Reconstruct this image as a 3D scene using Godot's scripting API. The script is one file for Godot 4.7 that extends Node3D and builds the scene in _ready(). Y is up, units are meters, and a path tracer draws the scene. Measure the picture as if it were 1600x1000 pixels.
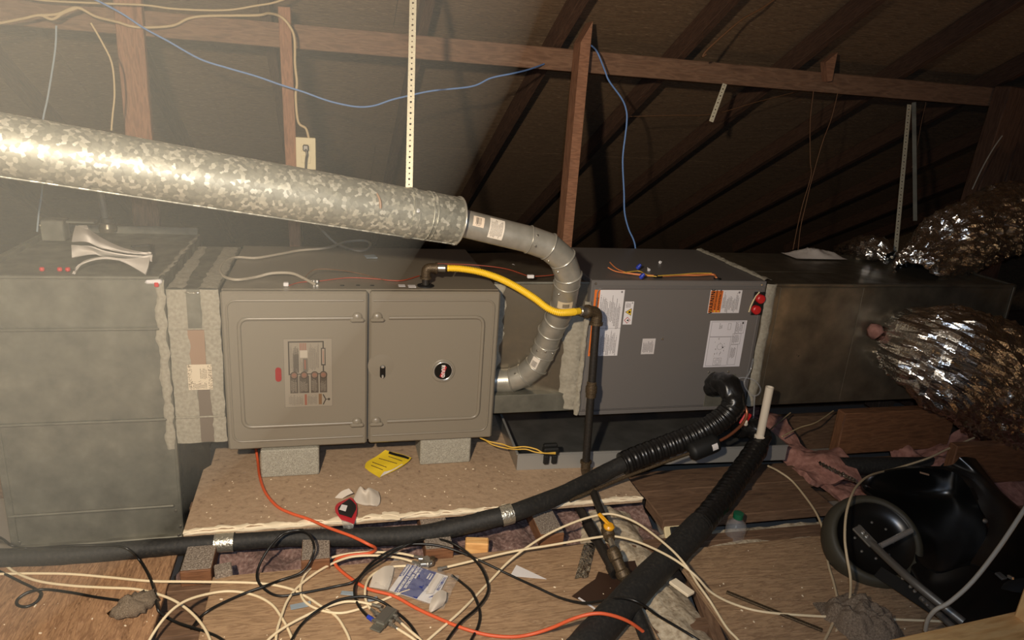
extends Node3D
# An attic with a horizontal gas furnace, its coil cabinet, ducts, pipes and cables. Metres, y up; the equipment stands along x, its front at z = 0.

const FLOOR_Y := -0.055          # top of the loose plywood floor
const DECK_Y := 1.57             # height of the roof deck at z = -0.75
const SLOPE := 0.5               # the roof rises half a metre per metre towards +z

var M := {}
var taken := {}


func _ready() -> void:
	# ---- camera
	var cam := Camera3D.new()
	cam.name = "camera"
	cam.fov = 48.467
	cam.position = Vector3(0.32317, 1.25034, 2.20381)
	cam.rotation_degrees = Vector3(-17.38692, -15.00507, 4.11127)
	cam.near = 0.02
	cam.far = 60.0
	add_child(cam)
	cam.current = true
	# ---- surroundings: a closed attic, so next to no sky
	var env := Environment.new()
	env.background_mode = Environment.BG_COLOR
	env.background_color = Color(0.01, 0.01, 0.012)
	env.background_energy_multiplier = 0.2
	env.tonemap_mode = Environment.TONE_MAPPER_LINEAR
	env.tonemap_exposure = 1.0
	env.sdfgi_enabled = true
	env.ssao_enabled = true
	env.ssil_enabled = true
	env.volumetric_fog_enabled = true
	env.volumetric_fog_density = 0.0
	var we := WorldEnvironment.new()
	we.name = "surroundings"
	we.environment = env
	add_child(we)
	# ---- lights: a warm reflector work lamp hung beside the viewer and the small cool light of the phone in the hand
	var lamp := SpotLight3D.new()
	lamp.name = "work_lamp_glow"
	lamp.position = Vector3(-0.04, 1.50, 2.16)
	lamp.light_color = Color(1.0, 0.92, 0.81)
	lamp.light_energy = 6.8
	lamp.light_size = 0.035
	lamp.spot_range = 12.0
	lamp.spot_attenuation = 2.0
	lamp.spot_angle = 55.0
	lamp.spot_angle_attenuation = 1.0
	lamp.shadow_enabled = true
	add_child(lamp)
	lamp.look_at_from_position(lamp.position, Vector3(0.15, 0.62, 0.0))
	var flash := OmniLight3D.new()
	flash.name = "phone_led_glow"
	flash.position = Vector3(0.36, 1.285, 2.19)
	flash.light_color = Color(0.75, 0.86, 1.0)
	flash.light_energy = 1.1
	flash.light_size = 0.006
	flash.omni_range = 12.0
	flash.omni_attenuation = 2.0
	flash.shadow_enabled = true
	add_child(flash)
	# light of the room below, coming up through the open hatch at the right
	var hatch := AreaLight3D.new()
	hatch.name = "hatch_light_glow"
	hatch.area_size = Vector2(0.85, 0.6)
	hatch.light_color = Color(1.0, 0.86, 0.66)
	hatch.light_energy = 0.85
	hatch.area_range = 12.0
	hatch.area_attenuation = 2.0
	hatch.shadow_enabled = true
	add_child(hatch)
	hatch.look_at_from_position(Vector3(3.08, -0.14, 2.1), Vector3(3.08, 1.0, 2.1), Vector3.RIGHT)
	# ---- what stands in the attic
	make_materials()
	build_shell()
	build_framing()
	build_floor()
	build_return_box()
	build_furnace()
	build_coil()
	build_plenum()
	build_vent()
	build_gas()
	build_platform_things()
	build_lines()
	build_flex()
	build_right_side()
	build_toy()
	build_floor_cables()
	build_roof_cables()
	build_top_things()
	build_litter()
	build_lamps()
	build_haze()


# ------------------------------------------------------------------ shapes
class Shape:
	var v := PackedVector3Array()
	var n := PackedVector3Array()
	var uv := PackedVector2Array()

	func tri(a: Vector3, b: Vector3, c: Vector3, na: Vector3, nb: Vector3, nc: Vector3, ua := Vector2.ZERO, ub := Vector2.ZERO, uc := Vector2.ZERO) -> void:
		if (b - a).cross(c - a).dot(na + nb + nc) > 0.0:
			v.append_array([a, c, b])
			n.append_array([na, nc, nb])
			uv.append_array([ua, uc, ub])
		else:
			v.append_array([a, b, c])
			n.append_array([na, nb, nc])
			uv.append_array([ua, ub, uc])

	func flat_tri(a: Vector3, b: Vector3, c: Vector3, out: Vector3) -> void:
		var m := (b - a).cross(c - a).normalized()
		if m.dot(out) < 0.0:
			m = -m
		tri(a, b, c, m, m, m, Vector2(a.x, a.y + a.z), Vector2(b.x, b.y + b.z), Vector2(c.x, c.y + c.z))

	func quad(a: Vector3, b: Vector3, c: Vector3, d: Vector3, out: Vector3, ua := Vector2.ZERO, ub := Vector2.ZERO, uc := Vector2.ZERO, ud := Vector2.ZERO) -> void:
		var m := (c - a).cross(d - b).normalized()
		if m.dot(out) < 0.0:
			m = -m
		tri(a, b, c, m, m, m, ua, ub, uc)
		tri(a, c, d, m, m, m, ua, uc, ud)

	# a box with chamfered edges; u runs along its longest side, in metres
	func box(at: Vector3, size: Vector3, bevel := 0.0, turn := Basis(), grain_axis := -1) -> Shape:
		var h := size * 0.5
		var b := minf(bevel, minf(h.x, minf(h.y, h.z)) * 0.9)
		var long := 0
		if size.y > size[long]:
			long = 1
		if size.z > size[long]:
			long = 2
		if grain_axis >= 0:
			long = grain_axis
		for ax in 3:
			var i := (ax + 1) % 3
			var j := (ax + 2) % 3
			if j == long or (i != long and size[j] > size[i]):
				var t := i
				i = j
				j = t
			for s in [-1.0, 1.0]:
				var c := []
				var u := []
				for q in [[-1, -1], [1, -1], [1, 1], [-1, 1]]:
					var p := Vector3.ZERO
					p[ax] = h[ax] * s
					p[i] = (h[i] - b) * q[0]
					p[j] = (h[j] - b) * q[1]
					c.append(at + turn * p)
					u.append(Vector2(p[i] + at[i] * 0.37 + at.y, p[j] + at[j] + s * 0.31 + ax * 0.17))
				var out := Vector3.ZERO
				out[ax] = s
				quad(c[0], c[1], c[2], c[3], turn * out, u[0], u[1], u[2], u[3])
		if b > 0.0:
			for ax in 3:
				var i := (ax + 1) % 3
				var j := (ax + 2) % 3
				for s in [-1.0, 1.0]:
					for t in [-1.0, 1.0]:
						var c := []
						for k in 4:
							var p := Vector3.ZERO
							p[ax] = (h[ax] - b) * (-1.0 if k == 0 or k == 3 else 1.0)
							p[i] = (h[i] - (b if k < 2 else 0.0)) * s
							p[j] = (h[j] - (0.0 if k < 2 else b)) * t
							c.append(at + turn * p)
						var out := Vector3.ZERO
						out[i] = s
						out[j] = t
						var l := (c[1] - c[0] as Vector3).length()
						quad(c[0], c[1], c[2], c[3], turn * out, Vector2(0, 0), Vector2(l, 0), Vector2(l, b), Vector2(0, b))
			for sx in [-1.0, 1.0]:
				for sy in [-1.0, 1.0]:
					for sz in [-1.0, 1.0]:
						var s := Vector3(sx, sy, sz)
						flat_tri(at + turn * (Vector3(h.x, h.y - b, h.z - b) * s), at + turn * (Vector3(h.x - b, h.y, h.z - b) * s), at + turn * (Vector3(h.x - b, h.y - b, h.z) * s), turn * s)
		return self

	func slab(lo: Vector3, hi: Vector3, bevel := 0.0) -> Shape:
		return box((lo + hi) * 0.5, hi - lo, bevel)

	# a bar of rectangular section from a to b; side points along its width
	func bar(a: Vector3, b: Vector3, width: float, thick: float, side: Vector3, bevel := 0.0) -> Shape:
		var z := (b - a).normalized()
		var x := (side - z * side.dot(z)).normalized()
		var y := z.cross(x)
		return box((a + b) * 0.5, Vector3(width, thick, (b - a).length()), bevel, Basis(x, y, z))

	# a round tube along a path, smooth; r is one radius or one for each point
	func tube(path: Array, r, sides := 10, caps := true, squash := 1.0) -> Shape:
		var count := path.size()
		var up := Vector3(0.13, 0.97, 0.21)
		var rings := []
		var norms := []
		var along := 0.0
		var us := []
		var last := Vector3.ZERO
		for k in count:
			var p: Vector3 = path[k]
			var t: Vector3 = (path[mini(k + 1, count - 1)] - path[maxi(k - 1, 0)]).normalized()
			if k == 0:
				last = up - t * up.dot(t)
				if last.length() < 0.05:
					last = Vector3.RIGHT - t * t.x
			last = (last - t * last.dot(t)).normalized()
			var w := t.cross(last)
			if k:
				along += (p - path[k - 1] as Vector3).length()
			us.append(along)
			var rad: float = r if not r is Array else r[k]
			var ring := PackedVector3Array()
			var nr := PackedVector3Array()
			for s in sides:
				var a := TAU * s / sides
				var d := last * cos(a) * squash + w * sin(a)
				ring.append(p + d * rad)
				nr.append((last * cos(a) + w * sin(a) * squash).normalized())
			rings.append(ring)
			norms.append(nr)
		var lap: float = TAU * (r if not r is Array else r[0])
		for k in count - 1:
			for s in sides:
				var s2 := (s + 1) % sides
				var u0 := lap * s / sides
				var u1 := lap * (s + 1) / sides
				tri(rings[k][s], rings[k + 1][s], rings[k + 1][s2], norms[k][s], norms[k + 1][s], norms[k + 1][s2], Vector2(us[k], u0), Vector2(us[k + 1], u0), Vector2(us[k + 1], u1))
				tri(rings[k][s], rings[k + 1][s2], rings[k][s2], norms[k][s], norms[k + 1][s2], norms[k][s2], Vector2(us[k], u0), Vector2(us[k + 1], u1), Vector2(us[k], u1))
		if caps:
			for e in [0, count - 1]:
				var out: Vector3 = (path[0] - path[1]) if e == 0 else (path[e] - path[e - 1])
				for s in sides:
					flat_tri(path[e], rings[e][s], rings[e][(s + 1) % sides], out)
		return self

	# turned about the y axis of xf; profile is [[radius, height], ...]; creases where smooth is false
	func lathe(profile: Array, xf: Transform3D, sides := 24, smooth := false) -> Shape:
		var k := 0
		for e in profile.size() - 1:
			var r0: float = profile[e][0]
			var h0: float = profile[e][1]
			var r1: float = profile[e + 1][0]
			var h1: float = profile[e + 1][1]
			var sl := Vector2(h1 - h0, r0 - r1).normalized()
			var s0 := sl
			var s1 := sl
			if smooth:
				if e > 0:
					s0 = (sl + Vector2(h0 - profile[e - 1][1], profile[e - 1][0] - r0).normalized()).normalized()
				if e + 2 < profile.size():
					s1 = (sl + Vector2(profile[e + 2][1] - h1, r1 - profile[e + 2][0]).normalized()).normalized()
			for s in sides:
				var a := TAU * s / sides
				var b := TAU * (s + 1) / sides
				var ca := Vector3(cos(a), 0, sin(a))
				var cb := Vector3(cos(b), 0, sin(b))
				var p := [ca * r0 + Vector3.UP * h0, cb * r0 + Vector3.UP * h0, cb * r1 + Vector3.UP * h1, ca * r1 + Vector3.UP * h1]
				var q := [ca * s0.x + Vector3.UP * s0.y, cb * s0.x + Vector3.UP * s0.y, cb * s1.x + Vector3.UP * s1.y, ca * s1.x + Vector3.UP * s1.y]
				for i in 4:
					p[i] = xf * p[i]
					q[i] = (xf.basis * q[i]).normalized()
				var rr := maxf(r0, r1)
				var u := [Vector2(a * rr, h0), Vector2(b * rr, h0), Vector2(b * rr, h1), Vector2(a * rr, h1)]
				if r0 > 1e-6:
					tri(p[0], p[1], p[2], q[0], q[1], q[2], u[0], u[1], u[2])
				if r1 > 1e-6:
					tri(p[0], p[2], p[3], q[0], q[2], q[3], u[0], u[2], u[3])
			k += 1
		return self

	# a flat outline (x, y of xf) of some thickness along z of xf
	func prism(outline: PackedVector2Array, depth: float, xf: Transform3D) -> Shape:
		var ids := Geometry2D.triangulate_polygon(outline)
		for z in [0.0, depth]:
			var out: Vector3 = xf.basis.z * (1.0 if z > 0.0 else -1.0)
			for t in range(0, ids.size(), 3):
				var p := []
				var u := []
				for k in 3:
					var o := outline[ids[t + k]]
					p.append(xf * Vector3(o.x, o.y, z))
					u.append(o)
				var m := out.normalized()
				tri(p[0], p[1], p[2], m, m, m, u[0], u[1], u[2])
		var mid := Vector2.ZERO
		for o in outline:
			mid += o
		mid /= outline.size()
		var area := 0.0
		for k in outline.size():
			area += outline[k].cross(outline[(k + 1) % outline.size()])
		for k in outline.size():
			var a := outline[k]
			var b := outline[(k + 1) % outline.size()]
			var e := (b - a)
			var o2 := Vector2(e.y, -e.x) * signf(area)
			quad(xf * Vector3(a.x, a.y, 0), xf * Vector3(b.x, b.y, 0), xf * Vector3(b.x, b.y, depth), xf * Vector3(a.x, a.y, depth), xf.basis * Vector3(o2.x, o2.y, 0), Vector2(0, 0), Vector2(e.length(), 0), Vector2(e.length(), depth), Vector2(0, depth))
		return self

	# a smooth sheet through rows of points, with a back at some thickness along its normals
	func sheet(rows: Array, thick := 0.0, up := Vector3.UP, creased := false) -> Shape:
		var nr := rows.size()
		var nc: int = rows[0].size()
		var nm := []
		for i in nr:
			var line := PackedVector3Array()
			for j in nc:
				var du: Vector3 = rows[i][mini(j + 1, nc - 1)] - rows[i][maxi(j - 1, 0)]
				var dv: Vector3 = rows[mini(i + 1, nr - 1)][j] - rows[maxi(i - 1, 0)][j]
				var m := du.cross(dv).normalized()
				line.append(m)
			nm.append(line)
		var flip := 1.0 if nm[nr / 2][nc / 2].dot(up) >= 0.0 else -1.0
		for layer in ([0, 1] if thick > 0.0 else [0]):
			var sgn := flip if layer == 0 else -flip
			for i in nr - 1:
				for j in nc - 1:
					var p := []
					var q := []
					var u := []
					for k in [[0, 0], [0, 1], [1, 1], [1, 0]]:
						var ii: int = i + k[0]
						var jj: int = j + k[1]
						p.append(rows[ii][jj] - nm[ii][jj] * flip * thick * layer)
						q.append(nm[ii][jj] * sgn)
						u.append(Vector2(float(jj) / (nc - 1), float(ii) / (nr - 1)))
					if creased:
						quad(p[0], p[1], p[2], p[3], q[0], u[0], u[1], u[2], u[3])
					else:
						tri(p[0], p[1], p[2], q[0], q[1], q[2], u[0], u[1], u[2])
						tri(p[0], p[2], p[3], q[0], q[2], q[3], u[0], u[2], u[3])
		if thick > 0.0:
			var rim := []
			for j in nc:
				rim.append([0, j])
			for i in range(1, nr):
				rim.append([i, nc - 1])
			for j in range(nc - 2, -1, -1):
				rim.append([nr - 1, j])
			for i in range(nr - 2, 0, -1):
				rim.append([i, 0])
			var mid: Vector3 = rows[nr / 2][nc / 2]
			for k in rim.size():
				var a: Array = rim[k]
				var b: Array = rim[(k + 1) % rim.size()]
				var pa: Vector3 = rows[a[0]][a[1]]
				var pb: Vector3 = rows[b[0]][b[1]]
				quad(pa, pb, pb - nm[b[0]][b[1]] * flip * thick, pa - nm[a[0]][a[1]] * flip * thick, (pa + pb) * 0.5 - mid)
		return self

	# pull every point along its normal by a noise, then shade flat or smooth
	func ruffle(noise: FastNoiseLite, amount: float, scale := 1.0) -> Shape:
		for k in v.size():
			v[k] += n[k] * noise.get_noise_3dv(v[k] * scale) * amount
		return self

	func facet() -> Shape:
		for k in range(0, v.size(), 3):
			var m := (v[k + 2] - v[k]).cross(v[k + 1] - v[k]).normalized()
			if m.dot(n[k]) < 0.0:
				m = -m
			n[k] = m
			n[k + 1] = m
			n[k + 2] = m
		return self

	# smooth normals again after the points moved
	func soften() -> Shape:
		var sums := {}
		for k in range(0, v.size(), 3):
			var m := (v[k + 2] - v[k]).cross(v[k + 1] - v[k])
			if m.dot(n[k] + n[k + 1] + n[k + 2]) < 0.0:
				m = -m
			for i in 3:
				var key := Vector3i((v[k + i] * 20000.0).round())
				sums[key] = sums.get(key, Vector3.ZERO) + m
		for k in v.size():
			var s: Vector3 = sums[Vector3i((v[k] * 20000.0).round())]
			if s.length() > 1e-12:
				n[k] = s.normalized()
		return self

	func mesh(shift: Vector3) -> ArrayMesh:
		var a := []
		a.resize(Mesh.ARRAY_MAX)
		var p := v.duplicate()
		if shift != Vector3.ZERO:
			for k in p.size():
				p[k] -= shift
		a[Mesh.ARRAY_VERTEX] = p
		a[Mesh.ARRAY_NORMAL] = n
		a[Mesh.ARRAY_TEX_UV] = uv
		var m := ArrayMesh.new()
		m.add_surface_from_arrays(Mesh.PRIMITIVE_TRIANGLES, a)
		return m


# ------------------------------------------------------------------ scene tree
func numbered(called: String) -> String:
	var k: int = taken.get(called, 0)
	taken[called] = k + 1
	return called if k == 0 else "%s_%03d" % [called, k]


func describe(o: Node3D, label: String, category: String, group := "", kind := "") -> Node3D:
	if label:
		o.set_meta("label", label)
	if category:
		o.set_meta("category", category)
	if group:
		o.set_meta("group", group)
	if kind:
		o.set_meta("kind", kind)
	return o


# a thing: a Node3D at its base, whose children are its parts (all written in world coordinates)
func thing(called: String, at: Vector3, label: String, category: String, group := "") -> Node3D:
	var o := Node3D.new()
	o.name = numbered(called)
	o.position = at
	o.set_meta("origin", at)
	add_child(o)
	return describe(o, label, category, group)


func structure(called: String, at := Vector3.ZERO) -> Node3D:
	var o := Node3D.new()
	o.name = called
	o.position = at
	o.set_meta("origin", at)
	o.set_meta("kind", "structure")
	add_child(o)
	return o


func part(of: Node3D, called: String, s: Shape, mat: Material, label := "") -> MeshInstance3D:
	var o := MeshInstance3D.new()
	o.name = called
	o.mesh = s.mesh(of.get_meta("origin", Vector3.ZERO))
	o.material_override = mat
	o.set_meta("origin", of.get_meta("origin", Vector3.ZERO))
	of.add_child(o, true)
	if label:
		o.set_meta("label", label)
	return o


# a thing that is one mesh
func single(called: String, s: Shape, mat: Material, label: String, category: String, group := "", kind := "") -> MeshInstance3D:
	var lo := s.v[0]
	var hi := s.v[0]
	for p in s.v:
		lo = lo.min(p)
		hi = hi.max(p)
	var at := Vector3((lo.x + hi.x) * 0.5, lo.y, (lo.z + hi.z) * 0.5)
	var o := MeshInstance3D.new()
	o.name = numbered(called)
	o.mesh = s.mesh(at)
	o.position = at
	o.material_override = mat
	o.set_meta("origin", at)
	add_child(o)
	describe(o, label, category, group, kind)
	return o


func lettering(of: Node3D, words: String, height: float, at: Vector3, right: Vector3, up: Vector3, mat: Material, serif := false) -> MeshInstance3D:
	var t := TextMesh.new()
	var f := SystemFont.new()
	f.font_names = PackedStringArray(["Droid Serif" if serif else "Droid Sans"])
	f.font_weight = 700
	t.font = f
	t.text = words
	t.font_size = 32
	t.pixel_size = height / 24.0
	t.depth = 0.0006
	t.curve_step = 2.0
	var o := MeshInstance3D.new()
	o.name = "lettering"
	o.mesh = t
	o.material_override = mat
	var x := right.normalized()
	var z := x.cross(up).normalized()
	o.transform = Transform3D(Basis(x, z.cross(x), z), at - of.get_meta("origin", Vector3.ZERO))
	of.add_child(o, true)
	return o


# ------------------------------------------------------------------ curves
func smooth(points: Array, steps := 6) -> Array:
	var out := []
	var last := points.size() - 1
	for k in last:
		var p0: Vector3 = points[maxi(k - 1, 0)]
		var p1: Vector3 = points[k]
		var p2: Vector3 = points[k + 1]
		var p3: Vector3 = points[mini(k + 2, last)]
		for s in steps:
			var t := float(s) / steps
			out.append(p1.cubic_interpolate(p2, p0, p3, t))
	out.append(points[last])
	return out


func rounded(points: Array, r: float, steps := 5) -> Array:
	var out := [points[0]]
	for k in range(1, points.size() - 1):
		var p: Vector3 = points[k]
		var a: Vector3 = points[k - 1] - p
		var b: Vector3 = points[k + 1] - p
		var d := minf(r, minf(a.length(), b.length()) * 0.45)
		var pa := p + a.normalized() * d
		var pb := p + b.normalized() * d
		for s in steps + 1:
			var t := float(s) / steps
			out.append(pa.lerp(p, t).lerp(p.lerp(pb, t), t))
	out.append(points[points.size() - 1])
	return out


func noise(kind: int, freq: float, seed_ := 1, octaves := 3) -> FastNoiseLite:
	var f := FastNoiseLite.new()
	f.noise_type = kind as FastNoiseLite.NoiseType
	f.frequency = freq
	f.seed = seed_
	f.fractal_octaves = octaves
	f.fractal_type = FastNoiseLite.FRACTAL_FBM if octaves > 1 else FastNoiseLite.FRACTAL_NONE
	return f


func facing(at: Vector3, y: Vector3) -> Transform3D:      # a transform whose y axis points along y
	var u := y.normalized()
	var x := (Vector3.RIGHT if absf(u.x) < 0.8 else Vector3.FORWARD)
	x = (x - u * x.dot(u)).normalized()
	return Transform3D(Basis(x, u, x.cross(u)), at)


func screw(of: Node3D, at: Vector3, towards: Vector3, r := 0.004) -> void:
	var s := Shape.new()
	s.lathe([[r, 0.0], [r, r * 0.35], [r * 0.75, r * 0.7], [0.0, r * 0.72]], facing(at, towards), 8)
	part(of, "screw", s, M.bright_steel)


# ------------------------------------------------------------------ materials
func ramp(stops: Array) -> Gradient:
	var g := Gradient.new()
	var o := PackedFloat32Array()
	var c := PackedColorArray()
	for s in stops:
		o.append(s[0])
		c.append(s[1])
	g.offsets = o
	g.colors = c
	return g


func grain(f: FastNoiseLite, stops: Array, side := 512) -> NoiseTexture2D:
	var t := NoiseTexture2D.new()
	t.width = side
	t.height = side
	t.seamless = true
	t.seamless_blend_skirt = 0.2
	t.noise = f
	t.color_ramp = ramp(stops)
	t.generate_mipmaps = false
	return t


func relief(f: FastNoiseLite, strength: float, side := 512) -> NoiseTexture2D:
	var t := NoiseTexture2D.new()
	t.width = side
	t.height = side
	t.seamless = true
	t.noise = f
	t.as_normal_map = true
	t.bump_strength = strength
	t.generate_mipmaps = false
	return t


func plain(c: Color, rough := 0.6, metal := 0.0, spec := 0.5) -> StandardMaterial3D:
	var m := StandardMaterial3D.new()
	m.albedo_color = c
	m.roughness = rough
	m.metallic = metal
	m.metallic_specular = spec
	return m


func textured(t: Texture2D, scale: Vector3, rough := 0.7, metal := 0.0, three := true, tint := Color.WHITE) -> StandardMaterial3D:
	var m := plain(tint, rough, metal)
	m.albedo_texture = t
	m.uv1_scale = scale
	m.uv1_triplanar = three
	m.uv1_world_triplanar = three
	return m


func add_relief(m: StandardMaterial3D, t: Texture2D, amount: float) -> StandardMaterial3D:
	m.normal_enabled = true
	m.normal_texture = t
	m.normal_scale = amount
	return m


func rgb(r: int, g: int, b: int) -> Color:
	return Color8(r, g, b)


func make_materials() -> void:
	var smooth_n := FastNoiseLite.TYPE_SIMPLEX_SMOOTH
	var cell := FastNoiseLite.TYPE_CELLULAR
	# --- wood: streaks along u
	var streak := noise(smooth_n, 0.012, 3, 5)
	streak.domain_warp_enabled = true
	streak.domain_warp_amplitude = 18.0
	streak.domain_warp_frequency = 0.008
	var wood := grain(streak, [[0.0, rgb(108, 84, 66)], [0.35, rgb(146, 116, 94)], [0.5, rgb(160, 129, 105)], [0.62, rgb(134, 106, 85)], [1.0, rgb(180, 150, 126)]])
	var figure := noise(smooth_n, 0.010, 11, 4)
	figure.fractal_type = FastNoiseLite.FRACTAL_RIDGED
	figure.domain_warp_enabled = true
	figure.domain_warp_amplitude = 45.0
	figure.domain_warp_frequency = 0.006
	var ply := grain(figure, [[0.0, rgb(112, 90, 70)], [0.35, rgb(150, 124, 98)], [0.55, rgb(170, 143, 114)], [0.72, rgb(136, 110, 86)], [0.86, rgb(176, 150, 122)], [1.0, rgb(104, 82, 64)]], 1024)
	var rough_n := relief(noise(smooth_n, 0.03, 5, 4), 3.0)
	var wood_bump := relief(streak, 4.0)
	M.rafter = add_relief(textured(wood, Vector3(0.8, 6.0, 1), 0.85, 0.0, false, rgb(150, 134, 122)), wood_bump, 0.6)
	M.purlin = add_relief(textured(wood, Vector3(0.7, 5.0, 1), 0.85, 0.0, false, rgb(210, 198, 187)), wood_bump, 0.6)
	M.post = add_relief(textured(wood, Vector3(0.9, 5.5, 1), 0.8, 0.0, false, rgb(248, 220, 202)), wood_bump, 0.5)
	M.old_post = add_relief(textured(wood, Vector3(0.7, 5.0, 1), 0.85, 0.0, false, rgb(178, 160, 146)), wood_bump, 0.7)
	M.deck = add_relief(textured(grain(figure, [[0.0, rgb(92, 76, 60)], [0.3, rgb(136, 114, 92)], [0.5, rgb(158, 134, 108)], [0.66, rgb(120, 99, 79)], [0.84, rgb(164, 140, 114)], [0.95, rgb(206, 184, 156)], [1.0, rgb(96, 78, 62)]], 1024), Vector3(0.5, 6.0, 1), 0.9, 0.0, false, rgb(216, 206, 190)), relief(figure, 5.0), 0.5)
	M.joist = add_relief(textured(wood, Vector3(0.8, 5.0, 1), 0.85, 0.0, false, rgb(188, 180, 168)), wood_bump, 0.7)
	M.brown_block = add_relief(textured(wood, Vector3(0.8, 5.0, 1), 0.75, 0.0, false, rgb(206, 176, 146)), wood_bump, 0.6)
	M.fresh_wood = add_relief(textured(wood, Vector3(0.9, 6.0, 1), 0.7, 0.0, false, rgb(255, 222, 160)), wood_bump, 0.5)
	M.fresh_wood.albedo_texture = grain(streak, [[0.0, rgb(196, 140, 80)], [0.4, rgb(226, 172, 106)], [0.6, rgb(236, 188, 122)], [1.0, rgb(214, 160, 98)]])
	M.fresh_wood.albedo_color = Color.WHITE
	M.floor_ply = add_relief(textured(ply, Vector3(0.4, 3.0, 1), 0.8, 0.0, false, rgb(255, 250, 240)), relief(figure, 6.0), 0.5)
	M.left_ply = add_relief(textured(ply, Vector3(0.36, 2.6, 1), 0.8, 0.0, false, rgb(255, 236, 218)), relief(figure, 6.0), 0.6)
	# --- platform board: tan, with dark flecks and scuffs
	var fleck := noise(smooth_n, 0.02, 23, 5)
	var board_t := grain(fleck, [[0.0, rgb(92, 74, 60)], [0.13, rgb(142, 118, 96)], [0.25, rgb(164, 139, 113)], [0.6, rgb(174, 149, 122)], [0.8, rgb(166, 140, 114)], [1.0, rgb(188, 166, 142)]], 1024)
	M.board = add_relief(textured(board_t, Vector3(1.6, 1.6, 1.6), 0.85), rough_n, 0.5)
	M.splinter = plain(rgb(238, 222, 192), 0.9)
	var dust_t := grain(noise(smooth_n, 0.06, 31, 5), [[0.0, rgb(70, 60, 52)], [0.4, rgb(122, 110, 98)], [0.7, rgb(150, 138, 124)], [1.0, rgb(196, 188, 176)]])
	M.dusty = add_relief(textured(dust_t, Vector3(5, 5, 5), 0.95), rough_n, 1.0)
	M.dust_clump = add_relief(textured(dust_t, Vector3(9, 9, 9), 1.0, 0.0, true, rgb(220, 214, 202)), rough_n, 1.0)
	# --- metals
	var spangle := noise(cell, 0.036, 8, 1)
	spangle.cellular_return_type = FastNoiseLite.RETURN_CELL_VALUE
	spangle.cellular_jitter = 1.0
	spangle.domain_warp_enabled = true
	spangle.domain_warp_amplitude = 22.0
	spangle.domain_warp_frequency = 0.03
	var spangle_t := grain(spangle, [[0.0, rgb(140, 139, 128)], [0.4, rgb(156, 155, 143)], [0.66, rgb(172, 170, 156)], [0.85, rgb(208, 205, 188)], [1.0, rgb(228, 225, 210)]], 1024)
	var spangle_r := grain(spangle, [[0.0, Color(0.60, 0.60, 0.60)], [0.5, Color(0.52, 0.52, 0.52)], [1.0, Color(0.42, 0.42, 0.42)]], 1024)
	M.spangle = textured(spangle_t, Vector3(3.0, 3.0, 1), 1.0, 0.55, false)
	M.spangle.roughness_texture = spangle_r
	add_relief(M.spangle, relief(spangle, 2.0, 1024), 0.25)
	var mottle := noise(smooth_n, 0.012, 41, 5)
	var mottle_t := grain(mottle, [[0.0, rgb(96, 94, 84)], [0.4, rgb(116, 114, 103)], [0.6, rgb(124, 122, 110)], [1.0, rgb(146, 143, 130)]])
	var mottle_r := grain(mottle, [[0.0, Color(0.6, 0.6, 0.6)], [0.5, Color(0.48, 0.48, 0.48)], [1.0, Color(0.38, 0.38, 0.38)]])
	M.galv = textured(mottle_t, Vector3(1.5, 1.5, 1.5), 1.0, 0.45)
	M.galv.roughness_texture = mottle_r
	M.duct_sheet = textured(mottle_t, Vector3(1.3, 1.3, 1.3), 1.0, 0.7, true, rgb(255, 242, 232))
	M.duct_sheet.roughness_texture = grain(mottle, [[0.0, Color(0.50, 0.5, 0.5)], [0.5, Color(0.36, 0.36, 0.36)], [1.0, Color(0.26, 0.26, 0.26)]])
	M.flue = textured(grain(mottle, [[0.0, rgb(158, 154, 142)], [0.5, rgb(176, 172, 160)], [1.0, rgb(196, 192, 180)]]), Vector3(3, 3, 3), 0.36, 0.55)
	M.pan = textured(grain(mottle, [[0.0, rgb(150, 150, 146)], [0.5, rgb(170, 170, 166)], [1.0, rgb(190, 190, 186)]]), Vector3(1.2, 1.2, 1.2), 0.3, 0.85)
	M.pan_lip = plain(rgb(168, 167, 162), 0.45, 0.45)
	M.bright_steel = plain(rgb(190, 186, 176), 0.3, 0.9)
	M.strap_steel = textured(dust_t, Vector3(9, 9, 9), 0.5, 0.3, true, rgb(255, 250, 235))
	M.strap_steel.albedo_texture = grain(noise(smooth_n, 0.05, 77, 3), [[0.0, rgb(170, 164, 148)], [0.5, rgb(206, 200, 184)], [1.0, rgb(226, 222, 206)]])
	M.foil = plain(rgb(226, 223, 217), 0.2, 1.0)
	add_relief(M.foil, relief(noise(smooth_n, 0.035, 61, 5), 9.0), 0.9)
	M.foil.uv1_scale = Vector3(5, 5, 5)
	M.foil.uv1_triplanar = true
	M.foil.uv1_world_triplanar = true
	M.foil_tape = plain(rgb(190, 186, 172), 0.32, 0.8)
	add_relief(M.foil_tape, M.foil.normal_texture, 0.5)
	M.foil_tape.uv1_scale = Vector3(6, 6, 6)
	M.foil_tape.uv1_triplanar = true
	M.foil_tape.uv1_world_triplanar = true
	M.grey_tube = plain(rgb(120, 116, 108), 0.45, 0.6)
	M.chrome = plain(rgb(215, 212, 205), 0.22, 0.75)
	M.iron = textured(grain(noise(smooth_n, 0.04, 71, 4), [[0.0, rgb(26, 24, 22)], [0.6, rgb(44, 40, 36)], [1.0, rgb(70, 60, 48)]]), Vector3(6, 6, 6), 0.5, 0.2)
	M.rusty = textured(grain(noise(smooth_n, 0.05, 72, 4), [[0.0, rgb(44, 36, 28)], [0.5, rgb(82, 68, 50)], [1.0, rgb(130, 112, 84)]]), Vector3(8, 8, 8), 0.55, 0.5)
	M.copper = plain(rgb(172, 108, 78), 0.4, 0.7)
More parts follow.
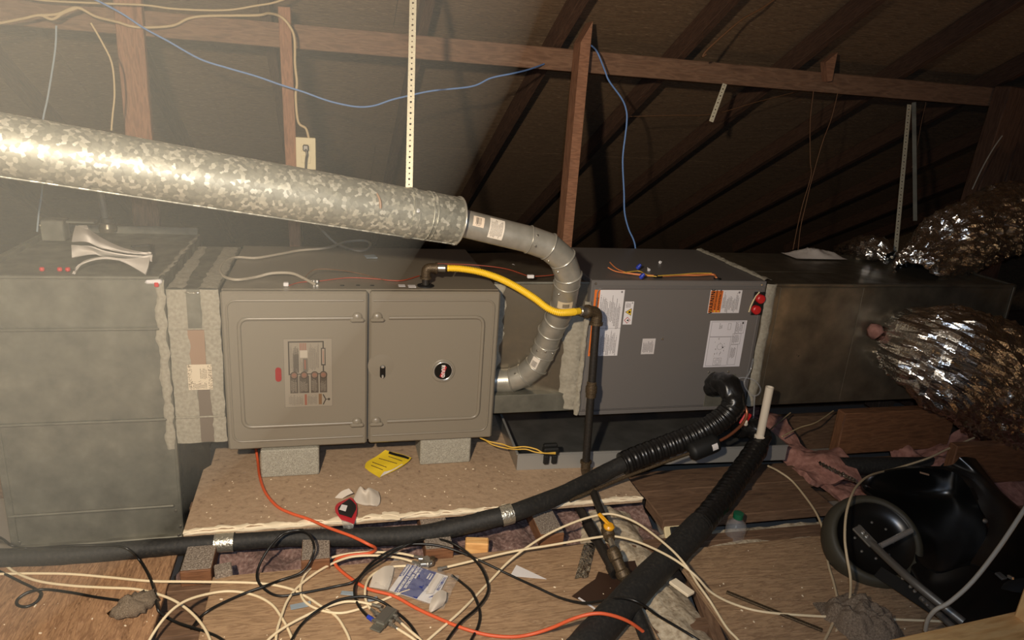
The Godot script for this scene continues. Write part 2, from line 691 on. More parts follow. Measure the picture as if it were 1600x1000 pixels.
	# --- painted steel
	M.paint = plain(rgb(129, 121, 107), 0.34, 0.0, 0.5)
	M.bare_strip = plain(rgb(112, 100, 88), 0.5, 0.0, 0.45)
	M.coil_paint = plain(rgb(108, 104, 101), 0.42, 0.0, 0.5)
	M.mastic = add_relief(textured(grain(noise(smooth_n, 0.03, 91, 4), [[0.0, rgb(134, 128, 113)], [0.5, rgb(154, 147, 131)], [1.0, rgb(170, 164, 148)]]), Vector3(4, 4, 4), 0.85), rough_n, 0.45)
	M.tan_tape = plain(rgb(150, 122, 100), 0.5)
	# --- masonry and paper
	M.concrete = add_relief(textured(grain(noise(FastNoiseLite.TYPE_VALUE, 0.25, 14, 2), [[0.0, rgb(112, 108, 98)], [0.5, rgb(160, 156, 142)], [1.0, rgb(202, 198, 184)]]), Vector3(5, 5, 5), 0.95), relief(noise(FastNoiseLite.TYPE_VALUE, 0.25, 14, 2), 5.0), 0.7)
	M.white_paper = plain(rgb(214, 206, 196), 0.85)
	M.paper = plain(rgb(196, 186, 172), 0.9)
	M.label_white = plain(rgb(222, 218, 216), 0.5)
	M.ink = plain(rgb(28, 26, 26), 0.6)
	M.grey_ink = plain(rgb(110, 106, 106), 0.6)
	M.orange_print = plain(rgb(226, 118, 48), 0.5)
	M.yellow_print = plain(rgb(226, 190, 60), 0.5)
	M.blue_print = plain(rgb(40, 56, 128), 0.45)
	M.white_print = plain(rgb(230, 226, 220), 0.5)
	M.red_print = plain(rgb(176, 40, 48), 0.45)
	M.pale_blue = plain(rgb(140, 152, 160), 0.6)
	M.yellow_paper = plain(rgb(226, 194, 44), 0.6)
	# --- plastic, rubber, cloth
	M.black_foam = add_relief(textured(grain(noise(smooth_n, 0.03, 51, 4), [[0.0, rgb(20, 20, 19)], [0.55, rgb(34, 33, 31)], [0.8, rgb(48, 45, 40)], [1.0, rgb(92, 82, 68)]]), Vector3(5, 5, 5), 0.7), rough_n, 0.5)
	M.black_tape = add_relief(plain(rgb(26, 25, 24), 0.32), rough_n, 0.4)
	M.black_tape.uv1_triplanar = true
	M.black_tape.uv1_world_triplanar = true
	M.black_tape.uv1_scale = Vector3(8, 8, 8)
	M.black_plastic = plain(rgb(16, 16, 15), 0.28)
	M.matte_black = plain(rgb(20, 20, 19), 0.6)
	M.tyre = plain(rgb(58, 54, 42), 0.6)
	M.cream_cable = plain(rgb(226, 208, 172), 0.5)
	M.beige_cable = plain(rgb(196, 172, 132), 0.6)
	M.grey_cable = plain(rgb(170, 160, 142), 0.6)
	M.dim_cable = plain(rgb(196, 176, 142), 0.6)
	M.black_cable = plain(rgb(20, 20, 19), 0.4)
	M.orange_cable = plain(rgb(210, 92, 54), 0.5)
	M.blue_cable = plain(rgb(104, 138, 190), 0.5)
	M.brown_cable = plain(rgb(110, 76, 48), 0.6)
	M.orange_wire = plain(rgb(214, 128, 76), 0.5)
	M.red_wire = plain(rgb(150, 66, 44), 0.5)
	M.yellow_wire = plain(rgb(214, 172, 70), 0.5)
	M.yellow_hose = plain(rgb(240, 196, 44), 0.45)
	M.yellow_valve = plain(rgb(222, 158, 28), 0.4)
	M.sight_red = plain(rgb(150, 22, 28), 0.25)
	M.red_plastic = plain(rgb(196, 30, 34), 0.4)
	M.blue_plastic = plain(rgb(44, 64, 168), 0.4)
	M.pvc = plain(rgb(224, 212, 192), 0.35)
	M.green_plastic = plain(rgb(20, 90, 62), 0.4)
	M.ivory_plastic = plain(rgb(214, 198, 156), 0.5)
	M.rag = add_relief(textured(dust_t, Vector3(6, 6, 6), 1.0, 0.0, true, rgb(225, 216, 204)), rough_n, 1.0)
	M.pink = add_relief(textured(grain(noise(smooth_n, 0.02, 81, 5), [[0.0, rgb(120, 80, 70)], [0.5, rgb(166, 118, 104)], [1.0, rgb(196, 148, 134)]]), Vector3(3, 3, 3), 1.0), rough_n, 1.0)
	M.dusty_pink = add_relief(textured(grain(noise(smooth_n, 0.03, 83, 5), [[0.0, rgb(78, 60, 54)], [0.5, rgb(126, 98, 90)], [0.75, rgb(150, 126, 116)], [1.0, rgb(186, 170, 160)]]), Vector3(4, 4, 4), 1.0), rough_n, 1.0)
	M.batt = add_relief(textured(grain(noise(smooth_n, 0.025, 82, 5), [[0.0, rgb(120, 104, 84)], [0.4, rgb(176, 160, 134)], [1.0, rgb(214, 202, 178)]]), Vector3(4, 4, 4), 1.0), rough_n, 1.0)
	M.stain = plain(rgb(58, 40, 30), 0.45)
	M.white_wool = plain(rgb(200, 190, 180), 1.0)
	M.drywall = plain(rgb(150, 140, 128), 0.95)
	M.clear = plain(Color(0.9, 0.92, 0.95, 0.10), 0.08)
	M.clear.transparency = BaseMaterial3D.TRANSPARENCY_ALPHA
	M.film = plain(Color(0.92, 0.92, 0.90, 0.12), 0.1)
	M.film.transparency = BaseMaterial3D.TRANSPARENCY_ALPHA
	M.bulb = plain(rgb(255, 236, 204), 0.5)
	M.bulb.emission_enabled = true
	M.bulb.emission = Color(1.0, 0.92, 0.81)
	M.bulb.emission_energy_multiplier = 6.0
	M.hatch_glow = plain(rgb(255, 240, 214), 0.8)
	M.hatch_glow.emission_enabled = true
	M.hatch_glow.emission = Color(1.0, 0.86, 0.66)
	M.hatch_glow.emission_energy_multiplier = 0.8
	M.led = plain(rgb(255, 255, 255), 0.5)
	M.led.emission_enabled = true
	M.led.emission = Color(0.72, 0.84, 1.0)
	M.led.emission_energy_multiplier = 6.0


# ------------------------------------------------------------------ the attic itself
const X0 := -3.2
const X1 := 5.6
const Z0 := -4.0
const Z1 := 3.4


func deck_at(x: float, s: float, drop := 0.0) -> Vector3:      # a point s metres down the slope from the purlin line, drop metres below the deck
	return Vector3(x, DECK_Y - 0.4472 * s - 0.8944 * drop, -0.75 - 0.8944 * s + 0.4472 * drop)


func build_shell() -> void:
	var c := structure("ceiling")
	var down := Vector3(0, -0.4472, -0.8944)
	var into := Vector3(0, -0.8944, 0.4472)
	var turn := Basis(Vector3.RIGHT, -into, Vector3.RIGHT.cross(-into))
	# roof sheathing: sheets of plywood laid across the rafters
	var s0 := -4.64
	var row := 0
	while s0 < 3.75:
		var s1 := s0 + 1.21
		var x := X0 - (1.1 if row % 2 else 0.0)
		while x < X1:
			var a := maxf(x, X0)
			var b := minf(x + 2.437, X1)
			if b - a > 0.05:
				part(c, "plywood_sheet", Shape.new().box(deck_at((a + b) / 2, (s0 + s1) / 2, -0.006), Vector3(b - a, 0.012, s1 - s0 - 0.003), 0.0, turn), M.deck)
			x += 2.44
		s0 = s1
		row += 1
	part(c, "roof_cover", Shape.new().box(deck_at((X0 + X1) / 2, -0.45, -0.03), Vector3(X1 - X0 + 0.1, 0.03, 8.6), 0.0, turn), M.rafter)
	for x in [-2.65, -2.1, -1.54, -0.98, -0.42, 0.10, 0.68, 1.23, 1.79, 2.35, 2.92, 3.48, 4.04, 4.6, 5.16]:
		part(c, "rafter", Shape.new().bar(deck_at(x, -4.6, 0.045), deck_at(x, 3.35, 0.045), 0.038, 0.085, Vector3.RIGHT, 0.002), M.rafter)
	# gable walls and the wall behind the viewer
	var l := structure("wall_left")
	part(l, "sheathing", Shape.new().slab(Vector3(X0 - 0.05, -0.25, Z0), Vector3(X0, 3.7, Z1)), M.deck)
	for z in [-2.4, -1.8, -1.2, -0.6, 0.0, 0.6, 1.2, 1.8, 2.4, 3.0]:
		part(l, "stud", Shape.new().slab(Vector3(X0, -0.2, z), Vector3(X0 + 0.089, 1.5 + 0.5 * (z + 0.75), z + 0.038)), M.rafter)
	var r := structure("wall_right")
	part(r, "sheathing", Shape.new().slab(Vector3(X1, -0.25, Z0), Vector3(X1 + 0.05, 3.7, Z1)), M.deck)
	for z in [-2.4, -1.8, -1.2, -0.6, 0.0, 0.6, 1.2, 1.8, 2.4, 3.0]:
		part(r, "stud", Shape.new().slab(Vector3(X1 - 0.089, -0.2, z), Vector3(X1, 1.5 + 0.5 * (z + 0.75), z + 0.038)), M.rafter)
	var f := structure("wall_front")
	part(f, "sheathing", Shape.new().slab(Vector3(X0, -0.25, Z1), Vector3(X1, 3.8, Z1 + 0.05)), M.deck)


func build_framing() -> void:
	single("purlin", Shape.new().slab(Vector3(X0 + 0.1, 1.366, -0.79), Vector3(X1 - 0.1, 1.452, -0.752), 0.003), M.purlin, "long horizontal reddish brown timber purlin under the sloping rafters", "beam")
	# posts that carry the purlin
	single("timber_post", Shape.new().slab(Vector3(-0.394, -0.07, -0.748), Vector3(-0.305, 1.555, -0.71), 0.003), M.post, "wide pale brown timber post rising behind the fat galvanized vent pipe", "post")
	single("timber_post", Shape.new().bar(Vector3(0.205, -0.07, -0.705), Vector3(0.171, 1.50, -0.705), 0.042, 0.086, Vector3.RIGHT, 0.002), M.post, "narrow reddish timber post with the ivory outlet box on its side", "post")
	var p := Shape.new().prism(PackedVector2Array([Vector2(-0.021, -0.07), Vector2(0.021, -0.07), Vector2(0.021, 1.555), Vector2(-0.021, 1.475)]), 0.086, Transform3D(Basis(), Vector3(1.312, 0, -0.748)))
	single("timber_post", p, M.post, "narrow orange brown timber post with a slanted top behind the flue elbow", "post")
	single("timber_post", Shape.new().bar(Vector3(3.40, -0.2, -0.70), Vector3(3.50, 1.455, -0.70), 0.14, 0.09, Vector3.RIGHT, 0.004), M.old_post, "dark heavy timber post beside the upper foil duct", "post")
	single("timber_post", Shape.new().slab(Vector3(3.60, -0.2, -0.745), Vector3(3.72, 1.50, -0.70), 0.004), M.old_post, "second dark timber post standing close against the heavy post at the foil duct", "post")
	# the sawn end of a brace on the purlin
	var b := Shape.new().prism(PackedVector2Array([Vector2(0, 0.02), Vector2(0.05, 0.065), Vector2(0.05, -0.055), Vector2(0.028, -0.06)]), 0.04, Transform3D(Basis(), Vector3(2.4511, 1.4706, -0.75)))
	single("brace_end", b, M.post, "small pale sawn wedge of timber on the face of the purlin", "wood block")


func ply_sheet(of: Node3D, lo: Vector2, hi: Vector2, top: float, mat: Material, grain_axis := 0, thick := 0.015) -> void:
	var size := Vector3(hi.x - lo.x, thick, hi.y - lo.y)
	part(of, "plywood_sheet", Shape.new().box(Vector3((lo.x + hi.x) / 2, top - thick / 2, (lo.y + hi.y) / 2), size, 0.002, Basis(), grain_axis), mat)


func build_floor() -> void:
	var f := structure("floor")
	part(f, "drywall", Shape.new().slab(Vector3(X0, -0.262, Z0), Vector3(X1, -0.245, Z1)), M.drywall)
	# joists along x, two by sixes; the return box drops between two of them
	for z in [2.0, 2.4]:
		part(f, "joist", Shape.new().slab(Vector3(X0, -0.245, z - 0.019), Vector3(2.6, -0.0705, z + 0.019), 0.002), M.joist)
		part(f, "joist", Shape.new().slab(Vector3(3.56, -0.245, z - 0.019), Vector3(X1, -0.0705, z + 0.019), 0.002), M.joist)
	for z in [-3.2, -2.8, -2.4, -2.0, -1.6, -1.2, -0.85, 0.44, 0.80, 1.2, 1.6, 2.8, 3.2]:
		part(f, "joist", Shape.new().slab(Vector3(X0, -0.245, z - 0.019), Vector3(X1, -0.0705, z + 0.019), 0.002), M.joist)
	for z in [-0.4, 0.03]:
		part(f, "joist", Shape.new().slab(Vector3(-0.12, -0.245, z - 0.019), Vector3(X1, -0.0705, z + 0.019), 0.002), M.joist)
		part(f, "joist", Shape.new().slab(Vector3(X0, -0.245, z - 0.019), Vector3(-0.75, -0.0705, z + 0.019), 0.002), M.joist)
	# loose sheets of plywood
	ply_sheet(f, Vector2(X0, 0.27), Vector2(-0.106, 1.55), FLOOR_Y, M.left_ply, 2)
	ply_sheet(f, Vector2(0.005, 0.432), Vector2(1.14, 1.65), FLOOR_Y, M.floor_ply)
	ply_sheet(f, Vector2(1.335, 0.505), Vector2(3.6, 1.72), FLOOR_Y, M.floor_ply)
	ply_sheet(f, Vector2(X0, 1.56), Vector2(0.0, Z1), FLOOR_Y, M.left_ply)
	ply_sheet(f, Vector2(0.005, 1.74), Vector2(2.4, Z1), FLOOR_Y, M.floor_ply)
	ply_sheet(f, Vector2(2.41, 1.74), Vector2(2.62, Z1), FLOOR_Y, M.floor_ply)
	ply_sheet(f, Vector2(3.54, 1.74), Vector2(X1, Z1), FLOOR_Y, M.floor_ply)
	ply_sheet(f, Vector2(2.63, 2.46), Vector2(3.53, Z1), FLOOR_Y, M.floor_ply)
	# the open hatch, lit from the room below
	for q in [[Vector3(2.60, -0.245, 1.74), Vector3(2.62, -0.02, 2.46)], [Vector3(3.54, -0.245, 1.74), Vector3(3.56, -0.02, 2.46)], [Vector3(2.62, -0.245, 1.72), Vector3(3.54, -0.02, 1.74)], [Vector3(2.62, -0.245, 2.46), Vector3(3.54, -0.02, 2.48)]]:
		part(f, "hatch_curb", Shape.new().slab(q[0], q[1], 0.002), M.fresh_wood)
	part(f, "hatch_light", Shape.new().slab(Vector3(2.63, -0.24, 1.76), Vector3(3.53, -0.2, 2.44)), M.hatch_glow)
	# wider planks lying beyond the end of the platform
	part(f, "plank", Shape.new().slab(Vector3(1.37, -0.07, 0.245), Vector3(2.02, -0.032, 0.385), 0.003), M.joist)
	part(f, "plank", Shape.new().slab(Vector3(1.36, -0.07, 0.09), Vector3(2.15, -0.036, 0.20), 0.003), M.joist)
	part(f, "plank", Shape.new().bar(Vector3(1.42, -0.085, 0.40), Vector3(1.30, -0.085, 0.90), 0.035, 0.03, Vector3.RIGHT, 0.003), M.joist)
	# lower timbers seen in the gap between the sheets
	part(f, "joist", Shape.new().slab(Vector3(-0.20, -0.16, 0.50), Vector3(0.20, -0.10, 0.60), 0.003), M.joist)
	part(f, "joist", Shape.new().slab(Vector3(-0.20, -0.21, 0.66), Vector3(0.20, -0.15, 0.74), 0.003), M.joist)


func build_haze() -> void:
	# dusty haze volume, added and shaped to imitate lens glare at the left
	var m := FogMaterial.new()
	m.density = 0.066
	m.albedo = Color(0.95, 0.94, 0.88)
	for size in [Vector3(3.4, 3.0, 3.2)]:
		var fog := FogVolume.new()
		fog.name = numbered("glare_haze")
		fog.shape = RenderingServer.FOG_VOLUME_SHAPE_ELLIPSOID
		fog.size = size
		fog.position = Vector3(-1.02, 1.75, 0.95)
		fog.material = m
		fog.set_meta("kind", "stuff")
		fog.set_meta("label", "thin dusty haze added at the return box, standing in for lens glare")
		add_child(fog)


func build_lamps() -> void:
	# a caged work lamp hung from a rafter beside the viewer
	var at := Vector3(-0.04, 1.50, 2.16)
	var t := thing("work_lamp", at + Vector3(0, 0, 0), "warm work lamp with a reflector hanging from a rafter on its cord", "lamp")
	part(t, "bulb", Shape.new().lathe([[0.0, -0.05], [0.022, -0.044], [0.034, -0.022], [0.035, 0.0], [0.028, 0.025], [0.016, 0.045], [0.014, 0.06]], Transform3D(Basis(), at), 16, true), M.bulb)
	part(t, "socket", Shape.new().lathe([[0.0, 0.125], [0.012, 0.12], [0.02, 0.11], [0.022, 0.065], [0.0, 0.06]], Transform3D(Basis(), at), 16), M.matte_black)
	var aim := (Vector3(0.15, 0.62, 0.0) - at).normalized()
	part(t, "reflector", Shape.new().lathe([[0.024, -0.05], [0.06, -0.035], [0.08, 0.0], [0.083, 0.0], [0.063, -0.038], [0.024, -0.054]], facing(at - aim * 0.02, aim), 28, true), M.galv)
	part(t, "cord", Shape.new().tube([at + Vector3(0, 0.12, 0), at + Vector3(0, 0.8, 0), at + Vector3(0.0, 1.42, -0.02)], 0.004, 6), M.black_cable)
	# the phone that takes the picture, its little light beside the lens
	var q := Vector3(0.36, 1.285, 2.19)
	var back := Basis.from_euler(Vector3(deg_to_rad(-17.39), deg_to_rad(-15.0), deg_to_rad(4.11)))
	var h := thing("phone", Vector3(0.33, 1.2, 2.23), "black phone held up at the viewing spot", "phone")
	part(h, "body", Shape.new().box(Vector3(0.35, 1.25, 2.235), Vector3(0.15, 0.075, 0.008), 0.003, back), M.matte_black)
	part(h, "led", Shape.new().lathe([[0.0, -0.004], [0.006, -0.003], [0.006, 0.006], [0.0, 0.007]], Transform3D(back * Basis(Vector3.RIGHT, -PI / 2), q), 10), M.led)


# ------------------------------------------------------------------ printed matter
func picture(w: int, h: int, bg: Color) -> Image:
	var im := Image.create(w, h, false, Image.FORMAT_RGBA8)
	im.fill(bg)
	return im


func disc(im: Image, cx: int, cy: int, r: int, c: Color, hole := 0) -> void:
	for y in range(maxi(cy - r, 0), mini(cy + r + 1, im.get_height())):
		for x in range(maxi(cx - r, 0), mini(cx + r + 1, im.get_width())):
			var d := (x - cx) * (x - cx) + (y - cy) * (y - cy)
			if d <= r * r and d >= hole * hole:
				im.set_pixel(x, y, c)


func frame(im: Image, x: int, y: int, w: int, h: int, t: int, c: Color) -> void:
	im.fill_rect(Rect2i(x, y, w, t), c)
	im.fill_rect(Rect2i(x, y + h - t, w, t), c)
	im.fill_rect(Rect2i(x, y, t, h), c)
	im.fill_rect(Rect2i(x + w - t, y, t, h), c)


# small print too fine to read: broken lines, upright when the text stands on its side
func fine_print(im: Image, x: int, y: int, w: int, h: int, step: int, c: Color, upright: bool, rng: RandomNumberGenerator) -> void:
	var across := w if upright else h
	var along := h if upright else w
	var a := 0
	while a + step / 2 <= across:
		var b := rng.randi_range(0, along / 6)
		var stop := along - rng.randi_range(0, along / 3)
		while b < stop:
			var l := rng.randi_range(3, 12)
			if upright:
				im.fill_rect(Rect2i(x + a, y + along - b - l, maxi(step / 2, 1), mini(l, stop - b)), c)
			else:
				im.fill_rect(Rect2i(x + b, y + a, mini(l, stop - b), maxi(step / 2, 1)), c)
			b += l + 2
		a += step


func printed(im: Image, rough := 0.5) -> StandardMaterial3D:
	var m := plain(Color.WHITE, rough)
	m.albedo_texture = ImageTexture.create_from_image(im)
	m.texture_repeat = false
	return m


func bars(im: Image, x: int, y: int, w: int, h: int, upright: bool, rng: RandomNumberGenerator) -> void:
	var a := 0
	var len := w if not upright else h
	while a < len:
		var t := rng.randi_range(1, 4)
		if upright:
			im.fill_rect(Rect2i(x, y + a, w, mini(t, len - a)), Color(0.12, 0.11, 0.11))
		else:
			im.fill_rect(Rect2i(x + a, y, mini(t, len - a), h), Color(0.12, 0.11, 0.11))
		a += t + rng.randi_range(2, 4)


# a flat sticker: corners top left, top right, bottom right, bottom left
func sticker(of: Node3D, called: String, x0: float, x1: float, y0: float, y1: float, z: float, mat: Material, label := "", thick := 0.0008) -> MeshInstance3D:
	var zz := z + thick
	return part(of, called, Shape.new().sheet([[Vector3(x0, y1, zz), Vector3(x1, y1, zz)], [Vector3(x0, y0, zz), Vector3(x1, y0, zz)]], thick, Vector3.BACK), mat, label)


# a smear of sealant from a to b, lying on a surface that faces out; ragged on both sides
func smear(of: Node3D, a: Vector3, b: Vector3, side: Vector3, w0: float, w1: float, out: Vector3, thick: float, rag: float, seed_: int, mat: Material = null, called := "sealant") -> void:
	var f := noise(FastNoiseLite.TYPE_SIMPLEX_SMOOTH, 14.0, seed_, 3)
	var len := (b - a).length()
	var rows := []
	var count := maxi(int(len / 0.010), 6)
	for k in count + 1:
		var t := float(k) / count
		var p := a.lerp(b, t)
		var lo := f.get_noise_2d(t * len, 3.0) * rag
		var hi := lerpf(w0, w1, t) + f.get_noise_2d(t * len, 9.0) * rag
		var line := []
		for j in 7:
			var q := j / 6.0
			var lift := thick * (1.0 - pow(absf(2.0 * q - 1.0), 4.0)) * (0.75 + 0.5 * f.get_noise_3d(t * len * 2.0, q * 0.1, 5.0))
			line.append(p + side * lerpf(lo, hi, q) + out * maxf(lift, 0.0))
		rows.append(line)
	part(of, called, Shape.new().sheet(rows, 0.0, out), mat if mat else M.mastic)


# ------------------------------------------------------------------ return air box and the neck to the furnace
func build_return_box() -> void:
	var t := thing("return_air_box", Vector3(-0.40, -0.20, -0.33), "tall dull galvanized sheet metal return box with crumpled papers on its top", "duct")
	part(t, "body", Shape.new().slab(Vector3(-0.642, -0.198, -0.66), Vector3(-0.151, 0.674, 0.004), 0.003), M.galv)
	part(t, "panel", Shape.new().slab(Vector3(-0.635, -0.078, 0.004), Vector3(-0.158, 0.218, 0.006), 0.001), M.galv)
	part(t, "panel", Shape.new().slab(Vector3(-0.635, 0.228, 0.004), Vector3(-0.158, 0.515, 0.0065), 0.001), M.galv)
	part(t, "panel", Shape.new().slab(Vector3(-0.635, 0.527, 0.004), Vector3(-0.158, 0.668, 0.006), 0.001), M.galv)
	for y in [0.5205, 0.2235, -0.083]:
		part(t, "seam_rib", Shape.new().slab(Vector3(-0.642, y - 0.004, 0.003), Vector3(-0.172, y + 0.004, 0.014), 0.0025), M.galv)
	part(t, "corner_flange", Shape.new().slab(Vector3(-0.645, -0.198, 0.003), Vector3(-0.625, 0.674, 0.012), 0.002), M.galv)
	part(t, "bottom_flange", Shape.new().slab(Vector3(-0.642, -0.206, 0.0), Vector3(-0.151, -0.19, 0.022), 0.003), M.galv)
	part(t, "top_flange", Shape.new().slab(Vector3(-0.642, 0.672, -0.008), Vector3(-0.16, 0.681, 0.010), 0.002), M.galv)
	part(t, "top_flange", Shape.new().slab(Vector3(-0.648, 0.672, -0.66), Vector3(-0.63, 0.69, -0.01), 0.002), M.galv)
	part(t, "top_flange", Shape.new().slab(Vector3(-0.63, 0.672, -0.665), Vector3(-0.16, 0.70, -0.65), 0.002), M.galv)
	for p in [Vector3(-0.622, -0.175, 0.012), Vector3(-0.160, -0.165, 0.005), Vector3(-0.17, -0.105, 0.005), Vector3(-0.163, -0.187, 0.02)]:
		screw(t, p, Vector3.BACK, 0.005)
	smear(t, Vector3(-0.178, 0.67, 0.0068), Vector3(-0.182, 0.12, 0.0068), Vector3.RIGHT, 0.026, 0.03, Vector3.BACK, 0.006, 0.012, 4)
	smear(t, Vector3(-0.164, 0.676, -0.02), Vector3(-0.164, 0.676, -0.64), Vector3.RIGHT, 0.012, 0.012, Vector3.UP, 0.004, 0.010, 5)
	part(t, "dried_sealant", Shape.new().box(Vector3(-0.176, 0.666, 0.012), Vector3(0.045, 0.014, 0.012), 0.004).ruffle(noise(3, 60.0, 4, 2), 0.012), M.label_white)
	part(t, "red_mark", Shape.new().box(Vector3(-0.168, 0.658, 0.016), Vector3(0.012, 0.014, 0.006), 0.002), M.red_plastic, "red blob of dried sealant")

	var n := thing("duct_neck", Vector3(-0.075, 0.125, -0.3), "short duct neck smeared with grey sealant between return box and furnace", "duct")
	part(n, "body", Shape.new().slab(Vector3(-0.1505, 0.132, -0.60), Vector3(-0.003, 0.640, -0.002), 0.002), M.galv)
	smear(n, Vector3(-0.149, 0.639, -0.002), Vector3(-0.149, 0.134, -0.002), Vector3.RIGHT, 0.056, 0.074, Vector3.BACK, 0.005, 0.005, 7)
	smear(n, Vector3(-0.056, 0.639, -0.002), Vector3(-0.044, 0.134, -0.002), Vector3.RIGHT, 0.052, 0.041, Vector3.BACK, 0.005, 0.005, 8)
	smear(n, Vector3(-0.149, 0.641, -0.002), Vector3(-0.149, 0.641, -0.58), Vector3.RIGHT, 0.05, 0.03, Vector3.UP, 0.004, 0.010, 9)
	smear(n, Vector3(-0.06, 0.641, -0.002), Vector3(-0.06, 0.641, -0.58), Vector3.RIGHT, 0.055, 0.05, Vector3.UP, 0.004, 0.010, 10)
	part(n, "tape", Shape.new().slab(Vector3(-0.098, 0.40, -0.002), Vector3(-0.05, 0.512, 0.0005), 0.0002), M.tan_tape, "tan strip of bare tape")
	part(n, "tape", Shape.new().slab(Vector3(-0.079, 0.136, -0.002), Vector3(-0.038, 0.392, 0.0003), 0.0002), M.bare_strip, "grey brown strip of bare metal")
	part(n, "tape", Shape.new().slab(Vector3(-0.094, 0.516, -0.002), Vector3(-0.056, 0.632, 0.0003), 0.0002), M.galv)
	part(n, "foil_strip", Shape.new().slab(Vector3(-0.096, 0.6275, 0.0), Vector3(-0.055, 0.6335, 0.0035), 0.001), M.foil_tape, "bright edge of foil tape")
	part(n, "seam_rib", Shape.new().slab(Vector3(-0.148, 0.2225, 0.0), Vector3(-0.004, 0.2275, 0.0055), 0.001), M.mastic)
	part(n, "seam_rib", Shape.new().slab(Vector3(-0.148, 0.514, 0.0), Vector3(-0.004, 0.518, 0.0045), 0.001), M.mastic)
	var rng := RandomNumberGenerator.new()
	rng.seed = 5
	var im := picture(120, 160, rgb(214, 200, 176))
	for k in 260:
		var e := rng.randi_range(0, 1)
		im.fill_rect(Rect2i(rng.randi_range(0, 18) if e == 0 else rng.randi_range(98, 116), rng.randi_range(0, 155), rng.randi_range(2, 6), rng.randi_range(1, 3)), rgb(120, 106, 88))
	fine_print(im, 62, 20, 34, 80, 7, rgb(120, 108, 92), true, rng)
	fine_print(im, 24, 110, 70, 46, 7, rgb(110, 98, 84), true, rng)
	sticker(n, "metal_tag", -0.104, -0.034, 0.318, 0.402, 0.0045, printed(im, 0.35), "small bright tag smeared round with sealant")

	# torn black lining hanging under the neck
	var rows := []
	var f := noise(3, 9.0, 44, 3)
	for i in 12:
		var line := []
		for j in 8:
			var p := Vector3(-0.148 + j * 0.011, 0.128 - i * 0.026, -0.02 - j * 0.01)
			line.append(p + Vector3(f.get_noise_2d(i, j) * 0.01, 0, f.get_noise_2d(i * 3.1, j * 2.3 + 9) * 0.03))
		rows.append(line)
	single("torn_lining", Shape.new().sheet(rows, 0.002, Vector3.BACK), M.black_tape, "torn crumpled black lining hanging beside the return box under the neck", "lining")


# ------------------------------------------------------------------ furnace
func bead(of: Node3D, pts: Array, r: float) -> void:
	part(of, "pressed_bead", Shape.new().tube(rounded(pts, 0.03, 6), r, 8), M.paint)


func furnace_door(f: Node3D, x0: float, x1: float, left: bool) -> MeshInstance3D:
	var d := part(f, "door", Shape.new().slab(Vector3(x0, 0.1, -0.03), Vector3(x1, 0.633, 0.0), 0.006), M.paint)
	var z := 0.0005
	if left:
		bead(d, [Vector3(0.395, 0.547, z), Vector3(0.05, 0.547, z), Vector3(0.05, 0.181, z), Vector3(0.395, 0.181, z)], 0.0065)
		bead(d, [Vector3(0.425, 0.605, z), Vector3(0.017, 0.605, z), Vector3(0.017, 0.13, z), Vector3(0.425, 0.13, z)], 0.0035)
	else:
		bead(d, [Vector3(0.505, 0.547, z), Vector3(0.816, 0.547, z), Vector3(0.816, 0.181, z), Vector3(0.505, 0.181, z)], 0.0065)
		bead(d, [Vector3(0.455, 0.605, z), Vector3(0.85, 0.605, z), Vector3(0.85, 0.13, z), Vector3(0.455, 0.13, z)], 0.0035)
	for y in [0.546, 0.179]:
		var c := Vector3(0.405 if left else 0.468, y, 0.0)
		var s := Shape.new()
		s.box(c + Vector3(0, -0.005, 0.006), Vector3(0.046, 0.013, 0.014), 0.005)
		s.lathe([[0.0165, 0.0], [0.0155, 0.005], [0.010, 0.009], [0.0, 0.0105]], Transform3D(Basis(Vector3.RIGHT, PI / 2), c + Vector3(0, 0.004, 0.0)), 16, true)
		part(d, "latch", s, M.paint)
	return d


func pill(c: Vector3, w: float, h: float, depth: float) -> Shape:
	var o := PackedVector2Array()
	var r := w / 2
	for k in 9:
		var a := PI * k / 8
		o.append(Vector2(cos(a) * r, h / 2 - r + sin(a) * r))
	for k in 9:
		var a := PI + PI * k / 8
		o.append(Vector2(cos(a) * r, -h / 2 + r + sin(a) * r))
	return Shape.new().prism(o, depth, Transform3D(Basis(), c))


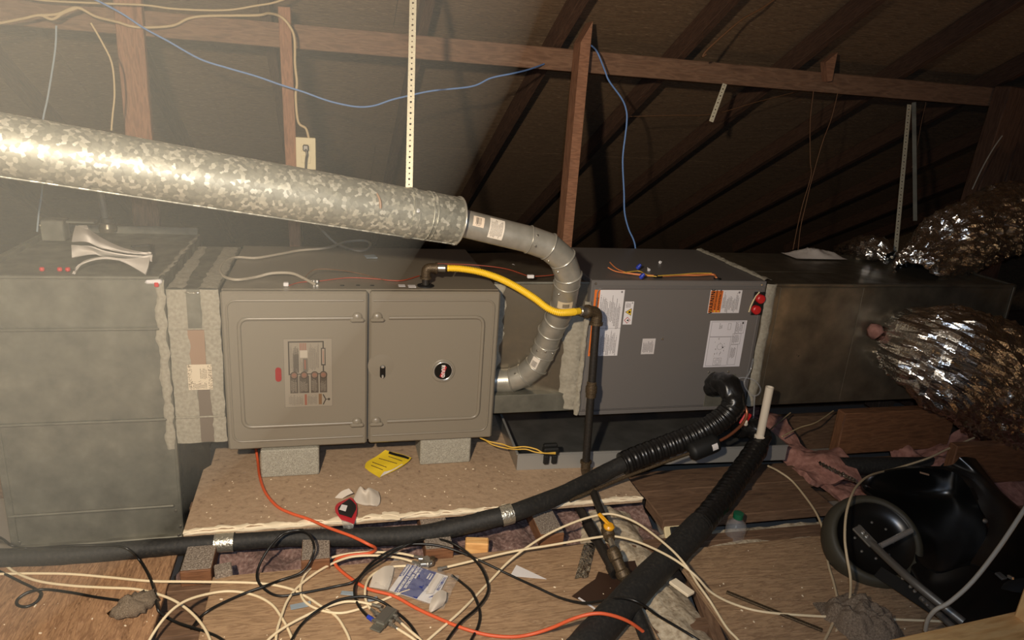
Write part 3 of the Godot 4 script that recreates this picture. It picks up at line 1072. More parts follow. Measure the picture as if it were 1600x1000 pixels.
func build_furnace() -> void:
	var f := thing("gas_furnace", Vector3(0.435, 0.1, -0.33), "taupe painted horizontal gas furnace with two latched front doors on concrete blocks", "furnace")
	part(f, "cabinet", Shape.new().slab(Vector3(0.0, 0.1, -0.66), Vector3(0.87, 0.633, -0.031), 0.003), M.paint)
	var dl := furnace_door(f, 0.0, 0.4375, true)
	var dr := furnace_door(f, 0.4445, 0.87, false)
	# instruction label on the left door: printed on a clear film
	var rng := RandomNumberGenerator.new()
	rng.seed = 7
	var bg := rgb(143, 134, 119)
	var dark := rgb(66, 59, 52)
	var mid := rgb(104, 96, 86)
	var warm := rgb(140, 92, 76)
	var im := picture(300, 440, bg)
	frame(im, 0, 0, 300, 440, 2, rgb(110, 102, 92))
	fine_print(im, 40, 34, 54, 180, 5, mid, true, rng)
	im.fill_rect(Rect2i(62, 100, 30, 116), mid)
	fine_print(im, 58, 40, 34, 176, 6, dark, true, rng)
	for k in 4:
		im.fill_rect(Rect2i(100 + k * 11, 28, 6, 44), warm)
	im.fill_rect(Rect2i(100, 74, 46, 46), rgb(178, 168, 152))
	im.fill_rect(Rect2i(118, 126, 30, 86), mid)
	im.fill_rect(Rect2i(126, 134, 9, 60), warm)
	fine_print(im, 152, 28, 66, 184, 6, mid, true, rng)
	fine_print(im, 98, 126, 18, 86, 5, mid, true, rng)
	frame(im, 28, 16, 220, 4 + 4, 8, dark)
	im.fill_rect(Rect2i(28, 16, 8, 214), dark)
	im.fill_rect(Rect2i(240, 16, 8, 200), dark)
	im.fill_rect(Rect2i(230, 60, 28, 112), dark)
	im.fill_rect(Rect2i(236, 66, 16, 98), rgb(150, 138, 122))
	im.fill_rect(Rect2i(242, 76, 4, 80), warm)
	im.fill_rect(Rect2i(36, 222, 210, 6), dark)
	for b in [[36, 50], [92, 62], [164, 48], [220, 46]]:
		im.fill_rect(Rect2i(b[0], 236, b[1], 112), rgb(84, 76, 66))
		fine_print(im, b[0] + 6, 262, b[1] - 12, 82, 6, rgb(138, 128, 114), true, rng)
		disc(im, b[0] + b[1] / 2, 232, 24, dark)
		disc(im, b[0] + b[1] / 2, 232, 18, rgb(122, 96, 80))
		im.fill_rect(Rect2i(b[0] + b[1] / 2 - 8, 226, 16, 10), warm)
	fine_print(im, 26, 358, 88, 70, 5, mid, true, rng)
	im.fill_rect(Rect2i(124, 356, 14, 72), warm)
	fine_print(im, 144, 358, 60, 70, 5, mid, true, rng)
	im.fill_rect(Rect2i(212, 356, 20, 70), rgb(120, 92, 66))
	for k in 34:
		im.fill_rect(Rect2i(238 + k / 2, 360 + k, 6, 4), dark)
		im.fill_rect(Rect2i(238 + k / 2, 424 - k, 6, 4), dark)
		im.fill_rect(Rect2i(254 + k / 2, 391, 4, 4), dark)
	disc(im, 276, 393, 8, dark)
	var lab := sticker(dl, "instruction_label", 0.178, 0.327, 0.245, 0.480, 0.0, printed(im, 0.45), "film label crowded with small print and icons")
	lab.name = "instruction_label"
	var eye := part(dl, "sight_glass", pill(Vector3(0.161, 0.361, -0.004), 0.018, 0.048, 0.008), M.sight_red, "small red oval sight glass")
	eye.name = "sight_glass"
	part(dr, "dimple", Shape.new().lathe([[0.045, -0.0005], [0.034, 0.0006], [0.02, 0.0022], [0.0, 0.003]], Transform3D(Basis(Vector3.RIGHT, PI / 2), Vector3(0.484, 0.382, 0.0)), 28, true), M.paint)
	part(dr, "keyhole", pill(Vector3(0.487, 0.362, -0.002), 0.018, 0.046, 0.0055), M.black_plastic, "black oval opening")
	part(dr, "keyhole_latch", Shape.new().box(Vector3(0.487, 0.345, 0.005), Vector3(0.007, 0.012, 0.008), 0.002).box(Vector3(0.487, 0.379, 0.004), Vector3(0.012, 0.010, 0.006), 0.003), M.chrome)
	# round badge
	var c := Vector3(0.687, 0.359, 0.0)
	var xf := Transform3D(Basis(Vector3.RIGHT, PI / 2), c)
	part(dr, "badge_dimple", Shape.new().lathe([[0.042, -0.002], [0.041, 0.002], [0.036, 0.003], [0.034, 0.0]], xf, 32, true), M.paint)
	part(dr, "badge_ring", Shape.new().lathe([[0.034, 0.0], [0.0335, 0.006], [0.0305, 0.007], [0.029, 0.004]], xf, 32, true), M.chrome)
	part(dr, "badge", Shape.new().lathe([[0.030, 0.0], [0.030, 0.0042], [0.0, 0.0045]], xf, 32), M.black_plastic, "round black badge with a red slanting band")
	part(dr, "badge_band", Shape.new().prism(PackedVector2Array([Vector2(-0.011, -0.018), Vector2(-0.002, -0.024), Vector2(0.012, 0.014), Vector2(0.004, 0.022)]), 0.0008, Transform3D(Basis(), c + Vector3(0, 0, 0.0045))), M.red_print)
	lettering(dr, "RUUD", 0.0125, c + Vector3(0.0, 0, 0.0056), Vector3.DOWN, Vector3.RIGHT, M.white_print)
	# things on the top sheet: knock-outs, stickers, bushing
	for p in [Vector3(0.36, 0.633, -0.075), Vector3(0.41, 0.633, -0.078), Vector3(0.455, 0.633, -0.076)]:
		part(f, "knock_out", Shape.new().lathe([[0.007, 0.0], [0.007, 0.0012], [0.0, 0.0012]], Transform3D(Basis(), p), 12), M.matte_black)
	part(f, "sticker", Shape.new().slab(Vector3(0.54, 0.633, -0.09), Vector3(0.562, 0.6338, -0.065)), M.label_white)
	part(f, "sticker", Shape.new().slab(Vector3(0.571, 0.633, -0.085), Vector3(0.596, 0.6338, -0.055)), M.label_white)
	part(f, "cable_clamp", Shape.new().box(Vector3(0.272, 0.640, -0.105), Vector3(0.03, 0.014, 0.02), 0.003).lathe([[0.012, 0.0], [0.012, 0.012], [0.008, 0.013]], Transform3D(Basis(), Vector3(0.272, 0.633, -0.105)), 12), M.bright_steel)

	# blocks under the furnace
	for q in [[0.098, 0.282, 0.012, "grey concrete block under the furnace's left door"], [0.622, 0.80, -0.012, "grey concrete block under the furnace's right door"]]:
		single("concrete_block", Shape.new().slab(Vector3(q[0], 0.0, q[2] - 0.39), Vector3(q[1], 0.0995, q[2]), 0.004), M.concrete, q[3], "block", "concrete blocks under the furnace")
	for q in [[0.098, 0.282], [0.622, 0.80]]:
		pass


# ------------------------------------------------------------------ transition duct and coil cabinet
func build_coil() -> void:
	var t := thing("transition_duct", Vector3(1.02, 0.17, -0.3), "galvanized tapering duct between furnace and coil, behind the curved flue", "duct")
	var s := Shape.new()
	var a := [Vector3(0.872, 0.20, -0.13), Vector3(0.872, 0.625, -0.13), Vector3(0.872, 0.625, -0.62), Vector3(0.872, 0.20, -0.62)]
	var b := [Vector3(1.186, 0.19, -0.028), Vector3(1.186, 0.655, -0.028), Vector3(1.186, 0.655, -0.54), Vector3(1.186, 0.19, -0.54)]
	for k in 4:
		var k2 := (k + 1) % 4
		var mid: Vector3 = (a[k] + b[k] + a[k2] + b[k2]) / 4.0 - Vector3(1.03, 0.42, -0.33)
		s.quad(a[k], b[k], b[k2], a[k2], mid)
	s.quad(a[0], a[1], a[2], a[3], Vector3.LEFT)
	s.quad(b[0], b[1], b[2], b[3], Vector3.RIGHT)
	part(t, "body", s, M.duct_sheet)
	part(t, "bottom_flange", Shape.new().slab(Vector3(0.875, 0.176, -0.20), Vector3(1.186, 0.245, -0.034), 0.002), M.galv)
	part(t, "top_flange", Shape.new().bar(Vector3(0.875, 0.632, -0.125), Vector3(1.186, 0.661, -0.024), 0.008, 0.012, Vector3.UP, 0.002), M.galv)
	smear(t, Vector3(0.883, 0.63, -0.124), Vector3(0.885, 0.22, -0.124), Vector3(0.95, 0, 0.31), 0.035, 0.025, Vector3(-0.31, 0, 0.95), 0.006, 0.018, 21)
	smear(t, Vector3(1.115, 0.565, -0.05), Vector3(1.125, 0.185, -0.048), Vector3(0.95, 0, 0.31), 0.07, 0.068, Vector3(-0.31, 0, 0.95), 0.012, 0.012, 22)

	var c := thing("coil_cabinet", Vector3(1.527, 0.1785, -0.27), "dark grey coil cabinet covered with warning stickers beside the furnace", "cabinet")
	part(c, "case", Shape.new().slab(Vector3(1.188, 0.1785, -0.545), Vector3(1.866, 0.674, -0.006), 0.003), M.coil_paint)
	var d := part(c, "door", Shape.new().slab(Vector3(1.197, 0.19, -0.006), Vector3(1.857, 0.655, 0.0), 0.005), M.coil_paint)
	part(d, "pressed_bead", Shape.new().tube(rounded([Vector3(1.21, 0.20, 0.0), Vector3(1.21, 0.648, 0.0), Vector3(1.848, 0.648, 0.0), Vector3(1.848, 0.20, 0.0)], 0.02, 5), 0.003, 8), M.coil_paint)
	part(c, "rim", Shape.new().slab(Vector3(1.188, 0.172, -0.03), Vector3(1.866, 0.186, 0.004), 0.002), M.coil_paint)
	part(c, "corner_plate", Shape.new().slab(Vector3(1.683, 0.186, 0.0), Vector3(1.80, 0.315, 0.002), 0.001), M.galv, "bare metal corner plate")
	smear(c, Vector3(1.171, 0.60, -0.004), Vector3(1.169, 0.175, -0.004), Vector3.RIGHT, 0.022, 0.02, Vector3.BACK, 0.012, 0.006, 23)
	smear(c, Vector3(1.858, 0.676, -0.01), Vector3(1.858, 0.676, -0.53), Vector3.RIGHT, 0.03, 0.03, Vector3.UP, 0.009, 0.010, 24)
	for p in [Vector3(1.843, 0.662, -0.004), Vector3(1.20, 0.663, -0.004), Vector3(1.684, 0.325, 0.0), Vector3(1.476, 0.46, 0.0), Vector3(1.765, 0.325, 0.0)]:
		screw(c, p, Vector3.BACK, 0.0045)
	# service ports with red caps in a black surround
	var plate := part(c, "port_plate", Shape.new().slab(Vector3(1.815, 0.548, 0.0), Vector3(1.862, 0.636, 0.004), 0.002), M.matte_black)
	for y in [0.612, 0.571]:
		part(plate, "port_cap", Shape.new().lathe([[0.0165, 0.0], [0.0165, 0.014], [0.013, 0.017], [0.0, 0.0175]], Transform3D(Basis(Vector3.RIGHT, PI / 2), Vector3(1.839 if y > 0.6 else 1.829, y, 0.004)), 18), M.red_plastic, "red round cap")
	part(plate, "gasket", Shape.new().tube([Vector3(1.806, 0.56, 0.003), Vector3(1.81, 0.585, 0.003), Vector3(1.822, 0.62, 0.003), Vector3(1.835, 0.636, 0.003)], 0.003, 6), M.ivory_plastic)

	# stickers
	var rng := RandomNumberGenerator.new()
	rng.seed = 19
	var grey := rgb(120, 114, 116)
	var im := picture(220, 480, rgb(222, 218, 218))
	im.fill_rect(Rect2i(0, 0, 40, 480), rgb(226, 118, 48))
	for k in 6:
		fine_print(im, 50 + k * 26, 40 + (k % 3) * 16, 22, 210, 8, grey, true, rng)
		fine_print(im, 50 + k * 26, 290 + (k % 2) * 20, 22, 176, 8, grey, true, rng)
	im.fill_rect(Rect2i(46, 276, 174, 2), grey)
	disc(im, 200, 14, 7, grey)
	var w1 := sticker(c, "warning_label", 1.199, 1.309, 0.400, 0.642, 0.0, printed(im), "tall white label with an orange edge strip")
	lettering(w1, "WARNING", 0.0095, Vector3(1.211, 0.585, 0.0014), Vector3.UP, Vector3.LEFT, M.ink)
	lettering(w1, "WARNING", 0.0095, Vector3(1.2085, 0.452, 0.0014), Vector3.UP, Vector3.LEFT, M.ink)
	part(w1, "warning_triangle", Shape.new().prism(PackedVector2Array([Vector2(-0.007, 0.0), Vector2(0.006, 0.008), Vector2(0.006, -0.008)]), 0.0005, Transform3D(Basis(), Vector3(1.209, 0.416, 0.0009))), M.ink)
	im = picture(70, 170, rgb(224, 220, 220))
	fine_print(im, 8, 6, 40, 40, 6, grey, true, rng)
	disc(im, 58, 10, 5, grey)
	var w2 := sticker(c, "flammable_label", 1.316, 1.349, 0.516, 0.60, 0.0, printed(im), "small white label with a yellow hazard triangle and a red diamond")
	part(w2, "hazard_triangle", Shape.new().prism(PackedVector2Array([Vector2(-0.013, 0.0), Vector2(0.011, 0.014), Vector2(0.011, -0.014)]), 0.0005, Transform3D(Basis(), Vector3(1.332, 0.562, 0.0009))), M.ink)
	part(w2, "hazard_triangle", Shape.new().prism(PackedVector2Array([Vector2(-0.0105, 0.0), Vector2(0.0095, 0.0115), Vector2(0.0095, -0.0115)]), 0.0004, Transform3D(Basis(), Vector3(1.332, 0.562, 0.0015))), M.yellow_print)
	part(w2, "flame", Shape.new().prism(PackedVector2Array([Vector2(-0.002, 0.0), Vector2(0.002, 0.004), Vector2(0.007, 0.003), Vector2(0.007, -0.003), Vector2(0.002, -0.004)]), 0.0003, Transform3D(Basis(), Vector3(1.332, 0.562, 0.002))), M.ink)
	part(w2, "hazard_diamond", Shape.new().prism(PackedVector2Array([Vector2(-0.012, 0.0), Vector2(0, 0.012), Vector2(0.012, 0), Vector2(0, -0.012)]), 0.0005, Transform3D(Basis(), Vector3(1.331, 0.532, 0.0009))), M.red_print)
	part(w2, "hazard_diamond", Shape.new().prism(PackedVector2Array([Vector2(-0.0095, 0.0), Vector2(0, 0.0095), Vector2(0.0095, 0), Vector2(0, -0.0095)]), 0.0004, Transform3D(Basis(), Vector3(1.331, 0.532, 0.0015))), M.label_white)
	part(w2, "flame", Shape.new().prism(PackedVector2Array([Vector2(-0.003, 0.0), Vector2(0.001, 0.003), Vector2(0.005, 0.002), Vector2(0.005, -0.002), Vector2(0.001, -0.003)]), 0.0003, Transform3D(Basis(), Vector3(1.331, 0.532, 0.002))), M.ink)
	im = picture(110, 130, rgb(206, 200, 198))
	fine_print(im, 10, 10, 90, 108, 10, grey, true, rng)
	sticker(c, "rating_label", 1.40, 1.45, 0.403, 0.462, 0.0, printed(im), "small square label of fine print")
	im = picture(250, 170, rgb(222, 218, 218))
	im.fill_rect(Rect2i(4, 4, 96, 162), rgb(222, 116, 48))
	for k in 5:
		fine_print(im, 108 + k * 26, 20 + (k % 2) * 20, 22, 130, 8, grey, true, rng)
	disc(im, 228, 16, 8, grey)
	var w3 := sticker(c, "warning_label", 1.639, 1.766, 0.556, 0.642, 0.0, printed(im), "white label whose orange half warns in three languages")
	lettering(w3, "WARNING", 0.0150, Vector3(1.650, 0.603, 0.0014), Vector3.UP, Vector3.LEFT, M.ink)
	lettering(w3, "AVERTISSEMENT", 0.0072, Vector3(1.665, 0.606, 0.0014), Vector3.UP, Vector3.LEFT, M.ink)
	lettering(w3, "ADVERTENCIA", 0.0086, Vector3(1.680, 0.605, 0.0014), Vector3.UP, Vector3.LEFT, M.ink)
	for x in [1.650, 1.665, 1.680]:
		part(w3, "warning_triangle", Shape.new().prism(PackedVector2Array([Vector2(-0.004, 0.0), Vector2(0.004, 0.0045), Vector2(0.004, -0.0045)]), 0.0005, Transform3D(Basis(), Vector3(x, 0.563, 0.0009))), M.yellow_print)
	im = picture(300, 360, rgb(220, 216, 220))
	frame(im, 14, 8, 200, 116, 2, grey)
	frame(im, 14, 124, 176, 226, 2, grey)
	frame(im, 216, 8, 70, 90, 2, grey)
	frame(im, 200, 100, 70, 84, 2, grey)
	frame(im, 196, 186, 62, 160, 2, grey)
	fine_print(im, 222, 14, 56, 78, 9, grey, true, rng)
	fine_print(im, 206, 106, 56, 70, 9, grey, true, rng)
	fine_print(im, 206, 196, 40, 100, 8, grey, true, rng)
	fine_print(im, 80, 24, 30, 40, 9, grey, true, rng)
	frame(im, 150, 20, 24, 50, 2, grey)
	for k in 24:
		im.fill_rect(Rect2i(rng.randi_range(60, 160), rng.randi_range(130, 290), rng.randi_range(2, 6), rng.randi_range(2, 12)), grey)
	disc(im, 110, 200, 24, grey, 22)
	disc(im, 134, 206, 6, rgb(40, 38, 40))
	frame(im, 74, 288, 66, 58, 2, grey)
	disc(im, 108, 318, 24, grey, 22)
	disc(im, 108, 318, 14, grey, 12)
	im.fill_rect(Rect2i(262, 12, 14, 14), rgb(60, 56, 58))
	sticker(c, "diagram_label", 1.657, 1.807, 0.346, 0.527, 0.0, printed(im), "large white label with an exploded parts drawing")


# ------------------------------------------------------------------ supply plenum
func build_plenum() -> void:
	var p := thing("supply_plenum", Vector3(2.4, 0.175, -0.27), "long dull sheet metal supply plenum feeding the two foil ducts", "duct")
	part(p, "body", Shape.new().slab(Vector3(1.868, 0.178, -0.55), Vector3(3.0, 0.662, -0.004), 0.003), M.duct_sheet)
	part(p, "panel", Shape.new().slab(Vector3(1.925, 0.19, -0.004), Vector3(2.28, 0.652, -0.001), 0.001), M.duct_sheet)
	part(p, "panel", Shape.new().slab(Vector3(2.285, 0.19, -0.004), Vector3(2.985, 0.652, -0.002), 0.001), M.duct_sheet)
	part(p, "top_flange", Shape.new().slab(Vector3(1.90, 0.657, -0.012), Vector3(3.0, 0.668, 0.004), 0.002), M.duct_sheet)
	part(p, "end_flange", Shape.new().slab(Vector3(2.992, 0.175, -0.55), Vector3(3.004, 0.668, 0.004), 0.002), M.duct_sheet)
	smear(p, Vector3(1.868, 0.665, -0.003), Vector3(1.868, 0.18, -0.003), Vector3.RIGHT, 0.042, 0.04, Vector3.BACK, 0.010, 0.006, 25)
	part(p, "patch", Shape.new().slab(Vector3(1.93, 0.662, -0.52), Vector3(2.30, 0.664, -0.20), 0.0005), M.duct_sheet)


# ------------------------------------------------------------------ vent pipes
func ring(c: Vector3, axis: Vector3, r: float, tube_r: float, sides := 28) -> Shape:
	var xf := facing(c, axis)
	var prof := []
	for k in 9:
		var a := TAU * k / 8
		prof.append([r + cos(a) * tube_r, sin(a) * tube_r])
	return Shape.new().lathe(prof, xf, sides, true)


func pipe_sticker(of: Node3D, a: Vector3, axis: Vector3, r: float, len: float, from: float, to: float, mat: Material, called := "sticker") -> void:
	var xf := facing(a, axis)
	var rows := []
	for i in 9:
		var ang := lerpf(from, to, i / 8.0)
		var d := xf.basis.x * cos(ang) + xf.basis.z * sin(ang)
		rows.append([a + d * r, a + d * r + axis.normalized() * len])
	part(of, called, Shape.new().sheet(rows, 0.0, xf.basis.x * cos((from + to) / 2) + xf.basis.z * sin((from + to) / 2)), mat)


func around(a: Vector3, axis: Vector3, towards: Vector3) -> float:      # the angle about a pipe that looks towards a point
	var xf := facing(a, axis)
	var d := towards - a
	return atan2(d.dot(xf.basis.z), d.dot(xf.basis.x))


func build_vent() -> void:
	var r_end := Vector3(0.685, 0.8905, 0.1392)
	var l_end := Vector3(-0.3747, 1.0741, 0.3869)
	var dir := (r_end - l_end).normalized()
	var far := l_end - dir * 0.9
	var R := 0.070
	var v := thing("vent_pipe", (r_end + far) * 0.5 - Vector3(0, R, 0), "fat spangled galvanized vent pipe slanting across above the furnace", "pipe")
	var path := []
	for k in 25:
		path.append(far.lerp(r_end, k / 24.0))
	part(v, "pipe", Shape.new().tube(path, R, 44, false), M.spangle)
	part(v, "end_ring", ring(r_end, dir, R, 0.0035, 40), M.flue)
	part(v, "end_plate", Shape.new().lathe([[R, 0.0], [0.043, -0.004]], facing(r_end - dir * 0.006, dir), 40), M.galv)
	var band := Vector3(0.5904, 0.9317, 0.1439)
	var on_axis := l_end + dir * (band - l_end).dot(dir)
	part(v, "joint_bead", ring(on_axis, dir, R, 0.0028, 40), M.spangle)
	part(v, "joint_bead", ring(on_axis + dir * 0.012, dir, R, 0.002, 40), M.spangle)
	part(v, "long_seam", Shape.new().tube([far + Vector3(0, -0.0655, 0.025), r_end + Vector3(0, -0.0655, 0.025)], 0.003, 6), M.spangle)
	part(v, "drip", Shape.new().tube(smooth([on_axis - dir * 0.155 + Vector3(0.005, 0.046, 0.055), on_axis - dir * 0.147 + Vector3(0.005, 0.03, 0.067), on_axis - dir * 0.14 + Vector3(0, 0.01, 0.072)], 4), [0.002, 0.003, 0.003, 0.003, 0.0035, 0.004, 0.004, 0.004, 0.003], 6), M.tan_tape, "pale dried drip")

	# narrow flue: a straight piece, an elbow down, a straight piece and an elbow into the furnace
	var r := 0.0425
	var c: Array = [Vector3(0.685, 0.8905, 0.1392), Vector3(0.9105, 0.8397, 0.1402), Vector3(0.9749, 0.8194, 0.1424), Vector3(1.0262, 0.7804, 0.1362), Vector3(1.0562, 0.7228, 0.1195), Vector3(1.0585, 0.6944, 0.1076), Vector3(1.0713, 0.6012, 0.0545), Vector3(1.0658, 0.5426, 0.0178), Vector3(1.0564, 0.4895, -0.0109), Vector3(1.0521, 0.4389, -0.0282), Vector3(1.0424, 0.397, -0.0389), Vector3(1.0281, 0.3499, -0.0492), Vector3(0.9935, 0.3073, -0.0664), Vector3(0.9505, 0.2809, -0.0856), Vector3(0.8914, 0.2725, -0.1042)]
	c[0] = r_end - dir * 0.03
	var f := thing("flue_pipe", c[13] - Vector3(0, r, 0), "narrow grey metal flue with segmented elbows curving down into the furnace side", "pipe")
	var names := ["straight_pipe", "coupling", "elbow_segment", "elbow_segment", "coupling", "straight_pipe", "straight_pipe", "coupling", "straight_pipe", "coupling", "straight_pipe", "elbow_segment", "elbow_segment", "collar"]
	for k in names.size():
		var a: Vector3 = c[k]
		var b: Vector3 = c[k + 1]
		var d := (b - a).normalized()
		part(f, names[k], Shape.new().tube([a - d * 0.006, b + d * 0.006], r - (0.0012 if names[k] == "straight_pipe" else 0.0), 32, false), M.flue)
	for k in range(1, 14):
		var d: Vector3 = (c[k + 1] - c[k - 1]).normalized()
		part(f, "joint_bead", ring(c[k], d, r, 0.0032 if k in [2, 3, 4, 7, 8, 11, 12, 13] else 0.002), M.flue)
	var eye := Vector3(0.32, 1.25, 2.2)
	for q in [[1, 0.012, 0.5], [1, 0.016, -0.3], [2, 0.02, -0.9], [5, 0.02, -0.5], [9, 0.01, 0.2], [9, 0.012, 0.9], [9, 0.02, -0.5], [13, 0.02, 0.1], [12, 0.02, -0.4], [3, 0.02, -0.7]]:
		var a: Vector3 = c[q[0]]
		var d: Vector3 = (c[q[0] + 1] - a).normalized()
		var ang: float = around(a, d, eye) + q[2]
		var xf := facing(a, d)
		var o := xf.basis.x * cos(ang) + xf.basis.z * sin(ang)
		screw(f, a + d * q[1] + o * r, o, 0.0038)
	var rng := RandomNumberGenerator.new()
	rng.seed = 31
	var im := picture(90, 120, rgb(222, 204, 182))
	bars(im, 22, 14, 46, 78, false, rng)
	fine_print(im, 20, 98, 50, 14, 6, rgb(110, 100, 92), false, rng)
	var d0 := ((c[1] - c[0]) as Vector3).normalized()
	var at0: Vector3 = c[0] + d0 * 0.068
	var a0 := around(at0, d0, eye)
	pipe_sticker(f, at0, d0, r + 0.0006, 0.034, a0 + 0.75, a0 + 0.0, printed(im), "barcode_sticker")
	im = picture(160, 240, rgb(226, 216, 200))
	fine_print(im, 14, 14, 132, 212, 12, rgb(120, 112, 104), true, rng)
	pipe_sticker(f, at0 + d0 * 0.052, d0, r + 0.0006, 0.046, a0 + 0.95, a0 - 0.55, printed(im), "text_sticker")
	im = picture(110, 90, rgb(216, 200, 168))
	bars(im, 24, 20, 64, 40, false, rng)
	var d1 := ((c[6] - c[5]) as Vector3).normalized()
	var a1 := around(c[5], d1, eye)
	pipe_sticker(f, c[5] + d1 * 0.048, d1, r + 0.0006, 0.032, a1 + 0.75, a1 - 0.45, printed(im), "barcode_sticker")
	im = picture(70, 120, rgb(224, 214, 200))
	bars(im, 24, 16, 36, 88, true, rng)
	var d2 := ((c[11] - c[10]) as Vector3).normalized()
	var a2 := around(c[10], d2, eye)
	pipe_sticker(f, c[10] + d2 * 0.004, d2, r + 0.0006, 0.042, a2 + 0.1, a2 - 0.55, printed(im), "barcode_sticker")

	# strap that carries the fat pipe
	var up_from: Vector3 = on_axis - dir * 0.052 + Vector3(0, R + 0.002, 0)
	perforated_strap(up_from, Vector3(0.5661, 1.5174, -0.1) + Vector3(0.0, 0.34, 0), 0.0195, "white dotted perforated steel strap holding up the fat vent pipe", on_axis - dir * 0.052, dir, R)
	perforated_strap(Vector3(1.941, 1.2067, -0.72), Vector3(1.997, 1.3783, -0.745), 0.019, "short perforated steel strap hanging from the purlin beside the long one", Vector3.ZERO, Vector3.ZERO, 0.0)
	perforated_strap(Vector3(2.8551, 0.6852, -0.5), Vector3(2.9437, 1.3523, -0.72), 0.02, "long perforated steel strap hanging down to the upper foil duct", Vector3.ZERO, Vector3.ZERO, 0.0)
	single("flat_strap", Shape.new().bar(Vector3(3.0378, 0.8175, -0.62), Vector3(2.9684, 1.3539, -0.72), 0.018, 0.0012, Vector3(0.5, 0, 0.85)), M.galv, "dull plain steel strap hanging behind the perforated one at the foil duct", "strap")


# steel strap with a row of punched holes, small and large by turns; may end in a loop about a pipe
func perforated_strap(a: Vector3, b: Vector3, w: float, label: String, hub: Vector3, axis: Vector3, R: float) -> void:
	var t := thing("perforated_strap", a, label, "strap")
	var along := (b - a).normalized()
	var side := (Vector3(0.94, 0, 0.25) - along * along.dot(Vector3(0.94, 0, 0.25))).normalized()
	var out := side.cross(along).normalized()
	if out.z < 0.0:
		out = -out
	var pitch := 0.0155
	var s := Shape.new()
	var count := int((b - a).length() / pitch)
	for k in count:
		var mid := a + along * pitch * (k + 0.5)
		var hr := 0.0033 if k % 2 else 0.0022
		for z in [0.0, 0.0012]:
			var o := out * (1.0 if z > 0.0 else -1.0)
			for q in 8:
				var pt := []
				for e in [q, (q + 1) % 8]:
					var ang: float = TAU * e / 8.0
					var cx: float = [1, 1, 0, -1, -1, -1, 0, 1][e] * w / 2
					var cy: float = [0, 1, 1, 1, 0, -1, -1, -1][e] * pitch / 2
					pt.append([mid + (side * cos(ang) + along * sin(ang)) * hr + out * z, mid + side * cx + along * cy + out * z])
				s.quad(pt[0][0], pt[1][0], pt[1][1], pt[0][1], o)
	part(t, "band", s, M.strap_steel)
	if R > 0.0:
		var loop := Shape.new()
		var xf := facing(hub, axis)
		loop.lathe([[R + 0.0005, -w / 2], [R + 0.003, -w / 2], [R + 0.003, w / 2], [R + 0.0005, w / 2]], xf, 40)
		part(t, "loop", loop, M.spangle)
		screw(t, hub + axis * 0.02 + Vector3(0, 0.02, 0.068), Vector3(0, 0.3, 1), 0.008)


# ------------------------------------------------------------------ gas pipes
func elbow(of: Node3D, a: Vector3, corner: Vector3, b: Vector3, r: float, mat: Material) -> void:
	var da := (a - corner).normalized()
	var db := (b - corner).normalized()
	var pts := rounded([corner + da * r * 2.2, corner, corner + db * r * 2.2], r * 1.5, 6)
	var s := Shape.new().tube(pts, r, 16)
	s.tube([corner + da * r * 1.9, corner + da * r * 2.4], r * 1.22, 16)
	s.tube([corner + db * r * 1.9, corner + db * r * 2.4], r * 1.22, 16)
	part(of, "elbow", s, mat)


func hex_nut(of: Node3D, a: Vector3, b: Vector3, r: float, mat: Material) -> void:
	var xf := facing(a, b - a)
	part(of, "hex_nut", Shape.new().lathe([[0.0, 0.0], [r * 0.9, 0.0], [r, r * 0.12], [r, (b - a).length() - r * 0.12], [r * 0.9, (b - a).length()], [0.0, (b - a).length()]], xf, 6), mat)


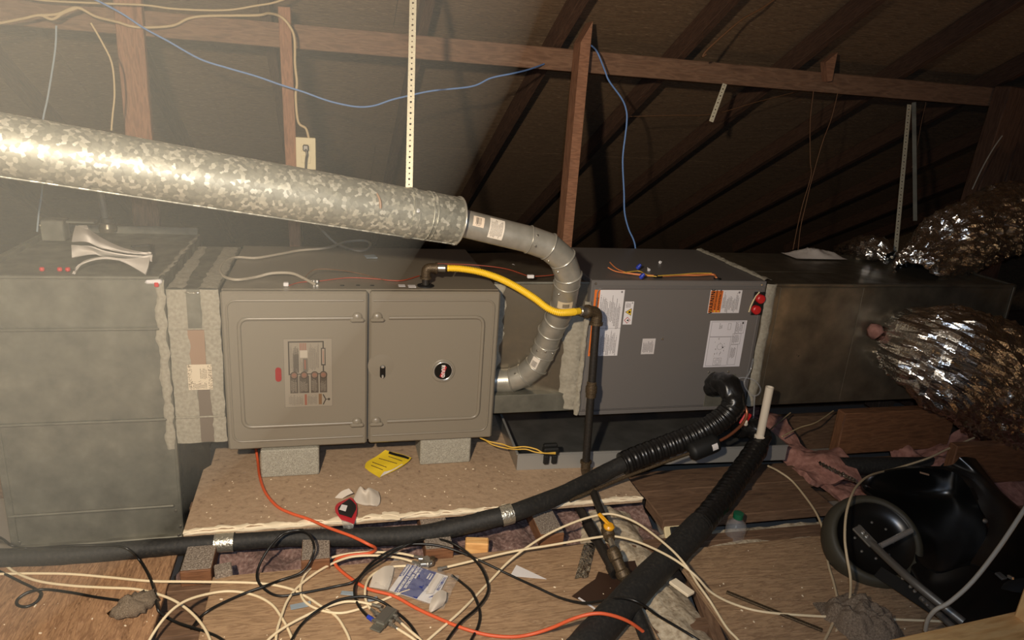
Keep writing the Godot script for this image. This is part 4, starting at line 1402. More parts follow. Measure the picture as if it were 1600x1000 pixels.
func build_gas() -> void:
	# stub on the furnace top
	var base := Vector3(0.629, 0.6335, -0.073)
	var knee := base + Vector3(0.0, 0.062, 0.0)
	var g := thing("gas_inlet", base, "rusty black iron gas elbow standing on the furnace top", "pipe fitting")
	part(g, "grommet", Shape.new().lathe([[0.028, 0.0], [0.028, 0.003], [0.017, 0.006]], Transform3D(Basis(), base), 20), M.matte_black)
	part(g, "nipple", Shape.new().tube([base, knee], 0.0125, 14), M.iron)
	var start := Vector3(0.6874, 0.6966, -0.065)
	elbow(g, base, knee, start, 0.0155, M.rusty)
	# yellow corrugated connector
	var line: Array = smooth([Vector3(0.6972, 0.698, -0.06), Vector3(0.7403, 0.6987, -0.05), Vector3(0.8002, 0.6947, -0.025), Vector3(0.8579, 0.6825, 0.01), Vector3(0.9071, 0.666, 0.06), Vector3(0.953, 0.6439, 0.11), Vector3(0.9888, 0.6209, 0.14), Vector3(1.023, 0.6089, 0.15), Vector3(1.0652, 0.6056, 0.14), Vector3(1.1048, 0.6035, 0.12)], 10)
	var h := thing("gas_connector", line[45] - Vector3(0, 0.02, 0), "yellow corrugated flexible gas hose between furnace top and black iron pipe", "hose")
	var fine := []
	var radii := []
	var total := 0.0
	for k in line.size() - 1:
		total += (line[k + 1] - line[k] as Vector3).length()
	var steps := int(total / 0.0019)
	var acc := 0.0
	var seg := 0
	for k in steps:
		var want := total * k / (steps - 1)
		while seg < line.size() - 2 and acc + (line[seg + 1] - line[seg] as Vector3).length() < want:
			acc += (line[seg + 1] - line[seg] as Vector3).length()
			seg += 1
		var l := (line[seg + 1] - line[seg] as Vector3).length()
		fine.append(line[seg].lerp(line[seg + 1], clampf((want - acc) / l, 0, 1)))
		var smooth_end: bool = k > steps - 14 or k < 4
		radii.append(0.0112 if smooth_end else (0.0122 if k % 3 == 0 else (0.0112 if k % 3 == 1 else 0.0088)))
	part(h, "hose", Shape.new().tube(fine, radii, 18).soften(), M.yellow_hose)
	var n0: Vector3 = line[0]
	hex_nut(h, knee + (n0 - knee) * 0.55, n0 - (n0 - knee) * 0.08, 0.014, M.bright_steel)
	var drop_top := Vector3(1.1751, 0.5948, 0.1)
	var n1: Vector3 = line[line.size() - 1]
	hex_nut(h, n1 - (n1 - drop_top) * 0.05, n1.lerp(drop_top, 0.42), 0.0155, M.bright_steel)
	hex_nut(h, n1.lerp(drop_top, 0.42), n1.lerp(drop_top, 0.62), 0.011, M.bright_steel)
	# black iron drop with a union, ending in an elbow on the platform
	var low := Vector3(1.1817, 0.0096, 0.135)
	low.y = 0.022
	var d := thing("gas_drop_pipe", low - Vector3(0, 0.02, 0), "vertical black iron gas pipe in front of the coil cabinet's left edge", "pipe")
	elbow(d, n1, drop_top, low, 0.0185, M.rusty)
	var dirn := (low - drop_top).normalized()
	part(d, "pipe", Shape.new().tube([drop_top + dirn * 0.03, low - dirn * 0.02], 0.0135, 16), M.iron)
	var u := drop_top.lerp(low, 0.475)
	part(d, "union", Shape.new().lathe([[0.014, -0.028], [0.0175, -0.026], [0.0175, -0.012], [0.0195, -0.010], [0.0195, 0.012], [0.0165, 0.016], [0.0165, 0.026], [0.013, 0.030]], facing(u, -dirn), 18), M.rusty)
	elbow(d, drop_top, low, low + Vector3(-0.01, 0.0, 0.1), 0.0165, M.rusty)
	var run: Array = [low, Vector3(1.1595, 0.022, 0.2832), Vector3(1.1361, 0.022, 0.4501)]
	part(d, "pipe", Shape.new().tube([low + Vector3(0, 0, 0.03), run[1], run[2]], 0.0125, 14), M.iron)
	# shut-off valve with a yellow handle and the brass tail below it
	var v := Vector3(1.128, 0.02, 0.4934)
	var tail := Vector3(1.1154, 0, 0.6131)
	var t := thing("gas_valve", v - Vector3(0, 0.03, 0), "small gas valve with a bright yellow lever at the pipe's end", "valve")
	var ax := (tail - v).normalized()
	part(t, "body", Shape.new().lathe([[0.0, -0.03], [0.014, -0.03], [0.014, -0.018], [0.019, -0.012], [0.019, 0.012], [0.014, 0.02], [0.014, 0.03], [0.0, 0.03]], facing(v, ax), 12), M.rusty)
	part(t, "lever", Shape.new().lathe([[0.0, 0.018], [0.016, 0.018], [0.017, 0.024], [0.012, 0.030], [0.0, 0.031]], facing(v, Vector3(0, 1, 0.1)), 16).bar(v + Vector3(0, 0.028, 0), v + Vector3(-0.022, 0.045, -0.035), 0.012, 0.007, Vector3.RIGHT, 0.002), M.yellow_valve, "yellow plastic lever")
	part(t, "tail_pipe", Shape.new().tube([v + ax * 0.028, v + ax * 0.06], 0.009, 12), M.bright_steel)
	var b := thing("pipe_union", tail - Vector3(0, 0.03, 0), "stubby tarnished brass pipe union lying by the black pipe on the stained floor", "pipe fitting")
	var tip := Vector3(1.1269, -0.03, 0.6468)
	var bx := (tip - tail).normalized()
	part(b, "body", Shape.new().lathe([[0.0, -0.045], [0.015, -0.045], [0.019, -0.035], [0.02, -0.012], [0.017, -0.008], [0.017, 0.02], [0.021, 0.024], [0.021, 0.04], [0.014, 0.05], [0.0, 0.05]], facing(tail, bx), 16), M.rusty)
	part(b, "nipple", Shape.new().tube([tail + bx * 0.045, tip], 0.013, 12), M.iron)
	# an older iron pipe that comes out from under the platform
	var o := thing("old_gas_pipe", Vector3(1.1243, -0.055, 0.4432), "old dark iron pipe running out from under the platform along the floor", "pipe")
	var p0 := Vector3(1.1194, -0.036, 0.2546)
	var p1 := Vector3(1.1116, -0.036, 0.6137)
	part(o, "pipe", Shape.new().tube([p0, p1], 0.0145, 14), M.iron)
	part(o, "coupling", Shape.new().tube([p0.lerp(p1, 0.28), p0.lerp(p1, 0.5)], 0.0185, 14), M.iron)
	part(o, "coupling", Shape.new().tube([p0.lerp(p1, 0.9), p1], 0.018, 14), M.iron)


# ------------------------------------------------------------------ platform, sleepers, drain pan
func build_platform_things() -> void:
	var p := thing("platform_board", Vector3(0.62, -0.02, -0.1), "wide dirty tan plywood board with a torn pale front edge under the furnace", "board")
	part(p, "board", Shape.new().slab(Vector3(-0.092, -0.02, -0.62), Vector3(1.335, 0.0, 0.291), 0.002), M.board)
	smear(p, Vector3(-0.09, 0.0002, 0.292), Vector3(1.333, 0.0002, 0.292), Vector3(0, 0, -1), 0.018, 0.014, Vector3(0, 1, 0.2), 0.003, 0.018, 61, M.splinter, "torn_edge")
	smear(p, Vector3(-0.09, 0.0, 0.2915), Vector3(1.333, 0.0, 0.2915), Vector3(0, -1, 0), 0.012, 0.010, Vector3(0, 0, 1), 0.002, 0.005, 62, M.splinter, "torn_edge")
	smear(p, Vector3(0.4715, 0.0004, 0.3052), Vector3(0.5238, 0.0004, 0.302), Vector3(0, 0, -1), 0.035, 0.03, Vector3.UP, 0.002, 0.02, 63, M.splinter, "torn_edge")
	var k := 0
	for x in [[-0.074, 0.004, "dusty timber sleeper under the platform's left end beside the foil tape"], [0.238, 0.316, "dusty timber sleeper end just below the loop of thin black cable"], [0.586, 0.668, "dusty timber sleeper end below the middle of the platform"], [0.942, 1.018, "reddish wet-looking timber sleeper end below the platform near the gas pipes"]]:
		var t := thing("sleeper", Vector3((x[0] + x[1]) / 2, -0.07, 0.0), x[2], "timber", "sleepers under the platform")
		part(t, "timber", Shape.new().slab(Vector3(x[0], -0.07, -0.6), Vector3(x[1], -0.0225, 0.445 if k < 3 else 0.42), 0.002), M.brown_block)
		part(t, "dust_cover", Shape.new().slab(Vector3(x[0] + 0.001, -0.0225, 0.25), Vector3(x[1] - 0.001, -0.0205, 0.44 if k < 3 else 0.415), 0.0008), M.dusty)
		k += 1
	single("offcut", Shape.new().box(Vector3(0.0308, -0.05, 0.4204), Vector3(0.045, 0.03, 0.04), 0.003, Basis(Vector3.UP, 0.2)), M.dusty, "tiny dusty offcut of wood beside the left sleeper", "offcut")
	single("offcut", Shape.new().box(Vector3(0.7459, -0.05, 0.4058), Vector3(0.07, 0.04, 0.035), 0.003, Basis(Vector3.UP, -0.2)), M.fresh_wood, "yellowish offcut of wood in the gap before the platform", "offcut")
	# insulation that fills the gap before the platform
	var rows := []
	var f := noise(3, 3.0, 91, 4)
	for i in 16:
		var line := []
		for j in 90:
			var x := -0.09 + j * 0.0165
			var z := 0.06 + i * 0.025
			line.append(Vector3(x, -0.10 + f.get_noise_2d(x * 4, z * 4) * 0.05, z))
		rows.append(line)
	single("floor_insulation", Shape.new().sheet(rows, 0.03), M.dusty_pink, "dirty pink fluffy insulation in the gap in front of the platform", "insulation", "", "stuff")

	var d := thing("drain_pan", Vector3(1.5, 0.0, -0.2), "shallow galvanized drain pan under the coil cabinet", "pan")
	var turn := Basis(Vector3.UP, -0.045)
	var o := Vector3(0.953, 0.0, 0.062)
	var L := 1.05
	var D := 0.66
	var H := 0.062
	for q in [[Vector3(L / 2, 0.0015, -D / 2), Vector3(L, 0.002, D), "bottom"], [Vector3(L / 2, H / 2, 0), Vector3(L, H, 0.002), "front_side"], [Vector3(L / 2, H / 2, -D), Vector3(L, H, 0.002), "side"], [Vector3(0, H / 2, -D / 2), Vector3(0.002, H, D), "side"], [Vector3(L, H / 2, -D / 2), Vector3(0.002, H, D), "side"], [Vector3(L / 2, H, 0.002), Vector3(L, 0.004, 0.008), "rolled_rim"], [Vector3(0, H, -D / 2), Vector3(0.008, 0.004, D), "rolled_rim"]]:
		part(d, q[2], Shape.new().box(o + turn * q[0], q[1], 0.0006, turn), M.pan_lip if q[2] in ["front_side", "rolled_rim"] else M.pan)
	# float switch clipped on the rim, with its thin yellow wires
	var s := thing("float_switch", o + Vector3(0.135, 0.02, 0.01), "black plastic overflow switch clipped on the drain pan's rim", "switch")
	var m := Vector3(1.0671, 0.0661, 0.078)
	part(s, "body", Shape.new().box(m + Vector3(0, 0.012, 0.0), Vector3(0.056, 0.03, 0.03), 0.005).box(m + Vector3(0, 0.03, -0.008), Vector3(0.05, 0.012, 0.02), 0.004), M.matte_black)
	part(s, "jaw", Shape.new().box(m + Vector3(-0.015, -0.02, 0.004), Vector3(0.02, 0.035, 0.014), 0.004), M.matte_black)
	part(s, "jaw", Shape.new().box(m + Vector3(0.015, -0.02, 0.004), Vector3(0.02, 0.035, 0.014), 0.004), M.matte_black)
	part(s, "wire", Shape.new().tube(smooth([Vector3(1.0778, 0.0822, 0.1), Vector3(1.0359, 0.0823, 0.1), Vector3(1.0101, 0.0934, 0.09), Vector3(0.9738, 0.0948, 0.07), Vector3(0.9335, 0.0842, 0.05), Vector3(0.9061, 0.0826, 0.02), Vector3(0.864, 0.0847, 0), Vector3(0.8353, 0.086, -0.03)], 5), 0.0026, 6), M.yellow_wire)
	part(s, "wire", Shape.new().tube(smooth([Vector3(1.0782, 0.0772, 0.1), Vector3(1.0319, 0.0815, 0.098), Vector3(1.0055, 0.0811, 0.085), Vector3(0.9792, 0.0846, 0.07), Vector3(0.9457, 0.076, 0.05), Vector3(0.9188, 0.0668, 0.02), Vector3(0.8764, 0.0714, 0), Vector3(0.8496, 0.0802, -0.03)], 5), 0.0024, 6), M.yellow_wire)
	# props of dark timber under the coil and the plenum
	for q in [[1.20, 1.29, "in the drain pan behind the gas drop pipe"], [1.62, 1.71, "in the drain pan behind the suction line"], [2.05, 2.14, "under the supply plenum beside the white stand pipe"], [2.86, 2.95, "under the supply plenum behind the lower foil duct"]]:
		var lo := 0.004 if q[0] < 2.0 else -0.07
		single("support_block", Shape.new().slab(Vector3(q[0], lo, -0.48), Vector3(q[1], 0.172, -0.39), 0.003), M.joist, "dark timber block standing %s" % q[2], "wood block", "blocks under the " + ("coil" if q[0] < 2.0 else "plenum"))


# ------------------------------------------------------------------ refrigerant and drain lines
func ribs(path: Array, r: float, pitch: float, depth: float) -> Array:      # [points, radii] of a hose ribbed by its tape
	var pts := []
	var radii := []
	for k in path.size() - 1:
		var a: Vector3 = path[k]
		var b: Vector3 = path[k + 1]
		var n := maxi(int((b - a).length() / (pitch / 4)), 1)
		for i in n:
			pts.append(a.lerp(b, float(i) / n))
	pts.append(path[path.size() - 1])
	for k in pts.size():
		radii.append(r - (depth if k % 4 == 0 else 0.0) + depth * 0.4 * sin(k * 0.7))
	return [pts, radii]


func build_lines() -> void:
	var s := thing("suction_line", Vector3(0.5484, -0.055, 0.3605), "thick black foam insulated refrigerant line running from the coil along the platform's front", "pipe")
	var head: Array = smooth([Vector3(1.71, 0.2746, 0), Vector3(1.7035, 0.3036, 0.05), Vector3(1.7103, 0.3094, 0.1), Vector3(1.7217, 0.277, 0.13), Vector3(1.7048, 0.237, 0.145), Vector3(1.6558, 0.1939, 0.15), Vector3(1.575, 0.1477, 0.15), Vector3(1.4687, 0.1081, 0.15), Vector3(1.3697, 0.0817, 0.16), Vector3(1.3007, 0.0615, 0.17)], 5)
	part(s, "taped_end", Shape.new().tube(densify(head.slice(0, 21), 0.005), 0.040, 36).ruffle(noise(3, 26.0, 7, 3), 0.016).soften(), M.black_tape, "shiny wrinkled black tape")
	var rb := ribs(head.slice(18), 0.041, 0.012, 0.0028)
	part(s, "ribbed_wrap", Shape.new().tube(rb[0], rb[1], 24).soften(), M.black_tape)
	var run: Array = smooth([Vector3(1.3042, 0.0648, 0.172), Vector3(1.2045, 0.0378, 0.2), Vector3(1.0917, 0.032, 0.2632), Vector3(0.9745, 0.034, 0.325), Vector3(0.8574, 0.034, 0.3749), Vector3(0.7596, 0.01, 0.3697), Vector3(0.6629, -0.012, 0.3639), Vector3(0.5568, -0.022, 0.364), Vector3(0.4538, -0.027, 0.3487), Vector3(0.3424, -0.029, 0.3364), Vector3(0.2326, -0.029, 0.3209), Vector3(0.1252, -0.029, 0.3183), Vector3(0.0114, -0.029, 0.3145), Vector3(-0.0824, -0.029, 0.3133), Vector3(-0.2306, -0.029, 0.3159), Vector3(-0.3895, -0.029, 0.3159), Vector3(-0.5478, -0.029, 0.3012), Vector3(-0.7411, -0.029, 0.2643)], 6)
	var radii := []
	for k in run.size():
		radii.append(0.028 if k < 45 else lerpf(0.028, 0.024, minf((k - 45) / 18.0, 1.0)))
	part(s, "foam_sleeve", Shape.new().tube(run, radii, 20).ruffle(noise(3, 18.0, 8, 2), 0.004).soften(), M.black_foam)
	for q in [[24, 27, 0.031], [70, 74, 0.0275]]:
		part(s, "foil_tape", Shape.new().tube(run.slice(q[0], q[1]), q[2], 20, false), M.foil_tape, "band of crinkled silver tape")
	# thin liquid line with its filter drier
	var l := thing("liquid_line", Vector3(1.6883, 0, 0.0553), "thin copper liquid line with a black filter drier below the suction line", "pipe")
	part(l, "copper_tube", Shape.new().tube(smooth([Vector3(1.7653, 0.2558, 0.12), Vector3(1.7778, 0.2214, 0.14), Vector3(1.7535, 0.189, 0.16), Vector3(1.6929, 0.1591, 0.185), Vector3(1.6321, 0.1399, 0.2)], 6), 0.0055, 10), M.copper)
	var d0 := Vector3(1.6381, 0.1472, 0.205)
	var d1 := Vector3(1.5267, 0.1141, 0.215)
	var dx := (d1 - d0).normalized()
	var dr := (d1 - d0).length()
	part(l, "filter_drier", Shape.new().lathe([[0.0, -0.004], [0.012, 0.0], [0.030, 0.008], [0.0315, 0.018], [0.0315, dr - 0.018], [0.030, dr - 0.008], [0.012, dr], [0.0, dr + 0.004]], facing(d0, dx), 20, true), M.matte_black)
	pipe_sticker(l, d0 + dx * 0.02, dx, 0.0322, 0.022, around(d0, dx, Vector3(0.32, 1.25, 2.2)) + 0.1, around(d0, dx, Vector3(0.32, 1.25, 2.2)) + 0.8, M.label_white)
	part(l, "copper_tube", Shape.new().tube(smooth([Vector3(1.5291, 0.1139, 0.215), Vector3(1.4612, 0.0961, 0.22), Vector3(1.3643, 0.0709, 0.23), Vector3(1.2669, 0.0495, 0.245), Vector3(1.1679, 0.0303, 0.27), Vector3(1.0701, 0.0155, 0.3)], 6), 0.006, 10), M.rusty)
	# condensate drain in black wrap, sloping to the floor
	var c := thing("drain_line", Vector3(1.1741, -0.055, 0.6497), "thick black wrapped drain pipe slanting down across the floor cables", "pipe")
	var path: Array = smooth([Vector3(1.7761, 0.14, 0.0935), Vector3(1.8315, 0.14, 0.0992), Vector3(1.8608, 0.12, 0.1356), Vector3(1.8076, 0.09, 0.1872), Vector3(1.6782, 0.045, 0.2879), Vector3(1.5053, 0.015, 0.4325), Vector3(1.3281, -0.003, 0.5665), Vector3(1.1449, -0.012, 0.7034), Vector3(0.9557, -0.012, 0.8603), Vector3(0.8962, -0.012, 0.9108)], 6)
	part(c, "taped_elbow", Shape.new().tube(densify(path.slice(0, 19), 0.005), 0.036, 32).ruffle(noise(3, 24.0, 17, 3), 0.016).soften(), M.black_tape, "shiny wrinkled black tape")
	var r2 := ribs(path.slice(17, 34), 0.040, 0.02, 0.0026)
	part(c, "ribbed_wrap", Shape.new().tube(r2[0], r2[1], 24).soften(), M.black_tape)
	part(c, "foam_sleeve", Shape.new().tube(path.slice(32), 0.042, 22).ruffle(noise(3, 14.0, 18, 2), 0.005).soften(), M.black_foam)
	var branch0 := Vector3(1.1093, -0.03, 0.7256)
	var branch1 := Vector3(1.0898, -0.035, 0.8963)
	part(c, "branch", Shape.new().tube([branch0, branch1], 0.018, 14), M.black_foam)
	# white stand pipe in the drain tee
	var b := Vector3(1.8337, 0.13, 0.1627)
	var tp := b + Vector3(0.002, 0.205, 0.0)
	var w := thing("stand_pipe", b - Vector3(0, 0.01, 0), "short upright white plastic pipe stub in the black drain elbow", "pipe")
	part(w, "tube", Shape.new().lathe([[0.0145, 0.0], [0.0145, 0.2], [0.0118, 0.2], [0.0118, 0.05]], facing(b, tp - b), 20), M.pvc)
	part(w, "collar", Shape.new().lathe([[0.019, -0.006], [0.020, 0.008], [0.0146, 0.012]], facing(b, tp - b), 20), M.pvc)
	# a loop of clear plastic tube beside it
	var cl := thing("clear_tube", Vector3(1.8801, 0.2275, 0.02), "loop of thin clear plastic tubing behind the white stand pipe", "tube")
	part(cl, "tube", Shape.new().tube(smooth([Vector3(1.7898, 0.3038, 0.02), Vector3(1.8144, 0.3123, 0.03), Vector3(1.8528, 0.3049, 0.04), Vector3(1.8826, 0.275, 0.045), Vector3(1.8795, 0.249, 0.045), Vector3(1.8558, 0.2447, 0.045), Vector3(1.8271, 0.2696, 0.04), Vector3(1.8166, 0.2988, 0.035), Vector3(1.8436, 0.3331, 0.02), Vector3(1.8543, 0.3803, 0.01)], 6), 0.0028, 8), M.clear)
	part(cl, "tube", Shape.new().tube(smooth([Vector3(1.8605, 0.2467, 0.05), Vector3(1.8618, 0.1935, 0.06), Vector3(1.8547, 0.1374, 0.08)], 5), 0.0028, 8), M.clear)
	var rd := Vector3(1.7818, 0.1911, 0.13)
	single("red_tag", Shape.new().box(rd, Vector3(0.03, 0.05, 0.012), 0.004, Basis(Vector3.BACK, -0.4)).ruffle(noise(3, 40.0, 3, 2), 0.006), M.red_plastic, "small red tag beside the copper line's bend", "tag")
	single("wire_nut", Shape.new().lathe([[0.006, 0.0], [0.008, 0.004], [0.007, 0.02], [0.0, 0.024]], facing(Vector3(1.7746, 0.1781, 0.15), Vector3(-0.3, 0.9, 0.3)), 10), M.pvc, "pale wire nut under the red tag", "wire nut")


# ------------------------------------------------------------------ foil ducts
func crumpled(path: Array, radii: Array, sides: int, pleat: float, seed_: int) -> Shape:
	var rows := path.size()
	var fine := noise(FastNoiseLite.TYPE_SIMPLEX, 9.0, seed_, 3)
	fine.fractal_type = FastNoiseLite.FRACTAL_RIDGED
	var tiny := noise(FastNoiseLite.TYPE_SIMPLEX, 34.0, seed_ + 2, 2)
	var lump := noise(FastNoiseLite.TYPE_SIMPLEX_SMOOTH, 3.0, seed_ + 5, 2)
	var s := Shape.new()
	s.tube(path, radii, sides, false)
	for k in s.v.size():
		var p := s.v[k]
		var w := fine.get_noise_3d(p.x * 0.55, p.y * 1.7, p.z * 1.7) * pleat + lump.get_noise_3dv(p) * pleat * 1.6 + tiny.get_noise_3d(p.x * 0.6, p.y, p.z) * pleat * 0.55
		s.v[k] = p + s.n[k] * w
	return s.facet()


func densify(path: Array, step: float) -> Array:
	var out := []
	for k in path.size() - 1:
		var a: Vector3 = path[k]
		var b: Vector3 = path[k + 1]
		var n := maxi(int((b - a).length() / step), 1)
		for i in n:
			out.append(a.lerp(b, float(i) / n))
	out.append(path[path.size() - 1])
	return out


func fade(n: int, stops: Array) -> Array:      # radii along a path from [[share, radius], ...]
	var out := []
	for k in n:
		var t := float(k) / (n - 1)
		var r: float = stops[stops.size() - 1][1]
		for i in stops.size() - 1:
			if t <= stops[i + 1][0]:
				r = lerpf(stops[i][1], stops[i + 1][1], smoothstep(0, 1, (t - stops[i][0]) / (stops[i + 1][0] - stops[i][0])))
				break
		out.append(r)
	return out


func build_flex() -> void:
	# lower duct: leaves the plenum's front and swings to the right
	var p: Array = densify(smooth([Vector3(2.5857, 0.3891, -0.01), Vector3(2.5456, 0.412, 0.05), Vector3(2.5388, 0.429, 0.11), Vector3(2.6146, 0.4124, 0.16), Vector3(2.8085, 0.3304, 0.16), Vector3(3.1302, 0.2013, 0.1), Vector3(3.5754, 0.0926, 0), Vector3(4.1572, 0.0552, -0.1)], 8), 0.011)
	var a := thing("foil_duct", p[p.size() / 2] - Vector3(0, 0.22, 0), "big lower crumpled silver foil duct bulging from the plenum's front", "duct")
	part(a, "foil_sleeve", crumpled(p, fade(p.size(), [[0.0, 0.10], [0.05, 0.145], [0.14, 0.20], [0.4, 0.235], [1.0, 0.24]]), 110, 0.016, 3), M.foil)
	part(a, "collar", ring(p[0] + Vector3(0, 0, 0.012), Vector3.BACK, 0.118, 0.014, 40).ruffle(noise(3, 18.0, 5, 2), 0.02).soften(), M.foil)
	var tuft: Vector3 = Vector3(2.3603, 0.4888, 0.02)
	part(a, "insulation_tuft", Shape.new().lathe([[0.0, -0.03], [0.02, -0.022], [0.028, 0.0], [0.02, 0.02], [0.0, 0.028]], Transform3D(Basis(), tuft), 16, true).ruffle(noise(3, 30.0, 6, 2), 0.02), M.pink, "pink insulation poking out at the collar")
	# upper duct: leaves the plenum's top and climbs to the right
	var q: Array = densify(smooth([Vector3(2.6458, 0.6483, -0.1571), Vector3(2.6748, 0.6729, -0.179), Vector3(2.7511, 0.7217, -0.2069), Vector3(2.9151, 0.7822, -0.2585), Vector3(3.1518, 0.845, -0.3239), Vector3(3.4741, 0.8954, -0.4166), Vector3(3.9402, 0.9383, -0.5226)], 8), 0.011)
	var b := thing("foil_duct", q[q.size() / 2] - Vector3(0, 0.17, 0), "upper crumpled silver foil duct rising from the plenum's top", "duct")
	part(b, "foil_sleeve", crumpled(q, fade(q.size(), [[0.0, 0.075], [0.12, 0.10], [0.3, 0.135], [0.55, 0.15], [1.0, 0.155]]), 96, 0.018, 9), M.foil)
	# third duct on the far side of the plenum's top
	var r: Array = densify(smooth([Vector3(2.6486, 0.7059, -0.3052), Vector3(2.6383, 0.7254, -0.3686), Vector3(2.6377, 0.7086, -0.4718), Vector3(2.6875, 0.6504, -0.6023), Vector3(2.747, 0.5543, -0.7179)], 8), 0.011)
	var c := thing("foil_duct", r[r.size() / 2] - Vector3(0, 0.06, 0), "small crumpled foil duct lying low behind the plenum's top beside white insulation", "duct")
	part(c, "foil_sleeve", crumpled(r, fade(r.size(), [[0.0, 0.03], [0.3, 0.045], [1.0, 0.06]]), 60, 0.010, 13), M.foil)
	var rows := []
	var f := noise(3, 8.0, 14, 3)
	for i in 12:
		var line := []
		for j in 24:
			var u := j / 23.0
			var v := i / 11.0
			var at := Vector3(2.28 + u * 0.26, 0.668, -0.42 - v * 0.12)
			line.append(at + Vector3(0, maxf(sin(u * PI) * sin(v * PI), 0.0) * (0.035 + f.get_noise_2d(u * 0.5, v * 0.3) * 0.03), 0))
		rows.append(line)
	single("wool_scrap", Shape.new().sheet(rows, 0.0), M.white_wool, "scrap of white wool insulation on the far edge of the plenum", "insulation")


# ------------------------------------------------------------------ right part of the floor
func heap(x0: float, x1: float, z0: float, z1: float, y: float, amp: float, seed_: int, freq := 5.0) -> Shape:
	var f := noise(3, freq, seed_, 4)
	var rows := []
	var nz := maxi(int((z1 - z0) / 0.02), 4)
	var nx := maxi(int((x1 - x0) / 0.02), 4)
	for i in nz + 1:
		var line := []
		for j in nx + 1:
			var x := lerpf(x0, x1, float(j) / nx)
			var z := lerpf(z0, z1, float(i) / nz)
			line.append(Vector3(x, y + f.get_noise_2d(x, z) * amp, z))
		rows.append(line)
	return Shape.new().sheet(rows, 0.02)


